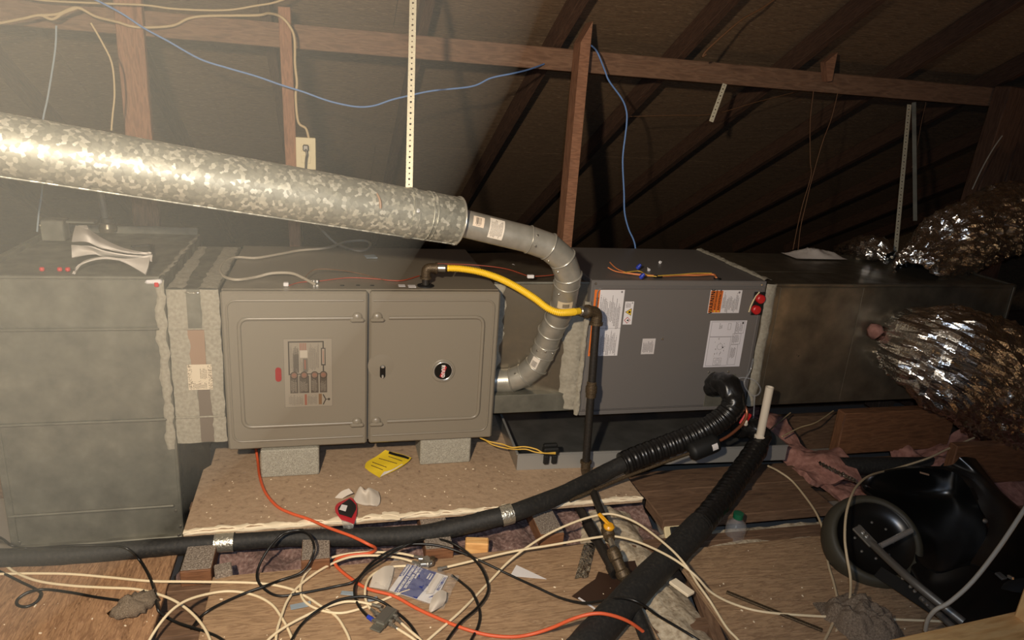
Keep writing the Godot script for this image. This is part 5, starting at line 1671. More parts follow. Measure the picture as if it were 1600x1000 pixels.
func build_right_side() -> void:
	single("floor_insulation", heap(2.04, 2.27, -0.75, 0.23, -0.035, 0.12, 101, 4.0), M.pink, "pink fluffy insulation heaped beyond the drain line under the plenum", "insulation", "", "stuff")
	single("floor_insulation", heap(2.1, 3.4, 0.10, 0.50, -0.085, 0.12, 102, 3.0), M.pink, "pink fluffy insulation around the black foam tube and toy seat", "insulation", "", "stuff")
	single("floor_insulation", heap(2.56, 3.0, 0.02, 0.22, 0.0, 0.16, 104, 5.0), M.pink, "pink clump of insulation by the brown plank below the lower foil duct", "insulation", "", "stuff")
	single("floor_insulation", heap(1.36, 2.1, 0.38, 0.52, -0.088, 0.03, 103, 7.0), M.batt, "shredded pale insulation in the slot behind the dark plywood sheet", "insulation", "", "stuff")
	# paper faced batt in the gap between two sheets of plywood
	var f := noise(3, 6.0, 106, 3)
	var rows := []
	for i in 40:
		var line := []
		for j in 14:
			var u := j / 13.0
			var z := 0.24 + i * 0.026
			var bulge := sin(u * PI)
			line.append(Vector3(1.10 + u * 0.235 - i * 0.0002, -0.115 + 0.06 * bulge + f.get_noise_2d(u * 0.8, z * 2.0) * 0.03, z))
		rows.append(line)
	single("insulation_batt", Shape.new().sheet(rows, 0.02), M.batt, "pale dirty insulation batt in the gap beside the gas valve", "insulation")
	# brown plank on edge below the plenum
	single("plank_on_edge", Shape.new().slab(Vector3(2.285, -0.03, 0.0), Vector3(2.83, 0.152, 0.048), 0.004), M.brown_block, "warm brown plank standing on edge below the plenum", "plank")
	single("long_plank", Shape.new().bar(Vector3(2.62, 0.02, 0.25), Vector3(4.2, 0.02, 0.30), 0.04, 0.17, Vector3.BACK, 0.004), M.brown_block, "long brown plank behind the black toy seat", "plank")
	# foam tube
	var a := Vector3(2.226, -0.02, 0.1465)
	var b := Vector3(2.7386, -0.02, 0.2021)
	var t := thing("foam_tube", a - Vector3(0, 0.035, 0), "short straight black foam pipe sleeve lying behind the toy seat", "pipe sleeve")
	part(t, "sleeve", Shape.new().lathe([[0.014, 0.0], [0.033, 0.0], [0.033, (b - a).length()], [0.014, (b - a).length()], [0.014, 0.0]], facing(a, b - a), 24), M.black_foam)
	# strip of foil tape
	var r2 := []
	var g := noise(3, 25.0, 7, 3)
	var p0 := Vector3(2.1096, -0.03, 0.1639)
	var p1 := Vector3(2.1649, -0.03, 0.3091)
	for i in 30:
		var line := []
		for j in 8:
			var p := p0.lerp(p1, i / 29.0) + Vector3(0.35, 0, -0.9) * (j - 3.5) * 0.006
			line.append(p + Vector3(0, 0.04 + g.get_noise_2d(i * 0.03, j * 0.03) * 0.014, 0))
		r2.append(line)
	single("foil_scrap", Shape.new().sheet(r2, 0.0), M.foil, "crumpled strip of silver foil tape on the pink insulation", "scrap")
	var s0 := Vector3(2.9349, 0.0002, 0.06)
	var s1 := Vector3(2.9549, -0.0457, 0.1)
	single("foil_scrap", Shape.new().bar(s0, s1, 0.045, 0.004, Vector3(1, 0, 0.2), 0.001).ruffle(g, 0.01), M.foil, "short piece of silver tape hanging at the lower foil duct", "scrap")
	# plastic bottle in the slot
	var c := Vector3(1.6086, -0.1, 0.434)
	var bt := thing("bottle", c, "clear plastic bottle with a dark green cap beside the drain line", "bottle")
	part(bt, "body", Shape.new().lathe([[0.0, 0.0], [0.030, 0.0], [0.033, 0.005], [0.033, 0.06], [0.030, 0.07], [0.016, 0.085], [0.014, 0.095]], Transform3D(Basis(), c), 20, true), M.clear)
	part(bt, "cap", Shape.new().lathe([[0.0165, 0.09], [0.0165, 0.108], [0.0, 0.109]], Transform3D(Basis(), c), 16), M.green_plastic)
	# pale box with a dark opening further left in the slot
	var e := Vector3(1.4247, -0.075, 0.3942)
	var bx := thing("junction_box", e - Vector3(0, 0.03, 0), "small pale open electrical box half hidden behind the drain line", "electrical box")
	part(bx, "shell", Shape.new().box(e, Vector3(0.10, 0.06, 0.012), 0.003, Basis(Vector3.RIGHT, -0.7)), M.ivory_plastic)
	part(bx, "opening", Shape.new().box(e + Vector3(0, 0.006, 0.006), Vector3(0.062, 0.036, 0.008), 0.002, Basis(Vector3.RIGHT, -0.7)), M.matte_black)
	# new lumber near the viewer
	var y := 0.22
	var l0 := Vector3(1.4398, 0.22, 1.2208)
	var l1 := Vector3(1.7404, 0.22, 1.1972)
	var dir := (l1 - l0).normalized()
	single("new_lumber", Shape.new().bar(l0 - dir * 0.35 + Vector3(0, -0.045, 0.045), l1 + dir * 0.5 + Vector3(0, -0.045, 0.045), 0.09, 0.09, Vector3.UP.cross(dir), 0.004), M.fresh_wood, "bright new yellow pine rail in front of the toy", "lumber")
	var up0 := l1 + dir * 0.06 + Vector3(0, -0.27, 0.03)
	single("new_lumber", Shape.new().bar(up0 + dir * 0.045, up0 + dir * 0.06 + Vector3(0, 0.75, 0), 0.09, 0.04, dir, 0.004), M.fresh_wood, "bright new yellow pine upright at the end of the rail", "lumber")
	single("new_lumber", Shape.new().slab(Vector3(1.36, FLOOR_Y, 1.29), Vector3(1.45, 0.125, 1.38), 0.003), M.fresh_wood, "short new pine leg under the near end of the rail", "lumber")


# ------------------------------------------------------------------ a ride-on toy lying on the floor
func grid_sheet(ctrl: Array, nu: int, nv: int) -> Array:      # rows of control points -> a smooth grid
	var cols := []
	for row in ctrl:
		cols.append(smooth(row, nu))
	var out := []
	var n: int = cols[0].size()
	var tall := []
	for j in n:
		var line := []
		for i in cols.size():
			line.append(cols[i][j])
		tall.append(smooth(line, nv))
	for i in tall[0].size():
		var line := []
		for j in n:
			line.append(tall[j][i])
		out.append(line)
	return out


func build_toy() -> void:
	var hub := Vector3(1.9218, 0.0474, 0.679)
	var t := thing("ride_on_toy", Vector3(hub.x + 0.3, FLOOR_Y, hub.z), "black plastic pedal kart with a moulded seat and one small wheel", "toy vehicle")
	# the rear wheel, its face turned up to the viewer
	var axis := Vector3(-0.27, 0.76, 0.59).normalized()
	var xf := facing(hub, axis)
	part(t, "tyre", Shape.new().lathe([[0.112, -0.085], [0.128, -0.085], [0.140, -0.07], [0.145, -0.045], [0.142, -0.015], [0.132, 0.005], [0.120, 0.010], [0.112, 0.004], [0.108, -0.01]], xf, 48, true), M.tyre, "worn grey black tyre tread")
	var rim := part(t, "wheel_disc", Shape.new().lathe([[0.116, 0.006], [0.108, 0.002], [0.098, -0.012], [0.06, -0.016], [0.03, -0.010], [0.0, -0.008]], xf, 48, true), M.black_plastic)
	for k in 8:
		var a := TAU * k / 8 + 0.3
		var o := xf.basis.x * cos(a) + xf.basis.z * sin(a)
		part(rim, "wheel_bolt", Shape.new().lathe([[0.004, 0.0], [0.004, 0.003], [0.0, 0.004]], facing(hub + o * 0.055 - axis * 0.0155, axis), 8), M.grey_tube)
	# steel tube bolted at the hub
	var h0 := hub + axis * 0.02 + Vector3(1.8462, 0.0919, 0.6877) * 0.0
	var a0 := Vector3(1.83, 0.1027, 0.7015)
	var a1 := Vector3(1.8423, 0.0851, 0.7539)
	var a2 := Vector3(1.818, 0.096, 0.9175)
	var a3 := Vector3(1.8688, 0.0626, 1.0504)
	part(t, "frame_tube", Shape.new().tube(smooth([a1 - (a2 - a1) * 0.12, a1, a2, a3], 5), 0.011, 12), M.grey_tube)
	part(t, "tube_end", Shape.new().bar(a0 - (a1 - a0) * 0.2, a1, 0.03, 0.008, Vector3(0.7, 0.3, -0.3), 0.002), M.grey_tube, "flattened slotted tube end")
	for p in [[a0.lerp(a1, 0.2)], [a0.lerp(a1, 0.45)]]:
		part(t, "bolt", Shape.new().lathe([[0.007, 0.0], [0.007, 0.004], [0.004, 0.005], [0.004, 0.010], [0.0, 0.011]], facing(p[0] + Vector3(-0.002, 0.005, 0.006), axis), 8), M.bright_steel)
	var x0 := Vector3(1.8695, 0.0791, 0.7523)
	var x1 := Vector3(1.9802, 0.1115, 0.7389)
	part(t, "axle", Shape.new().tube([x0, x1], 0.0085, 14), M.chrome)
	# slotted seat rail with its bolts
	var r0 := Vector3(1.884, -0.0104, 0.7527)
	var r1 := Vector3(1.8837, 0.0241, 0.9584)
	part(t, "seat_rail", Shape.new().bar(r0, r1, 0.036, 0.006, Vector3(0.5, 0.5, -0.4), 0.001), M.matte_black)
	for k in 5:
		var p := Vector3(1.867, 0.0331, 0.8425).lerp(Vector3(1.8588, 0.0256, 0.9512), (k + 0.3 * (k % 2)) / 4.4)
		part(t, "rail_bolt", Shape.new().lathe([[0.005, 0.0], [0.005, 0.004], [0.0, 0.005]], facing(p + Vector3(-0.003, 0.012, 0.012), axis), 8), M.bright_steel)
	part(t, "second_tube", Shape.new().tube([Vector3(1.8876, 0.0176, 0.9073), Vector3(1.8699, 0.028, 1.0402)], 0.009, 10), M.grey_tube)
	# seat: hollow backrest, a flank that folds away to the right, and the cushion
	var back: Array = [Vector3(2.1393, 0.0377, 0.3499), Vector3(2.2124, 0.0856, 0.3756), Vector3(2.3324, 0.107, 0.4009), Vector3(2.4413, 0.0997, 0.4324), Vector3(2.4259, 0.0905, 0.5181), Vector3(2.1211, 0.0322, 0.3901), Vector3(2.2336, 0.0165, 0.4037), Vector3(2.3638, -0.0006, 0.4008), Vector3(2.445, 0.0143, 0.4611), Vector3(2.4041, 0.0547, 0.5889), Vector3(2.1057, 0.0437, 0.5125), Vector3(2.1828, 0.0052, 0.5239), Vector3(2.2878, -0.0229, 0.5178), Vector3(2.3591, -0.0068, 0.5751), Vector3(2.3193, 0.0575, 0.6955), Vector3(2.0573, 0.0338, 0.6546), Vector3(2.1017, 0.0179, 0.6717), Vector3(2.1704, -0.0029, 0.6751), Vector3(2.2274, 0.0097, 0.708), Vector3(2.2078, 0.0567, 0.7852), Vector3(1.9872, 0.0331, 0.7879), Vector3(1.9945, 0.0323, 0.8118), Vector3(2.0149, 0.0315, 0.8284), Vector3(2.0663, 0.0374, 0.8294), Vector3(2.1201, 0.056, 0.827)]
	var seat := Shape.new().sheet(grid_sheet([back.slice(0, 5), back.slice(5, 10), back.slice(10, 15), back.slice(15, 20), back.slice(20, 25)], 8, 8), 0.012, Vector3(-0.3, 0.5, 0.8))
	part(t, "backrest", seat, M.black_plastic, "glossy hollow black backrest")
	var fl: Array = [Vector3(2.2315, 0.0641, 0.3443), Vector3(2.3646, 0.093, 0.3706), Vector3(2.4644, 0.1044, 0.3937), Vector3(2.4851, 0.1442, 0.408), Vector3(2.551, 0.1345, 0.4071), Vector3(2.4587, 0.0923, 0.4395), Vector3(2.4805, 0.0927, 0.456), Vector3(2.4976, 0.0981, 0.4806), Vector3(2.5252, 0.0969, 0.4992), Vector3(2.5706, 0.0673, 0.5101), Vector3(2.3994, 0.06, 0.5968), Vector3(2.4261, 0.072, 0.6001), Vector3(2.458, 0.0799, 0.6169), Vector3(2.4987, 0.0727, 0.6301), Vector3(2.5583, 0.0453, 0.6333), Vector3(2.3073, 0.0647, 0.7116), Vector3(2.3201, 0.0738, 0.7338), Vector3(2.3399, 0.0778, 0.7595), Vector3(2.3684, 0.0729, 0.7796), Vector3(2.4541, 0.0456, 0.7788), Vector3(2.1045, 0.0606, 0.843), Vector3(2.1294, 0.0643, 0.881), Vector3(2.1637, 0.0626, 0.9124), Vector3(2.216, 0.0578, 0.928), Vector3(2.2965, 0.0415, 0.9332)]
	part(t, "flank", Shape.new().sheet(grid_sheet([fl.slice(0, 5), fl.slice(5, 10), fl.slice(10, 15), fl.slice(15, 20), fl.slice(20, 25)], 7, 7), 0.012, Vector3(-0.3, 0.5, 0.8)), M.black_plastic)
	var cu: Array = [Vector3(1.9695, 0.0482, 0.8), Vector3(1.9883, 0.044, 0.8498), Vector3(2.0854, 0.0716, 0.8669), Vector3(2.1446, 0.0726, 0.9366), Vector3(2.2574, 0.0621, 0.9594), Vector3(1.932, 0.0461, 0.8123), Vector3(1.9297, 0.0406, 0.8894), Vector3(2.0063, 0.0563, 0.9483), Vector3(2.0961, 0.0749, 0.9988), Vector3(2.2152, 0.0614, 1.0134), Vector3(1.9177, 0.0234, 0.8375), Vector3(1.8969, 0.0307, 0.9381), Vector3(1.9624, 0.0438, 0.9948), Vector3(2.0491, 0.0662, 1.0433), Vector3(2.1557, 0.0587, 1.0635), Vector3(1.9118, 0.0156, 0.8819), Vector3(1.8967, 0.0111, 0.9769), Vector3(1.9343, 0.0252, 1.0475), Vector3(2.0021, 0.052, 1.0896), Vector3(2.116, 0.0454, 1.1005)]
	part(t, "cushion", Shape.new().sheet(grid_sheet([cu.slice(0, 5), cu.slice(5, 10), cu.slice(10, 15), cu.slice(15, 20)], 7, 7), 0.012, Vector3(-0.3, 0.6, 0.7)), M.black_plastic)
	part(t, "rivet", Shape.new().lathe([[0.0075, 0.0], [0.0075, 0.003], [0.004, 0.006], [0.0, 0.0065]], facing(Vector3(2.2978, 0.0907, 0.7006), Vector3(-0.4, 0.5, 0.75)), 12), M.bright_steel)
	part(t, "scuff", Shape.new().bar(Vector3(2.3097, 0.1008, 0.4185), Vector3(2.334, 0.0992, 0.4363), 0.010, 0.003, Vector3.RIGHT, 0.001), M.tan_tape, "pale scuff of torn plastic")
	part(t, "buckle", Shape.new().bar(Vector3(2.0617, 0.1164, 0.9545), Vector3(2.0633, 0.1133, 0.9776), 0.018, 0.006, Vector3.RIGHT, 0.001), M.grey_tube)
	part(t, "buckle", Shape.new().bar(Vector3(2.0717, 0.122, 0.977), Vector3(2.071, 0.1254, 0.992), 0.008, 0.008, Vector3.UP, 0.001), M.bright_steel)
	# the other wheel, mostly beyond the rail
	var hub2 := Vector3(2.1392, 0.0177, 1.0723)
	part(t, "tyre", Shape.new().lathe([[0.07, -0.07], [0.128, -0.075], [0.142, -0.045], [0.135, -0.005], [0.112, 0.004], [0.0, -0.01]], facing(hub2, axis), 40, true), M.matte_black)
	# crumpled rag beside the wheel
	var rc := Vector3(1.7232, -0.03, 0.9)
	var f := noise(3, 9.0, 33, 3)
	var rows := []
	for i in 40:
		var line := []
		for j in 40:
			var u := (j / 39.0 - 0.5) * 2.0
			var v := (i / 39.0 - 0.5) * 2.0
			var fall := maxf(1.0 - u * u - v * v, 0.0)
			line.append(rc + Vector3(u * 0.085, -0.022 + sqrt(fall) * (0.06 + f.get_noise_2d(u * 0.22, v * 0.22) * 0.05), v * 0.10) + Vector3(f.get_noise_2d(u * 0.1 + 7, v * 0.1), 0, f.get_noise_2d(u * 0.1, v * 0.1 + 5)) * 0.02)
		rows.append(line)
	single("rag", Shape.new().sheet(rows, 0.002), M.rag, "crumpled dirty grey rag lying on the floor by the toy wheel", "cloth")


# ------------------------------------------------------------------ cables
func cable(called: String, label: String, pts: Array, r: float, mat: Material, group := "", kind := "cable", steps := 8) -> MeshInstance3D:
	return single(called, Shape.new().tube(smooth(pts, steps), r, 8), mat, label, kind, group)


# a coaxial cable whose ends may carry a metal plug
func coax(label: String, pts: Array, mat: Material, plug_start := false, plug_end := false, boot := false) -> Node3D:
	var t := thing("coaxial_cable", (pts[0] + pts[pts.size() - 1]) * 0.5, label, "cable", "coaxial cables on the attic floor")
	part(t, "jacket", Shape.new().tube(smooth(pts, 8), 0.0036, 8), mat)
	for e in [0, 1]:
		if (e == 0 and plug_start) or (e == 1 and plug_end):
			var a: Vector3 = pts[0] if e == 0 else pts[pts.size() - 1]
			var b: Vector3 = pts[1] if e == 0 else pts[pts.size() - 2]
			var d := (a - b).normalized()
			var s := Shape.new().lathe([[0.0042, -0.016], [0.0046, -0.015], [0.0046, 0.0], [0.0062, 0.001], [0.0062, 0.011], [0.0045, 0.012], [0.0, 0.012]], facing(a, d), 10)
			part(t, "plug", s, M.bright_steel)
			if boot:
				part(t, "boot", Shape.new().tube([a - d * 0.022, a - d * 0.004], 0.0058, 10), M.blue_plastic, "blue plug sleeve")
	return t


func build_floor_cables() -> void:
	var w: Material = M.cream_cable
	var k: Material = M.black_cable
	coax("cream coaxial cable dipping past the dust clump towards the gap in the plywood", [Vector3(-0.6864, -0.051, 0.1888), Vector3(-0.555, -0.051, 0.2895), Vector3(-0.4971, -0.051, 0.3449), Vector3(-0.4294, -0.051, 0.3898), Vector3(-0.3449, -0.051, 0.4209), Vector3(-0.2639, -0.051, 0.4411), Vector3(-0.1749, -0.051, 0.4626), Vector3(-0.0971, -0.051, 0.5052), Vector3(-0.0422, -0.051, 0.5555), Vector3(0.0059, -0.051, 0.6217), Vector3(0.0382, -0.051, 0.6929), Vector3(0.0557, -0.051, 0.7674)], w)
	coax("cream coaxial cable running straight over the left plywood then curling down at the middle", [Vector3(-0.626, -0.051, 0.3361), Vector3(-0.5344, -0.051, 0.3447), Vector3(-0.4564, -0.051, 0.3538), Vector3(-0.3598, -0.051, 0.3711), Vector3(-0.2594, -0.051, 0.3998), Vector3(-0.1483, -0.045, 0.4406), Vector3(-0.0425, -0.045, 0.4594), Vector3(0.1214, -0.051, 0.4821), Vector3(0.2059, -0.051, 0.5163), Vector3(0.2535, -0.051, 0.5575), Vector3(0.2901, -0.051, 0.5985), Vector3(0.3287, -0.051, 0.6435), Vector3(0.3487, -0.051, 0.6888), Vector3(0.363, -0.051, 0.7424), Vector3(0.3682, -0.051, 0.8204)], w)
	coax("cream coaxial cable arching up beside the thin black cable at the floor gap", [Vector3(-0.1025, -0.05, 0.7416), Vector3(-0.1052, -0.05, 0.6661), Vector3(-0.0765, -0.03, 0.6037), Vector3(-0.041, -0.03, 0.555), Vector3(0.0133, -0.045, 0.5148), Vector3(0.0676, -0.05, 0.5092), Vector3(0.1262, -0.05, 0.5363), Vector3(0.1693, -0.05, 0.5781), Vector3(0.1962, -0.05, 0.6305), Vector3(0.2157, -0.05, 0.6796), Vector3(0.2284, -0.05, 0.7256), Vector3(0.2403, -0.05, 0.7997)], w)
	coax("cream coaxial cable making the wide double loop into the inline joiner above the package", [Vector3(0.5645, -0.03, 0.4635), Vector3(0.504, -0.035, 0.4265), Vector3(0.4144, -0.048, 0.3921), Vector3(0.3415, -0.048, 0.3967), Vector3(0.2794, -0.048, 0.4261), Vector3(0.2493, -0.048, 0.4672), Vector3(0.239, -0.048, 0.5147), Vector3(0.2421, -0.048, 0.5569), Vector3(0.2577, -0.048, 0.5896), Vector3(0.2903, -0.048, 0.6193), Vector3(0.3384, -0.048, 0.6391), Vector3(0.3871, -0.048, 0.6323), Vector3(0.4375, -0.048, 0.613), Vector3(0.4758, -0.048, 0.596), Vector3(0.5256, -0.048, 0.5776)], w, true)
	coax("cream coaxial cable from the inline joiner sweeping down to the left of the splitter", [Vector3(0.5561, -0.03, 0.4889), Vector3(0.5109, -0.035, 0.4517), Vector3(0.4498, -0.046, 0.4154), Vector3(0.3682, -0.046, 0.4124), Vector3(0.2972, -0.046, 0.4517), Vector3(0.2389, -0.046, 0.512), Vector3(0.2087, -0.046, 0.5694), Vector3(0.1961, -0.046, 0.6283), Vector3(0.1886, -0.046, 0.6798), Vector3(0.1884, -0.046, 0.7235), Vector3(0.1917, -0.046, 0.7958)], w, true)
	coax("cream coaxial cable from the splitter's upper port curving away to the lower left", [Vector3(0.4359, -0.04, 0.6376), Vector3(0.412, -0.04, 0.6239), Vector3(0.3795, -0.038, 0.6137), Vector3(0.3469, -0.04, 0.6086), Vector3(0.2984, -0.04, 0.6231), Vector3(0.2438, -0.042, 0.6501), Vector3(0.1996, -0.04, 0.6841), Vector3(0.1692, -0.04, 0.7185), Vector3(0.1407, -0.04, 0.7738)], w, true)
	coax("cream coaxial cable looping up from the splitter to the clear package", [Vector3(0.4265, -0.042, 0.658), Vector3(0.4146, -0.042, 0.6367), Vector3(0.4065, -0.042, 0.6004), Vector3(0.4083, -0.038, 0.5617), Vector3(0.4208, -0.042, 0.5178), Vector3(0.4449, -0.042, 0.4935), Vector3(0.4815, -0.042, 0.479), Vector3(0.5248, -0.042, 0.4796)], w, true)
	coax("cream coaxial cable leaving the splitter's lower right port, the upper of the pair", [Vector3(0.4842, -0.045, 0.6923), Vector3(0.5093, -0.045, 0.7334), Vector3(0.5361, -0.045, 0.7778), Vector3(0.5715, -0.045, 0.8613)], w, true)
	coax("cream coaxial cable leaving the splitter's lower right port, the lower of the pair", [Vector3(0.4697, -0.045, 0.7109), Vector3(0.5, -0.045, 0.7454), Vector3(0.5237, -0.045, 0.7758), Vector3(0.5729, -0.045, 0.8514)], w, true)
	coax("long cream coaxial cable arching high over the yellow gas valve", [Vector3(0.5001, -0.051, 0.8224), Vector3(0.55, -0.051, 0.769), Vector3(0.6484, -0.046, 0.6837), Vector3(0.7382, -0.051, 0.585), Vector3(0.8292, -0.03, 0.5086), Vector3(0.9389, 0, 0.457), Vector3(1.0435, 0.03, 0.4392), Vector3(1.1265, 0.045, 0.4354), Vector3(1.1717, 0.05, 0.4528), Vector3(1.2207, 0.05, 0.5111), Vector3(1.2549, 0.055, 0.6354), Vector3(1.2731, 0.045, 0.7094), Vector3(1.3035, 0, 0.7324), Vector3(1.3337, -0.04, 0.7616), Vector3(1.3346, -0.051, 0.8492), Vector3(1.3412, -0.051, 0.902), Vector3(1.3364, -0.051, 0.9847)], w)
	coax("long cream coaxial cable passing low behind the black drain pipe and off to the right", [Vector3(0.622, -0.035, 0.5152), Vector3(0.7168, -0.03, 0.501), Vector3(0.8332, -0.02, 0.4894), Vector3(0.9502, -0.01, 0.4892), Vector3(1.086, 0.01, 0.499), Vector3(1.1435, 0.015, 0.5079), Vector3(1.1978, 0.03, 0.5696), Vector3(1.2489, 0.045, 0.6712), Vector3(1.2896, 0.03, 0.7311), Vector3(1.3404, -0.02, 0.7505), Vector3(1.4075, -0.05, 0.774), Vector3(1.4808, -0.05, 0.8168), Vector3(1.6514, -0.05, 0.862), Vector3(1.828, -0.05, 0.9006), Vector3(1.9613, -0.05, 0.9298), Vector3(2.112, -0.05, 0.9643)], w, true)
	cable("thin_cable", "cream cable hanging from the drain line down past the toy wheel's left", [Vector3(1.8805, 0.02, 0.1775), Vector3(1.9229, 0, 0.1848), Vector3(1.9574, -0.02, 0.2237), Vector3(1.943, -0.024, 0.325), Vector3(1.913, -0.024, 0.4304), Vector3(1.8784, -0.035, 0.5173), Vector3(1.8417, -0.05, 0.5808), Vector3(1.7928, -0.05, 0.6612), Vector3(1.7534, -0.05, 0.7367), Vector3(1.7019, -0.05, 0.8206), Vector3(1.6414, -0.05, 0.8806), Vector3(1.5682, -0.05, 0.9407), Vector3(1.4826, -0.05, 1.0105)], 0.0038, M.dim_cable)
	cable("thin_cable", "cream cable draped over the toy wheel and trailing to the rag", [Vector3(2.7748, 0.0967, 0.1973), Vector3(2.6047, 0.0806, 0.2437), Vector3(2.4845, 0.0696, 0.2802), Vector3(2.3221, 0.0526, 0.3072), Vector3(2.0886, 0.1186, 0.4402), Vector3(1.9459, 0.1547, 0.5422), Vector3(1.8371, 0.1746, 0.6367), Vector3(1.7657, 0.1626, 0.7083), Vector3(1.7197, 0.1341, 0.7703), Vector3(1.7035, 0.1039, 0.8083), Vector3(1.7062, 0.0483, 0.8379), Vector3(1.7164, -0.0236, 0.8422), Vector3(1.6796, -0.0471, 0.8725), Vector3(1.6196, -0.0612, 0.9152), Vector3(1.5776, -0.0853, 0.9443)], 0.0038, M.dim_cable)
	cable("grey_cable", "thick grey cable leaning over the toy seat to the new pine rail", [Vector3(2.0349, 0.4655, 1.0185), Vector3(1.9448, 0.3834, 1.0536), Vector3(1.8659, 0.3019, 1.0805), Vector3(1.7972, 0.2294, 1.0965), Vector3(1.7452, 0.1794, 1.0987), Vector3(1.7194, 0.1518, 1.0899), Vector3(1.7176, 0.1155, 1.0795), Vector3(1.7276, 0.0765, 1.0731)], 0.0052, M.grey_cable)
	cable("thin_cable", "thin beige wire over the pink insulation nearest the white stand pipe", [Vector3(2.0269, 0.02, -0.0668), Vector3(2.1513, 0, -0.1774), Vector3(2.2967, 0, -0.2848)], 0.003, M.beige_cable)
	cable("thin_cable", "thin beige wire crossing the pink insulation below the plenum", [Vector3(2.1133, 0, -0.0745), Vector3(2.2463, 0, -0.1434), Vector3(2.3532, 0, -0.1822), Vector3(2.5183, 0, -0.2843)], 0.003, M.beige_cable)
	# black ones
	coax("black cable lying along the foot of the return box and dropping through the gap", [Vector3(-0.6429, 0, 0.2027), Vector3(-0.5665, -0.005, 0.2425), Vector3(-0.5203, 0, 0.2918), Vector3(-0.4909, -0.03, 0.2678), Vector3(-0.3842, 0.005, 0.3214), Vector3(-0.3038, 0.005, 0.3301), Vector3(-0.2578, 0.005, 0.3367), Vector3(-0.2195, 0, 0.3527), Vector3(-0.1914, -0.045, 0.3516), Vector3(-0.1429, -0.042, 0.4506), Vector3(-0.1108, -0.04, 0.5461), Vector3(-0.0984, -0.05, 0.5668), Vector3(-0.0585, -0.06, 0.5939), Vector3(0.0036, -0.055, 0.637), Vector3(0.0502, -0.05, 0.6746), Vector3(0.0876, -0.03, 0.7352)], k)
	coax("black cable with one small loop ending at the dust clump", [Vector3(-0.6008, -0.051, 0.2883), Vector3(-0.5387, -0.051, 0.3333), Vector3(-0.4763, -0.051, 0.3826), Vector3(-0.4159, -0.051, 0.4304), Vector3(-0.401, -0.045, 0.4602), Vector3(-0.407, -0.051, 0.4785), Vector3(-0.4244, -0.051, 0.4901), Vector3(-0.4464, -0.051, 0.4795), Vector3(-0.453, -0.051, 0.4568), Vector3(-0.4331, -0.044, 0.4416), Vector3(-0.4022, -0.051, 0.4274), Vector3(-0.333, -0.051, 0.4508), Vector3(-0.269, -0.051, 0.4783), Vector3(-0.2099, -0.051, 0.4999)], k)
	coax("very long black cable looping on the platform's edge and over to the drain pipe", [Vector3(-0.0514, -0.12, 0.6546), Vector3(-0.0341, -0.11, 0.5808), Vector3(-0.0114, -0.07, 0.585), Vector3(0.0106, -0.049, 0.5831), Vector3(0.0412, -0.046, 0.5603), Vector3(0.0938, -0.046, 0.5286), Vector3(0.1503, -0.04, 0.5114), Vector3(0.1829, -0.046, 0.4872), Vector3(0.2383, -0.03, 0.484), Vector3(0.2634, -0.01, 0.4642), Vector3(0.2738, 0.02, 0.4496), Vector3(0.2627, 0.03, 0.4052), Vector3(0.2356, 0.03, 0.3734), Vector3(0.2008, 0.03, 0.3748), Vector3(0.1782, 0.02, 0.3786), Vector3(0.1501, 0, 0.4033), Vector3(0.1264, -0.03, 0.4364), Vector3(0.124, -0.046, 0.4728), Vector3(0.1493, -0.046, 0.5218), Vector3(0.1868, -0.046, 0.5508), Vector3(0.2484, -0.046, 0.5476), Vector3(0.3313, -0.046, 0.5342), Vector3(0.3822, -0.035, 0.5321), Vector3(0.4284, -0.03, 0.47), Vector3(0.4789, -0.02, 0.4378), Vector3(0.5348, -0.01, 0.4263), Vector3(0.6044, -0.01, 0.4363), Vector3(0.6709, -0.02, 0.4596), Vector3(0.7351, -0.03, 0.5037), Vector3(0.8166, -0.046, 0.5643), Vector3(0.8711, -0.046, 0.6201), Vector3(0.9253, -0.046, 0.6741), Vector3(0.9719, -0.03, 0.7221), Vector3(1.01, 0, 0.7577), Vector3(1.0423, 0.04, 0.8002), Vector3(1.0812, 0.045, 0.8321), Vector3(1.1334, 0, 0.829), Vector3(1.1921, -0.03, 0.8553), Vector3(1.2326, -0.046, 0.8875), Vector3(1.263, -0.046, 0.9564)], k)
	coax("black cable with a blue plug sleeve looping from the splitter round the package", [Vector3(0.4228, -0.038, 0.693), Vector3(0.4064, -0.038, 0.6716), Vector3(0.3871, -0.038, 0.6298), Vector3(0.3789, -0.038, 0.5832), Vector3(0.3834, -0.034, 0.547), Vector3(0.409, -0.028, 0.5068), Vector3(0.464, -0.018, 0.4683), Vector3(0.511, -0.008, 0.4442), Vector3(0.5588, -0.002, 0.4256), Vector3(0.6145, -0.038, 0.3685), Vector3(0.6514, -0.004, 0.436), Vector3(0.6926, -0.012, 0.4741), Vector3(0.7283, -0.025, 0.536), Vector3(0.7387, -0.038, 0.5964), Vector3(0.7254, -0.038, 0.6424), Vector3(0.6901, -0.038, 0.6878), Vector3(0.6396, -0.038, 0.7327), Vector3(0.5999, -0.045, 0.7774), Vector3(0.558, -0.038, 0.8463)], k, true, false, true)
	coax("black cable arching behind the splitter towards the lower left corner of the sheet", [Vector3(0.2048, -0.047, 0.777), Vector3(0.2237, -0.047, 0.7196), Vector3(0.2444, -0.047, 0.6697), Vector3(0.2781, -0.036, 0.6416), Vector3(0.3307, -0.03, 0.6135), Vector3(0.388, -0.03, 0.6049), Vector3(0.4208, -0.032, 0.6126), Vector3(0.4531, -0.04, 0.6279), Vector3(0.4837, -0.047, 0.6611), Vector3(0.5078, -0.047, 0.7008), Vector3(0.5241, -0.047, 0.7448), Vector3(0.5333, -0.047, 0.801)], k)
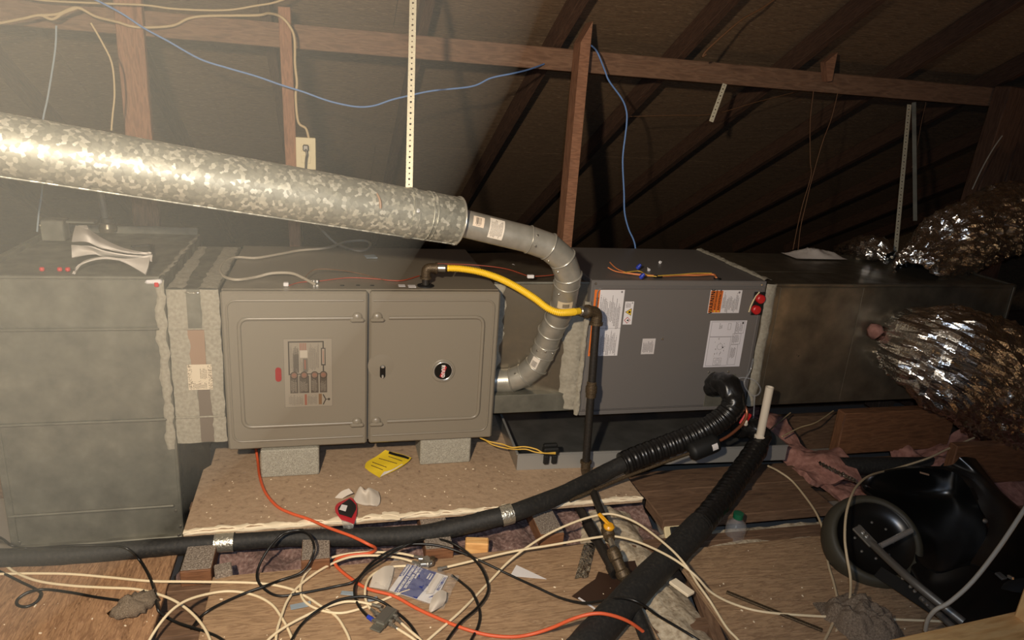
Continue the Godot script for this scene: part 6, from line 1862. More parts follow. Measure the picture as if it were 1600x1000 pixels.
	coax("short black cable hooking down on the right of the clear package", [Vector3(0.6487, -0.047, 0.5347), Vector3(0.6715, -0.047, 0.5717), Vector3(0.689, -0.04, 0.6211), Vector3(0.6979, -0.047, 0.668), Vector3(0.6948, -0.047, 0.7095), Vector3(0.6801, -0.047, 0.7497), Vector3(0.6562, -0.047, 0.7888), Vector3(0.6232, -0.047, 0.8475)], k)
	# orange
	cable("orange_cord", "orange extension cord dropping from under the furnace across the board and floor", [Vector3(0.0685, 0.03, -0.1443), Vector3(0.0789, 0.006, -0.0871), Vector3(0.0936, 0.006, 0.0131), Vector3(0.1194, 0.006, 0.1154), Vector3(0.1594, 0.006, 0.1982), Vector3(0.2027, 0.006, 0.2428), Vector3(0.254, 0.006, 0.2807), Vector3(0.3097, 0.008, 0.3347), Vector3(0.3777, 0.012, 0.3951), Vector3(0.4213, 0.006, 0.4299), Vector3(0.4439, -0.02, 0.4175), Vector3(0.4286, -0.045, 0.4014), Vector3(0.3686, -0.05, 0.3979), Vector3(0.3306, -0.05, 0.4133), Vector3(0.3356, -0.049, 0.4477), Vector3(0.3694, -0.046, 0.5048), Vector3(0.4151, -0.043, 0.5616), Vector3(0.4805, -0.044, 0.5992), Vector3(0.5345, -0.047, 0.6521), Vector3(0.59, -0.047, 0.7022), Vector3(0.6449, -0.043, 0.751), Vector3(0.7017, -0.05, 0.775), Vector3(0.7612, -0.05, 0.7916), Vector3(0.81, -0.045, 0.7962), Vector3(0.858, -0.02, 0.8102), Vector3(0.9029, 0.02, 0.8324), Vector3(0.9471, 0.04, 0.845), Vector3(0.9863, 0.04, 0.8536), Vector3(1.0372, 0.02, 0.861), Vector3(1.086, -0.02, 0.8611), Vector3(1.1138, -0.045, 0.8735), Vector3(1.1271, -0.05, 0.9502)], 0.0046, M.orange_cable, "", "cord")
	# splitter and joiner
	var c := Vector3(0.4525, -0.04, 0.6813)
	var d0 := (Vector3(0.4819, -0.04, 0.6424) - c).normalized()
	var turn := Basis(d0, Vector3.UP, d0.cross(Vector3.UP))
	var s := thing("cable_splitter", c - Vector3(0, 0.015, 0), "flat grey metal cable splitter with several plugged cables", "splitter")
	part(s, "body", Shape.new().box(c, Vector3(0.066, 0.016, 0.034), 0.003, turn), M.galv)
	part(s, "mounting_tab", Shape.new().box(c - d0 * 0.04 - Vector3(0, 0.005, 0), Vector3(0.018, 0.004, 0.03), 0.001, turn), M.galv)
	part(s, "cover_plate", Shape.new().box(c + Vector3(0, 0.0085, 0), Vector3(0.056, 0.002, 0.026), 0.0006, turn), M.grey_tube)
	for q in [[0.018, -1.0], [0.0, -1.0], [0.016, 1.0], [-0.006, 1.0], [-0.024, -1.0]]:
		var b: Vector3 = c + d0 * q[0] + turn.z * 0.017 * q[1]
		part(s, "port", Shape.new().tube([b, b + turn.z * 0.010 * q[1]], 0.0048, 10), M.bright_steel)
	var e := Vector3(0.5862, -0.032, 0.4819)
	var j := thing("cable_joiner", e - Vector3(0, 0.02, 0), "small metal joiner and grounding block where two cream cables meet above the package", "splitter")
	part(j, "block", Shape.new().box(e, Vector3(0.022, 0.016, 0.036), 0.003, Basis(Vector3.UP, 0.4)), M.bright_steel)
	part(j, "barrel", Shape.new().tube([e + Vector3(-0.024, 0.002, -0.012), e + Vector3(0.012, 0.002, -0.006)], 0.0062, 10), M.bright_steel)
	part(j, "barrel", Shape.new().tube([e + Vector3(-0.028, 0.0, 0.010), e + Vector3(0.01, 0.0, 0.012)], 0.0062, 10), M.bright_steel)
	part(j, "screw_head", Shape.new().lathe([[0.008, 0.0], [0.008, 0.005], [0.0, 0.006]], Transform3D(Basis(), e + Vector3(0.014, 0.006, 0.0)), 10), M.rusty)


func build_roof_cables() -> void:
	cable("blue_cable", "long pale blue network cable drooping in front of the purlin", [Vector3(-0.4714, 1.4778, -0.6), Vector3(-0.4168, 1.4599, -0.6), Vector3(-0.3435, 1.4257, -0.6), Vector3(-0.2787, 1.3857, -0.6), Vector3(-0.2078, 1.3513, -0.6), Vector3(-0.1095, 1.3014, -0.6), Vector3(-0.0213, 1.2787, -0.6), Vector3(0.0733, 1.2579, -0.6), Vector3(0.1527, 1.2355, -0.6), Vector3(0.236, 1.2149, -0.6), Vector3(0.3029, 1.1949, -0.6), Vector3(0.3597, 1.1829, -0.6), Vector3(0.4287, 1.1759, -0.6), Vector3(0.4869, 1.1842, -0.6), Vector3(0.5501, 1.2089, -0.6), Vector3(0.609, 1.2265, -0.6), Vector3(0.6996, 1.251, -0.6), Vector3(0.8502, 1.2776, -0.6), Vector3(0.9229, 1.3129, -0.6), Vector3(1.0045, 1.3351, -0.6), Vector3(1.0827, 1.3559, -0.66), Vector3(1.1706, 1.3861, -0.745)], 0.0035, M.blue_cable, "blue network cables")
	cable("blue_cable", "blue network cable hanging from the slant-topped post down behind the coil cabinet", [Vector3(1.3299, 1.4749, -0.7), Vector3(1.3485, 1.4635, -0.68), Vector3(1.3509, 1.4373, -0.62), Vector3(1.3876, 1.3756, -0.62), Vector3(1.4113, 1.3362, -0.62), Vector3(1.4743, 1.2717, -0.62), Vector3(1.4999, 1.2233, -0.62), Vector3(1.5062, 1.1732, -0.62), Vector3(1.506, 1.1298, -0.62), Vector3(1.5068, 1.0314, -0.62), Vector3(1.5289, 0.8997, -0.62), Vector3(1.5425, 0.8133, -0.62), Vector3(1.5688, 0.7449, -0.62), Vector3(1.599, 0.6952, -0.62), Vector3(1.6135, 0.653, -0.62), Vector3(1.637, 0.5623, -0.64)], 0.0036, M.blue_cable, "blue network cables")
	cable("beige_cable", "beige sheathed cable looping along the purlin and down to the outlet box", [Vector3(-0.594, 1.3987, -0.62), Vector3(-0.5409, 1.4074, -0.62), Vector3(-0.4818, 1.4323, -0.62), Vector3(-0.4323, 1.411, -0.64), Vector3(-0.375, 1.4011, -0.68), Vector3(-0.3382, 1.3927, -0.69), Vector3(-0.2897, 1.3935, -0.7), Vector3(-0.2102, 1.4081, -0.72), Vector3(-0.1585, 1.437, -0.735), Vector3(-0.0948, 1.4517, -0.74), Vector3(0.0691, 1.4682, -0.735), Vector3(0.116, 1.476, -0.7), Vector3(0.1585, 1.4648, -0.645), Vector3(0.1884, 1.4375, -0.64), Vector3(0.2048, 1.3966, -0.645), Vector3(0.2049, 1.3099, -0.65), Vector3(0.2102, 1.2439, -0.65), Vector3(0.2047, 1.1987, -0.65), Vector3(0.2117, 1.1079, -0.655), Vector3(0.2386, 1.0837, -0.66), Vector3(0.2494, 1.0442, -0.665)], 0.0048, M.beige_cable, "beige house cables under the roof")
	cable("beige_cable", "thin beige cable running along the top of the purlin past the wide post", [Vector3(-0.7144, 1.4607, -0.66), Vector3(-0.6015, 1.4483, -0.66), Vector3(-0.4336, 1.4544, -0.66), Vector3(-0.2857, 1.4623, -0.66), Vector3(-0.1854, 1.4594, -0.66), Vector3(-0.03, 1.4697, -0.66), Vector3(0.0767, 1.4941, -0.66), Vector3(0.1472, 1.5113, -0.64), Vector3(0.2294, 1.5524, -0.66)], 0.0035, M.beige_cable, "beige house cables under the roof")
	cable("beige_cable", "slack beige cable bunched at the far left end of the purlin", [Vector3(-0.8233, 1.3377, -0.62), Vector3(-0.7118, 1.3648, -0.62), Vector3(-0.6418, 1.3846, -0.62), Vector3(-0.594, 1.3987, -0.62), Vector3(-0.5577, 1.3902, -0.62), Vector3(-0.5215, 1.4131, -0.62), Vector3(-0.482, 1.4304, -0.62)], 0.0048, M.beige_cable, "beige house cables under the roof")
	cable("beige_cable", "thin cable hanging to the vent pipe left of the wide post", [Vector3(-0.3982, 1.3802, -0.45), Vector3(-0.3709, 1.3242, -0.45), Vector3(-0.349, 1.2627, -0.45), Vector3(-0.3494, 1.1746, -0.45), Vector3(-0.3614, 1.104, -0.45), Vector3(-0.3696, 1.0549, -0.45)], 0.003, M.beige_cable)
	cable("hanging_wire", "pale wire hanging from above and reappearing below the vent pipe at the return box", [Vector3(-0.4806, 1.362, -0.4), Vector3(-0.4922, 1.2877, -0.4), Vector3(-0.5264, 1.1537, -0.4), Vector3(-0.5535, 1.0554, -0.4), Vector3(-0.5741, 0.8745, -0.4), Vector3(-0.5928, 0.7912, -0.4), Vector3(-0.6061, 0.7236, -0.4)], 0.003, M.pale_blue)
	cable("hanging_wire", "thin brown wire hanging from the purlin to the white wool, straighter of the pair", [Vector3(2.4376, 1.3659, -0.74), Vector3(2.4501, 1.2358, -0.74), Vector3(2.4882, 1.0657, -0.74), Vector3(2.5079, 0.9931, -0.74), Vector3(2.4927, 0.8577, -0.74), Vector3(2.4881, 0.7505, -0.74), Vector3(2.4869, 0.6414, -0.74)], 0.002, M.brown_cable, "thin brown wires hanging from the purlin")
	cable("hanging_wire", "thin brown wire hanging from the purlin to the white wool, kinked one of the pair", [Vector3(2.5496, 1.3682, -0.72), Vector3(2.5424, 1.2563, -0.72), Vector3(2.523, 1.1644, -0.72), Vector3(2.5108, 1.0687, -0.72), Vector3(2.4995, 0.9508, -0.72), Vector3(2.4952, 0.8609, -0.72), Vector3(2.4908, 0.7543, -0.72), Vector3(2.5003, 0.646, -0.72)], 0.002, M.brown_cable, "thin brown wires hanging from the purlin")
	cable("hanging_wire", "thin pale wire running from the heavy dark post down to the upper foil duct", [Vector3(3.285, 1.2347, -0.5), Vector3(3.2539, 1.1763, -0.5), Vector3(3.2213, 1.0888, -0.5), Vector3(3.1957, 0.9888, -0.5)], 0.0028, M.grey_cable)
	cable("hanging_wire", "fine wire hanging beside the plain strap at the right", [Vector3(3.0359, 1.3582, -0.72), Vector3(3.0358, 1.2713, -0.72), Vector3(3.0441, 1.1536, -0.72), Vector3(3.0422, 1.0572, -0.72)], 0.0014, M.brown_cable)
	cable("hanging_wire", "fine pale wire stretched under the rafters to the short strap", [Vector3(1.6375, 1.2025, -0.9), Vector3(1.8398, 1.2204, -0.9), Vector3(2.0479, 1.2388, -0.9), Vector3(2.2532, 1.3033, -0.9), Vector3(2.4796, 1.3701, -0.9)], 0.0014, M.brown_cable)
	# cables stapled along the rafter at the upper right
	cable("brown_cable", "brown cable bunched along a rafter above the purlin's middle", [Vector3(2.1133, 1.7597, -0.5), Vector3(1.9778, 1.6546, -0.5), Vector3(1.8894, 1.6002, -0.5), Vector3(1.817, 1.5358, -0.5), Vector3(1.7575, 1.477, -0.5), Vector3(1.7422, 1.4523, -0.5), Vector3(1.7547, 1.4603, -0.5)], 0.004, M.brown_cable)
	# outlet box on the narrow post
	var b := Vector3(0.237, 0.9919, -0.66)
	var o := thing("outlet_box", b - Vector3(0, 0.055, 0), "ivory outlet box with a plugged grey cord on the narrow post", "outlet")
	part(o, "box", Shape.new().box(b - Vector3(0, 0, 0.025), Vector3(0.07, 0.115, 0.05), 0.003), M.ivory_plastic)
	part(o, "cover_plate", Shape.new().box(b + Vector3(0, 0, 0.001), Vector3(0.072, 0.118, 0.004), 0.0015), M.ivory_plastic)
	part(o, "socket", Shape.new().box(b + Vector3(0, 0.022, 0.003), Vector3(0.034, 0.028, 0.003), 0.001), M.ivory_plastic)
	part(o, "socket", Shape.new().box(b + Vector3(0, -0.022, 0.003), Vector3(0.034, 0.028, 0.003), 0.001), M.ivory_plastic)
	part(o, "plug", Shape.new().box(b + Vector3(0, 0.022, 0.014), Vector3(0.022, 0.024, 0.022), 0.004), M.grey_tube)
	part(o, "cord", Shape.new().tube(smooth([b + Vector3(0, 0.018, 0.025), b + Vector3(0.004, 0.0, 0.03), b + Vector3(0.0, -0.03, 0.02), b + Vector3(0.0, -0.1, 0.015), b + Vector3(0.02, -0.25, 0.04)], 5), 0.004, 8), M.grey_tube)


# ------------------------------------------------------------------ things on top of the ducts and the furnace
func page(pts: Array, nu: int, thick: float) -> Shape:
	return Shape.new().sheet(grid_sheet(pts, nu, nu), thick)


func build_top_things() -> void:
	var top := 0.676
	# folded booklets fanned on the return box
	var t := thing("booklet", Vector3(-0.3474, 0.683, -0.238), "heap of crumpled folded white booklets on top of the return box", "booklet")
	part(t, "pages", page([[Vector3(-0.4714, 0.76, -0.3359), Vector3(-0.3984, 0.78, -0.1952), Vector3(-0.3561, 0.75, -0.1909), Vector3(-0.2833, 0.73, -0.141), Vector3(-0.2066, 0.72, -0.12)], [Vector3(-0.4362, 0.76, -0.1919), Vector3(-0.3711, 0.78, -0.098), Vector3(-0.3364, 0.75, -0.1165), Vector3(-0.2728, 0.73, -0.097), Vector3(-0.2074, 0.71, -0.1376)], [Vector3(-0.4363, 0.74, -0.1738), Vector3(-0.3691, 0.76, -0.0841), Vector3(-0.333, 0.74, -0.1), Vector3(-0.2779, 0.72, -0.115), Vector3(-0.2118, 0.7, -0.1633)]], 6, 0.004), M.white_paper)
	part(t, "pages", page([[Vector3(-0.4477, 0.72, -0.2109), Vector3(-0.3737, 0.74, -0.1237), Vector3(-0.3258, 0.73, -0.1019), Vector3(-0.2653, 0.72, -0.0984), Vector3(-0.2056, 0.71, -0.1289)], [Vector3(-0.4355, 0.71, -0.1663), Vector3(-0.3835, 0.72, -0.1518), Vector3(-0.3293, 0.72, -0.1115), Vector3(-0.2703, 0.71, -0.116), Vector3(-0.2033, 0.705, -0.1159)], [Vector3(-0.4317, 0.695, -0.154), Vector3(-0.3798, 0.71, -0.135), Vector3(-0.3348, 0.71, -0.1292), Vector3(-0.2772, 0.7, -0.1417), Vector3(-0.1993, 0.7, -0.0949)]], 6, 0.004), M.white_paper)
	part(t, "pages", page([[Vector3(-0.3912, 0.685, -0.0359), Vector3(-0.3861, 0.7, -0.0932), Vector3(-0.3328, 0.715, -0.0903), Vector3(-0.2729, 0.71, -0.0902), Vector3(-0.209, 0.71, -0.1112)], [Vector3(-0.3891, 0.684, -0.0172), Vector3(-0.3826, 0.7, -0.0689), Vector3(-0.3296, 0.714, -0.078), Vector3(-0.2704, 0.705, -0.0783), Vector3(-0.1994, 0.7, -0.0456)], [Vector3(-0.3889, 0.682, -0.0102), Vector3(-0.3835, 0.697, -0.0653), Vector3(-0.3299, 0.712, -0.0782), Vector3(-0.2754, 0.7, -0.0826), Vector3(-0.2003, 0.685, -0.0046)]], 6, 0.004), M.white_paper)
	part(t, "pages", page([[Vector3(-0.4482, 0.77, -0.285), Vector3(-0.4219, 0.78, -0.2346), Vector3(-0.4083, 0.78, -0.2365)], [Vector3(-0.4263, 0.77, -0.2339), Vector3(-0.4023, 0.78, -0.1843), Vector3(-0.3905, 0.78, -0.1858)]], 4, 0.003), M.white_paper)
	# bits of red wax along the edge
	for q in [[66, 424, "round red crayon bit at the return box's edge, beside the dark stain"], [92, 427, "long red crayon bit at the return box's edge"], [104, 428, "round red crayon bit beside the booklets"]]:
		single("red_bit", Shape.new().lathe([[0.0, 0.0], [0.006, 0.001], [0.0075, 0.006], [0.006, 0.012], [0.0, 0.013]], Transform3D(Basis(), Vector3(-0.484, 0.677, -0.0568)).translated(Vector3((q[0] - 66) * 0.00175, 0.0, 0.0)), 10, true), M.red_plastic, q[2], "crayon", "red crayon bits on the return box")
	# metal box, conduit and its fitting at the back
	var c := Vector3(-0.5741, 0.69, -0.4641)
	single("metal_box", Shape.new().box(c + Vector3(0, 0.03, 0), Vector3(0.07, 0.07, 0.06), 0.003).box(c + Vector3(0.06, 0.055, -0.02), Vector3(0.12, 0.008, 0.04), 0.002), M.galv, "small dull metal box at the back of the return box top", "electrical box")
	var k := thing("conduit", Vector3(-0.4648, 0.68, -0.6414), "upright shiny conduit with a ribbed fitting behind the booklets", "conduit")
	var k0 := Vector3(-0.4633, 0.684, -0.6454)
	part(k, "fitting", Shape.new().lathe([[0.0, -0.006], [0.03, -0.004], [0.032, 0.01], [0.028, 0.026], [0.022, 0.03], [0.022, 0.044], [0.0, 0.05]], Transform3D(Basis(), k0), 18), M.duct_sheet)
	part(k, "tube", Shape.new().tube([k0 + Vector3(-0.005, 0.04, 0), Vector3(-0.4684, 0.8271, -0.62), Vector3(-0.475, 0.9497, -0.62)], 0.011, 12), M.flue)
	cable("white_wire", "short white wire curling from the metal box on the return box", [Vector3(-0.6053, 0.74, -0.4256), Vector3(-0.6391, 0.69, -0.5461), Vector3(-0.596, 0.69, -0.4727), Vector3(-0.577, 0.69, -0.4856), Vector3(-0.5828, 0.69, -0.5296)], 0.003, M.cream_cable)
	single("bracket", Shape.new().bar(Vector3(-0.3249, 0.684, -0.3795), Vector3(-0.2693, 0.684, -0.4049), 0.012, 0.006, Vector3.BACK, 0.001).bar(Vector3(-0.2693, 0.684, -0.4049), Vector3(-0.2387, 0.684, -0.2685), 0.012, 0.006, Vector3.RIGHT, 0.001), M.matte_black, "dark angled bracket lying behind the booklets", "bracket")
	# cables over the furnace top
	cable("grey_cable", "grey sheathed cable looping over the furnace top into its clamp", [Vector3(0.2183, 0.7907, -0.55), Vector3(0.2847, 0.7, -0.6936), Vector3(0.3462, 0.641, -0.697), Vector3(0.4172, 0.643, -0.5621), Vector3(0.4597, 0.641, -0.586), Vector3(0.4822, 0.641, -0.6842), Vector3(0.4574, 0.641, -0.7584), Vector3(0.3844, 0.641, -0.7257), Vector3(0.314, 0.65, -0.568), Vector3(0.2152, 0.641, -0.5559), Vector3(0.1431, 0.641, -0.485), Vector3(0.0667, 0.641, -0.4179), Vector3(0.0017, 0.641, -0.424), Vector3(-0.0277, 0.641, -0.3535), Vector3(-0.0298, 0.641, -0.2435), Vector3(-0.0061, 0.641, -0.151), Vector3(0.0386, 0.645, -0.0966), Vector3(0.091, 0.641, -0.1456), Vector3(0.1391, 0.65, -0.162), Vector3(0.1998, 0.655, -0.1443), Vector3(0.2411, 0.65, -0.0986), Vector3(0.2737, 0.645, -0.0467)], 0.005, M.grey_cable)
	cable("brown_cable", "thin copper coloured wire along the furnace's front top edge", [Vector3(0.1976, 0.637, -0.0596), Vector3(0.231, 0.637, -0.0994), Vector3(0.2903, 0.637, -0.1168), Vector3(0.3829, 0.637, -0.1607), Vector3(0.4768, 0.637, -0.1461), Vector3(0.5138, 0.637, -0.1301), Vector3(0.5607, 0.637, -0.1312), Vector3(0.6219, 0.637, -0.1935)], 0.0022, M.red_wire)
	cable("brown_cable", "thin brown wires bowing over the furnace top from the clamp", [Vector3(0.2414, 0.65, -0.0905), Vector3(0.2696, 0.66, -0.1699), Vector3(0.3312, 0.66, -0.1812), Vector3(0.4166, 0.637, -0.2227), Vector3(0.4968, 0.637, -0.1297)], 0.0018, M.brown_cable)
	cable("brown_cable", "thin red wire crossing from the gas elbow behind the yellow hose", [Vector3(0.7026, 0.638, -0.3742), Vector3(0.8459, 0.638, -0.3607), Vector3(0.9568, 0.638, -0.305), Vector3(1.0157, 0.638, -0.1921)], 0.002, M.red_wire)
	cable("brown_cable", "thin red wire between the clear splice and the coil cabinet", [Vector3(1.0048, 0.66, -0.1065), Vector3(1.0761, 0.66, -0.1266), Vector3(1.1638, 0.66, -0.176), Vector3(1.2548, 0.66, -0.1889), Vector3(1.3072, 0.66, -0.162), Vector3(1.3806, 0.66, -0.1266)], 0.0018, M.red_wire)
	single("wire_splice", Shape.new().box(Vector3(0.9921, 0.665, -0.0867), Vector3(0.024, 0.012, 0.012), 0.002), M.label_white, "small clear wire splice on the transition duct", "connector")
	single("plug_connector", Shape.new().box(Vector3(0.1878, 0.64, -0.0638), Vector3(0.016, 0.012, 0.016), 0.002), M.label_white, "tiny white plug connector on the furnace top", "connector")
	single("paper_scrap", Shape.new().box(Vector3(0.4714, 0.637, -0.4811), Vector3(0.042, 0.004, 0.05), 0.001, Basis(Vector3.UP, 0.2)).ruffle(noise(3, 30.0, 5, 2), 0.01), M.pale_blue, "curled grey scrap of paper on the furnace top", "paper")
	single("paper_sheet", Shape.new().box(Vector3(1.0538, 0.6375, -0.3622), Vector3(0.085, 0.001, 0.075), 0.0, Basis(Vector3.UP, 0.35)), M.label_white, "pale bluish card lying on top behind the yellow hose", "paper")
	single("screw_bit", Shape.new().lathe([[0.0, 0.0], [0.006, 0.0], [0.006, 0.003], [0.002, 0.004], [0.002, 0.014], [0.0, 0.015]], Transform3D(Basis(Vector3.RIGHT, 1.2), Vector3(1.5624, 0.678, -0.2712)), 8), M.label_white, "loose pale screw on the coil cabinet's top, farther from the wires", "screw")
	single("screw_bit", Shape.new().lathe([[0.0, 0.0], [0.006, 0.0], [0.006, 0.003], [0.002, 0.004], [0.002, 0.014], [0.0, 0.015]], Transform3D(Basis(Vector3.RIGHT, -1.2), Vector3(1.4592, 0.678, -0.1439)), 8), M.label_white, "loose pale screw on the coil cabinet's top, beside the blue wire nut", "screw")
	# low voltage bundle on the coil cabinet
	var w := thing("wire_bundle", Vector3(1.5201, 0.676, -0.0777), "bundle of orange and yellow thermostat wires on the coil cabinet's top", "wires")
	part(w, "sheath", Shape.new().tube(smooth([Vector3(1.4403, 0.681, -0.0375), Vector3(1.5352, 0.681, -0.0587), Vector3(1.6128, 0.681, -0.061), Vector3(1.6811, 0.681, -0.0726), Vector3(1.6726, 0.679, -0.0335)], 5), 0.004, 8), M.orange_wire)
	part(w, "wire", Shape.new().tube(smooth([Vector3(1.2902, 0.69, -0.1271), Vector3(1.3112, 0.682, -0.1031), Vector3(1.3528, 0.682, -0.0674), Vector3(1.4028, 0.682, -0.0416), Vector3(1.4433, 0.682, -0.0337)], 5), 0.0022, 6), M.orange_wire)
	part(w, "wire", Shape.new().tube(smooth([Vector3(1.3293, 0.69, -0.2085), Vector3(1.3317, 0.682, -0.142), Vector3(1.3483, 0.682, -0.0857), Vector3(1.3985, 0.682, -0.0597), Vector3(1.4476, 0.682, -0.0429)], 5), 0.0022, 6), M.orange_wire)
	part(w, "wire", Shape.new().tube(smooth([Vector3(1.3323, 0.684, -0.0772), Vector3(1.3777, 0.684, -0.0976), Vector3(1.4029, 0.684, -0.0985), Vector3(1.408, 0.684, -0.043), Vector3(1.4344, 0.684, -0.0257)], 5), 0.002, 6), M.yellow_wire)
	part(w, "wire", Shape.new().tube(smooth([Vector3(1.4397, 0.686, -0.0271), Vector3(1.5292, 0.686, -0.0482), Vector3(1.6035, 0.686, -0.0693), Vector3(1.6745, 0.686, -0.0717)], 5), 0.002, 6), M.yellow_wire)
	for q in [Vector3(1.411, 0.682, -0.1453), Vector3(1.3623, 0.682, -0.0048)]:
		part(w, "wire_nut", Shape.new().lathe([[0.0, 0.0], [0.007, 0.001], [0.008, 0.010], [0.005, 0.022], [0.0, 0.023]], facing(q, Vector3(0.5, 0.8, 0.2)), 10), M.blue_plastic, "blue wire nut")
	part(w, "tape_band", Shape.new().tube([Vector3(1.4284, 0.682, -0.0333), Vector3(1.4583, 0.682, -0.0342)], 0.0055, 8), M.black_tape)
	part(w, "grommet", Shape.new().lathe([[0.014, 0.0], [0.014, 0.003], [0.006, 0.004]], Transform3D(Basis(), Vector3(1.6781, 0.6745, -0.0326)), 14), M.matte_black)


# ------------------------------------------------------------------ litter on the platform and floor
func build_litter() -> void:
	# yellow leaflet leaning out from under the furnace
	var y := thing("yellow_leaflet", Vector3(0.5103, 0, -0.034), "curled yellow printed leaflet lying on the platform under the furnace", "leaflet")
	part(y, "sheet", page([[Vector3(0.5059, 0.035, -0.0719), Vector3(0.5277, 0.03, -0.0647), Vector3(0.5568, 0.022, -0.0622), Vector3(0.5961, 0.012, -0.0481)], [Vector3(0.4738, 0.022, -0.053), Vector3(0.5097, 0.022, -0.0304), Vector3(0.5416, 0.018, -0.0158), Vector3(0.5799, 0.01, -0.0214)], [Vector3(0.44, 0.012, -0.0341), Vector3(0.4857, 0.016, 0.0009), Vector3(0.5221, 0.013, 0.0087), Vector3(0.5387, 0.008, 0.0194)], [Vector3(0.4321, 0.01, -0.0029), Vector3(0.448, 0.006, 0.0224), Vector3(0.472, 0.003, 0.05), Vector3(0.4757, 0.003, 0.0589)]], 6, 0.0015), M.yellow_paper)
	part(y, "backing", page([[Vector3(0.4942, 0.01, 0.035), Vector3(0.5205, 0.012, 0.0287), Vector3(0.5585, 0.012, -0.0067)], [Vector3(0.4798, 0.006, 0.0604), Vector3(0.5158, 0.008, 0.0341), Vector3(0.5628, 0.01, -0.0053)]], 5, 0.001), M.white_paper, "white folded-over back of the leaflet")
	part(y, "headline", page([[Vector3(0.5185, 0.0345, -0.062), Vector3(0.5402, 0.03, -0.0538), Vector3(0.5666, 0.024, -0.048), Vector3(0.5884, 0.0165, -0.0407)], [Vector3(0.5152, 0.0335, -0.0478), Vector3(0.5368, 0.029, -0.0397), Vector3(0.563, 0.023, -0.0339), Vector3(0.583, 0.0155, -0.0316)]], 4, 0.0006), M.ink, "band of bold black heading")
	for q in [[Vector3(0.4813, 0.0245, -0.0337), Vector3(0.5401, 0.0195, 0.0003)], [Vector3(0.5146, 0.0275, -0.0381), Vector3(0.5592, 0.0195, -0.0156)], [Vector3(0.4588, 0.0185, -0.0201), Vector3(0.504, 0.0165, 0.0172)], [Vector3(0.4536, 0.0155, -0.0038), Vector3(0.4905, 0.0125, 0.026)]]:
		part(y, "print_line", Shape.new().tube([q[0], q[1]], 0.0012, 5), M.rusty)
	# red and black wrapper with its clear bag, and the scraps beside it
	var g := noise(3, 22.0, 71, 3)
	var w := thing("wrapper", Vector3(0.3628, 0, 0.248), "torn red and black printed wrapper hanging over the platform's edge", "wrapper")
	part(w, "card", page([[Vector3(0.3797, 0.016, 0.1919), Vector3(0.3872, 0.016, 0.2041), Vector3(0.3963, 0.012, 0.2247)], [Vector3(0.3384, 0.012, 0.217), Vector3(0.3688, 0.016, 0.2383), Vector3(0.3972, 0.012, 0.2537)], [Vector3(0.3322, 0.012, 0.2592), Vector3(0.3622, 0.014, 0.2803), Vector3(0.3941, 0.012, 0.2884)], [Vector3(0.3504, 0.008, 0.3037), Vector3(0.3707, 0.008, 0.3166), Vector3(0.3853, 0.006, 0.3257)]], 6, 0.001), M.red_print)
	part(w, "panel", page([[Vector3(0.3755, 0.0185, 0.2029), Vector3(0.3848, 0.0185, 0.219), Vector3(0.394, 0.0145, 0.2357)], [Vector3(0.3419, 0.0155, 0.2412), Vector3(0.3685, 0.0185, 0.253), Vector3(0.3931, 0.0145, 0.2607)], [Vector3(0.3433, 0.015, 0.2793), Vector3(0.3619, 0.016, 0.2937), Vector3(0.3785, 0.0145, 0.304)]], 6, 0.0006), M.ink)
	part(w, "barcode", page([[Vector3(0.3516, 0.019, 0.2337), Vector3(0.3686, 0.021, 0.2463)], [Vector3(0.3436, 0.018, 0.2596), Vector3(0.3622, 0.0205, 0.2766)]], 3, 0.0004), M.label_white)
	part(w, "clear_bag", page([[Vector3(0.3486, 0.01, 0.3032), Vector3(0.367, 0.01, 0.3158), Vector3(0.3852, 0.008, 0.3287)], [Vector3(0.3521, -0.002, 0.3123), Vector3(0.3684, 0.006, 0.3333), Vector3(0.3833, -0.002, 0.3299)], [Vector3(0.3557, -0.012, 0.3177), Vector3(0.3702, -0.008, 0.3356), Vector3(0.3796, -0.012, 0.3309)]], 5, 0.0006), M.film)
	single("paper_scrap", page([[Vector3(0.3964, 0.012, 0.1647), Vector3(0.4109, 0.028, 0.1506), Vector3(0.4237, 0.03, 0.1789), Vector3(0.4385, 0.028, 0.1619), Vector3(0.4667, 0.014, 0.1654)], [Vector3(0.3898, 0.006, 0.1844), Vector3(0.4098, 0.018, 0.1802), Vector3(0.4277, 0.014, 0.1797), Vector3(0.4431, 0.026, 0.19), Vector3(0.4705, 0.012, 0.2009)], [Vector3(0.3951, 0.003, 0.2027), Vector3(0.4142, 0.008, 0.2169), Vector3(0.4295, 0.01, 0.2258), Vector3(0.4445, 0.014, 0.2379), Vector3(0.467, 0.006, 0.2244)], [Vector3(0.4142, 0.002, 0.2183), Vector3(0.4257, 0.003, 0.2251), Vector3(0.4373, 0.004, 0.2282), Vector3(0.4508, 0.003, 0.2321), Vector3(0.4586, 0.003, 0.2331)]], 6, 0.0012), M.paper, "crumpled white scrap of paper beside the red wrapper", "paper")
	single("paper_scrap", page([[Vector3(0.331, 0.002, 0.1665), Vector3(0.3508, 0.02, 0.1606), Vector3(0.3746, 0.03, 0.1611)], [Vector3(0.3545, 0.002, 0.1733), Vector3(0.3703, 0.014, 0.1761), Vector3(0.3881, 0.022, 0.1764)]], 6, 0.001), M.paper, "curved white strip of paper above the red wrapper", "paper")
	# clear package with a printed blue card
	var p := thing("package", Vector3(0.5475, -0.055, 0.5395), "clear plastic package with a blue and white printed card on the floor", "package")
	var tl := Vector3(0.5316, -0.046, 0.4664)
	var tr := Vector3(0.6374, -0.046, 0.5371)
	var br := Vector3(0.581, -0.046, 0.6457)
	var bl := Vector3(0.4708, -0.046, 0.5717)
	var e1 := (tr - tl)
	var e2 := (bl - tl)
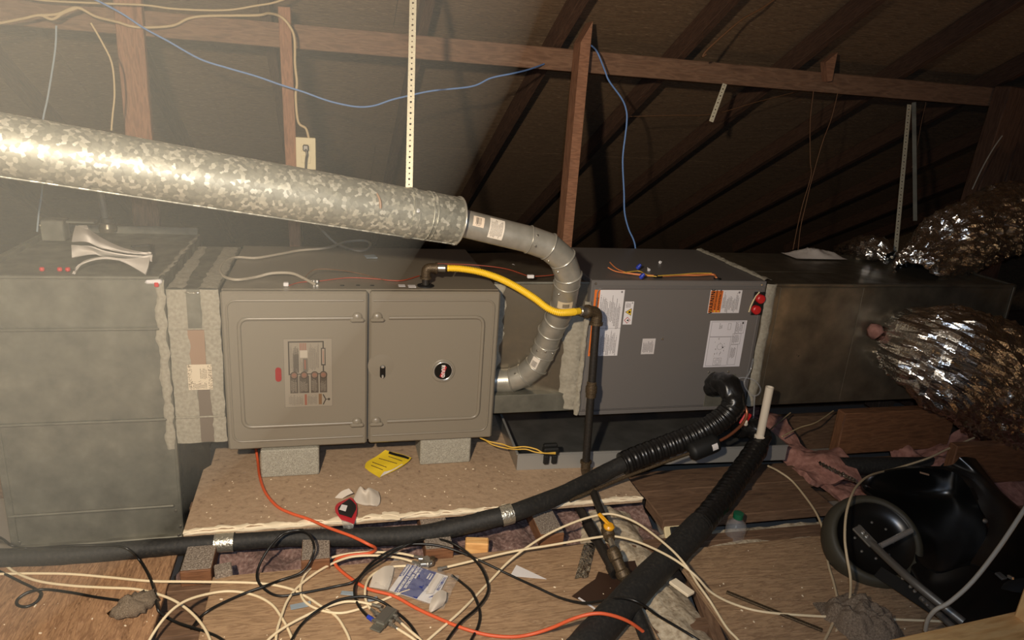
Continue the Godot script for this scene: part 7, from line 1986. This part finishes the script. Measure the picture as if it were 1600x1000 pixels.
	part(p, "card", Shape.new().sheet([[tl, tr], [bl, br]], 0.0015), M.label_white)
	var at := func(u: float, v: float) -> Vector3: return tl.lerp(tr, u).lerp(bl.lerp(br, u), v) + Vector3(0, 0.0008, 0)
	var blue := Shape.new().sheet([[at.call(0.115, 0.0), at.call(0.4, 0.0), at.call(0.72, 0.0)], [at.call(0.115, 0.5), at.call(0.4, 0.5), at.call(0.70, 0.5)], [at.call(0.115, 1.0), at.call(0.4, 1.0), at.call(0.63, 1.0)]], 0.0005)
	part(p, "blue_print", blue, M.blue_print)
	part(p, "blue_print", Shape.new().sheet([[at.call(0.0, 0.02), at.call(0.085, 0.02)], [at.call(0.0, 0.50), at.call(0.085, 0.42)]], 0.0005), M.blue_print)
	var right := (tl - bl).normalized()
	var up := -e1.normalized()
	lettering(p, "ACCESSORIES", 0.0058, at.call(0.047, 0.25) + Vector3(0, 0.0008, 0), right, up, M.white_print)
	lettering(p, "CONDENSATE OVERFLOW", 0.0085, at.call(0.19, 0.46) + Vector3(0, 0.0008, 0), right, up, M.white_print)
	lettering(p, "DETECTION SWITCH", 0.0085, at.call(0.285, 0.36) + Vector3(0, 0.0008, 0), right, up, M.white_print)
	lettering(p, "MODEL CS-3", 0.006, at.call(0.36, 0.22) + Vector3(0, 0.0008, 0), right, up, M.white_print)
	lettering(p, "Industry", 0.0045, at.call(0.60, 0.2) + Vector3(0, 0.0008, 0), right, up, M.white_print)
	lettering(p, "Standard", 0.0045, at.call(0.66, 0.2) + Vector3(0, 0.0008, 0), right, up, M.white_print)
	lettering(p, "RECTORSEAL", 0.0075, at.call(0.955, 0.32) + Vector3(0, 0.0008, 0), right, up, M.blue_print)
	part(p, "emblem", Shape.new().prism(PackedVector2Array([Vector2(-0.014, -0.009), Vector2(0.016, 0.0), Vector2(-0.002, 0.011), Vector2(0.004, 0.002)]), 0.0006, Transform3D(Basis(right, -up.cross(right).cross(right), Vector3.UP).orthonormalized(), at.call(0.93, 0.84) + Vector3(0, 0.0006, 0))), M.blue_print)
	var film := []
	for i in 22:
		var line := []
		for j in 26:
			var u := -0.35 + j / 25.0 * 1.6
			var v := -0.06 + i / 21.0 * 1.14
			line.append(at.call(u, v) + Vector3(0, 0.003 + maxf(g.get_noise_2d(u * 0.25, v * 0.25), -0.3) * 0.012, 0))
		film.append(line)
	part(p, "clear_bag", Shape.new().sheet(film, 0.0), M.film, "crinkled clear bag")
	part(p, "torn_paper", page([[at.call(0.74, 0.06) + Vector3(0, 0.003, 0), at.call(0.84, 0.1) + Vector3(0, 0.008, 0), at.call(0.92, 0.08) + Vector3(0, 0.003, 0)], [at.call(0.73, 0.5) + Vector3(0, 0.003, 0), at.call(0.82, 0.5) + Vector3(0, 0.010, 0), at.call(0.90, 0.45) + Vector3(0, 0.004, 0)], [at.call(0.76, 0.8) + Vector3(0, 0.003, 0), at.call(0.84, 0.8) + Vector3(0, 0.008, 0), at.call(0.9, 0.72) + Vector3(0, 0.003, 0)]], 6, 0.0006), M.white_paper, "torn crinkled white paper")
	single("paper_scrap", page([[Vector3(0.5836, -0.035, 0.6241), Vector3(0.604, -0.03, 0.6127), Vector3(0.621, -0.035, 0.6169)], [Vector3(0.5709, -0.035, 0.6551), Vector3(0.5921, -0.025, 0.6583), Vector3(0.6146, -0.035, 0.6469)], [Vector3(0.5663, -0.045, 0.667), Vector3(0.5726, -0.04, 0.6814), Vector3(0.6051, -0.045, 0.6557)]], 6, 0.001), M.paper, "crumpled yellowish scrap of paper at the package's corner", "paper")
	single("paper_scrap", page([[Vector3(0.4317, -0.04, 0.5083), Vector3(0.4627, -0.03, 0.4895), Vector3(0.4924, -0.04, 0.4775)], [Vector3(0.4254, -0.045, 0.5283), Vector3(0.4559, -0.035, 0.5379), Vector3(0.4812, -0.045, 0.5286)], [Vector3(0.4193, -0.048, 0.5478), Vector3(0.4491, -0.045, 0.5643), Vector3(0.4677, -0.048, 0.5686)]], 6, 0.001), M.paper, "flat pale scrap of paper under the coaxial loop left of the package", "paper")
	for q in [[Vector3(0.2416, -0.052, 0.592), 0.052, 0.02, 0.15, "grey blue tape scrap under the cream loops left of the splitter"], [Vector3(0.3611, -0.052, 0.5627), 0.035, 0.014, -0.3, "grey blue tape scrap beneath the orange cord"], [Vector3(0.4252, -0.052, 0.5959), 0.026, 0.014, 0.1, "grey blue tape scrap just above the splitter"]]:
		single("tape_scrap", Shape.new().box(q[0] + Vector3(0, 0.002, 0), Vector3(q[1], 0.002, q[2]), 0.0008, Basis(Vector3.UP, q[3])).ruffle(noise(3, 40.0, 9, 2), 0.006), M.pale_blue, q[4], "tape scrap")
	# blue-white film triangle and tape streaks near the drain pipe
	single("film_scrap", Shape.new().prism(PackedVector2Array([Vector2(0, 0), Vector2(0.1, -0.03), Vector2(0.03, 0.045)]), 0.001, Transform3D(Basis(Vector3.RIGHT, -PI / 2), Vector3(0.8138, -0.053, 0.5546))), M.label_white, "small shiny triangular scrap of white film by the black cable", "film scrap")
	single("film_scrap", Shape.new().bar(Vector3(0.9798, -0.053, 0.6739), Vector3(1.0192, -0.053, 0.7394), 0.006, 0.001, Vector3.RIGHT), M.label_white, "thin white strip of film near the drain pipe's end", "film scrap")
	var r3 := []
	for i in 20:
		var line := []
		for j in 6:
			var q0 := Vector3(1.0969, -0.053, 0.4422).lerp(Vector3(1.0131, -0.053, 0.5993), i / 19.0) + Vector3((j - 2.5) * 0.008, 0, 0)
			line.append(q0 + Vector3(0, 0.004 + g.get_noise_2d(i * 0.06, j * 0.06) * 0.012, 0))
		r3.append(line)
	single("foil_scrap", Shape.new().sheet(r3, 0.0), M.foil, "crinkled strip of foil on the stained plywood beside the old iron pipe", "scrap")
	single("pencil_stub", Shape.new().bar(Vector3(1.4096, -0.051, 0.7191), Vector3(1.5906, -0.051, 0.903), 0.012, 0.006, Vector3.RIGHT, 0.001), M.rusty, "long thin dark rusty strip lying on the dark plywood", "strip")
	single("wood_scrap", Shape.new().box(Vector3(1.284, -0.045, 0.6879), Vector3(0.03, 0.01, 0.07), 0.002, Basis(Vector3.UP, 0.4)), M.splinter, "pale splinter of wood on the insulation batt", "wood scrap")
	var st := PackedVector2Array()
	var at0 := Vector3(1.0755, -0.0548, 0.6263)
	for q in [Vector3(0.9629, -0.0548, 0.6637), Vector3(1.0176, -0.0548, 0.6258), Vector3(1.0548, -0.0548, 0.6033), Vector3(1.0764, -0.0548, 0.5716), Vector3(1.1005, -0.0548, 0.587), Vector3(1.1699, -0.0548, 0.5401), Vector3(1.2056, -0.0548, 0.5392), Vector3(1.1915, -0.0548, 0.6096), Vector3(1.1407, -0.0548, 0.6587), Vector3(1.0976, -0.0548, 0.6928), Vector3(1.0383, -0.0548, 0.6993), Vector3(0.9932, -0.0548, 0.6948)]:
		st.append(Vector2(q.x - at0.x, -(q.z - at0.z)))
	single("floor_stain", Shape.new().prism(st, 0.0004, Transform3D(Basis(Vector3.RIGHT, -PI / 2), at0)), M.stain, "dark wet looking stain on the plywood around the brass union", "stain")
	# ball of grey lint
	var l := Shape.new().lathe([[0.0, 0.0], [0.03, 0.002], [0.043, 0.012], [0.036, 0.028], [0.016, 0.038], [0.0, 0.040]], Transform3D(Basis(Vector3.UP, 0.6).scaled_local(Vector3(1.35, 1, 0.9)), Vector3(-0.1655, -0.055, 0.5382)), 40, true)
	single("lint_clump", l.ruffle(noise(3, 55.0, 15, 5), 0.028).soften(), M.dust_clump, "clump of grey lint and dust on the left plywood sheet", "lint")
	# the fluff and crumbs strewn about the floor, past counting
	var rng := RandomNumberGenerator.new()
	rng.seed = 77
	var s := Shape.new()
	for k in 260:
		var on_board := k % 3 == 0
		var pz := Vector3(rng.randf_range(-0.05, 1.3), 0.0005, rng.randf_range(0.02, 0.28)) if on_board else Vector3(rng.randf_range(-0.6, 2.1), FLOOR_Y + 0.0005, rng.randf_range(0.46, 1.1))
		if not on_board and (pz.x > -0.11 and pz.x < 0.01 or pz.x > 1.13 and pz.x < 1.34 or pz.x > 1.3 and pz.z < 0.52):
			continue
		var sz := rng.randf_range(0.001, 0.0032)
		s.box(pz + Vector3(0, sz * 0.3, 0), Vector3(sz * rng.randf_range(0.8, 2.5), sz * 0.7, sz), 0.0, Basis(Vector3.UP, rng.randf() * PI))
	single("floor_crumbs", s, M.splinter, "pale crumbs and splinters strewn over the platform and floor sheets", "debris", "", "stuff")
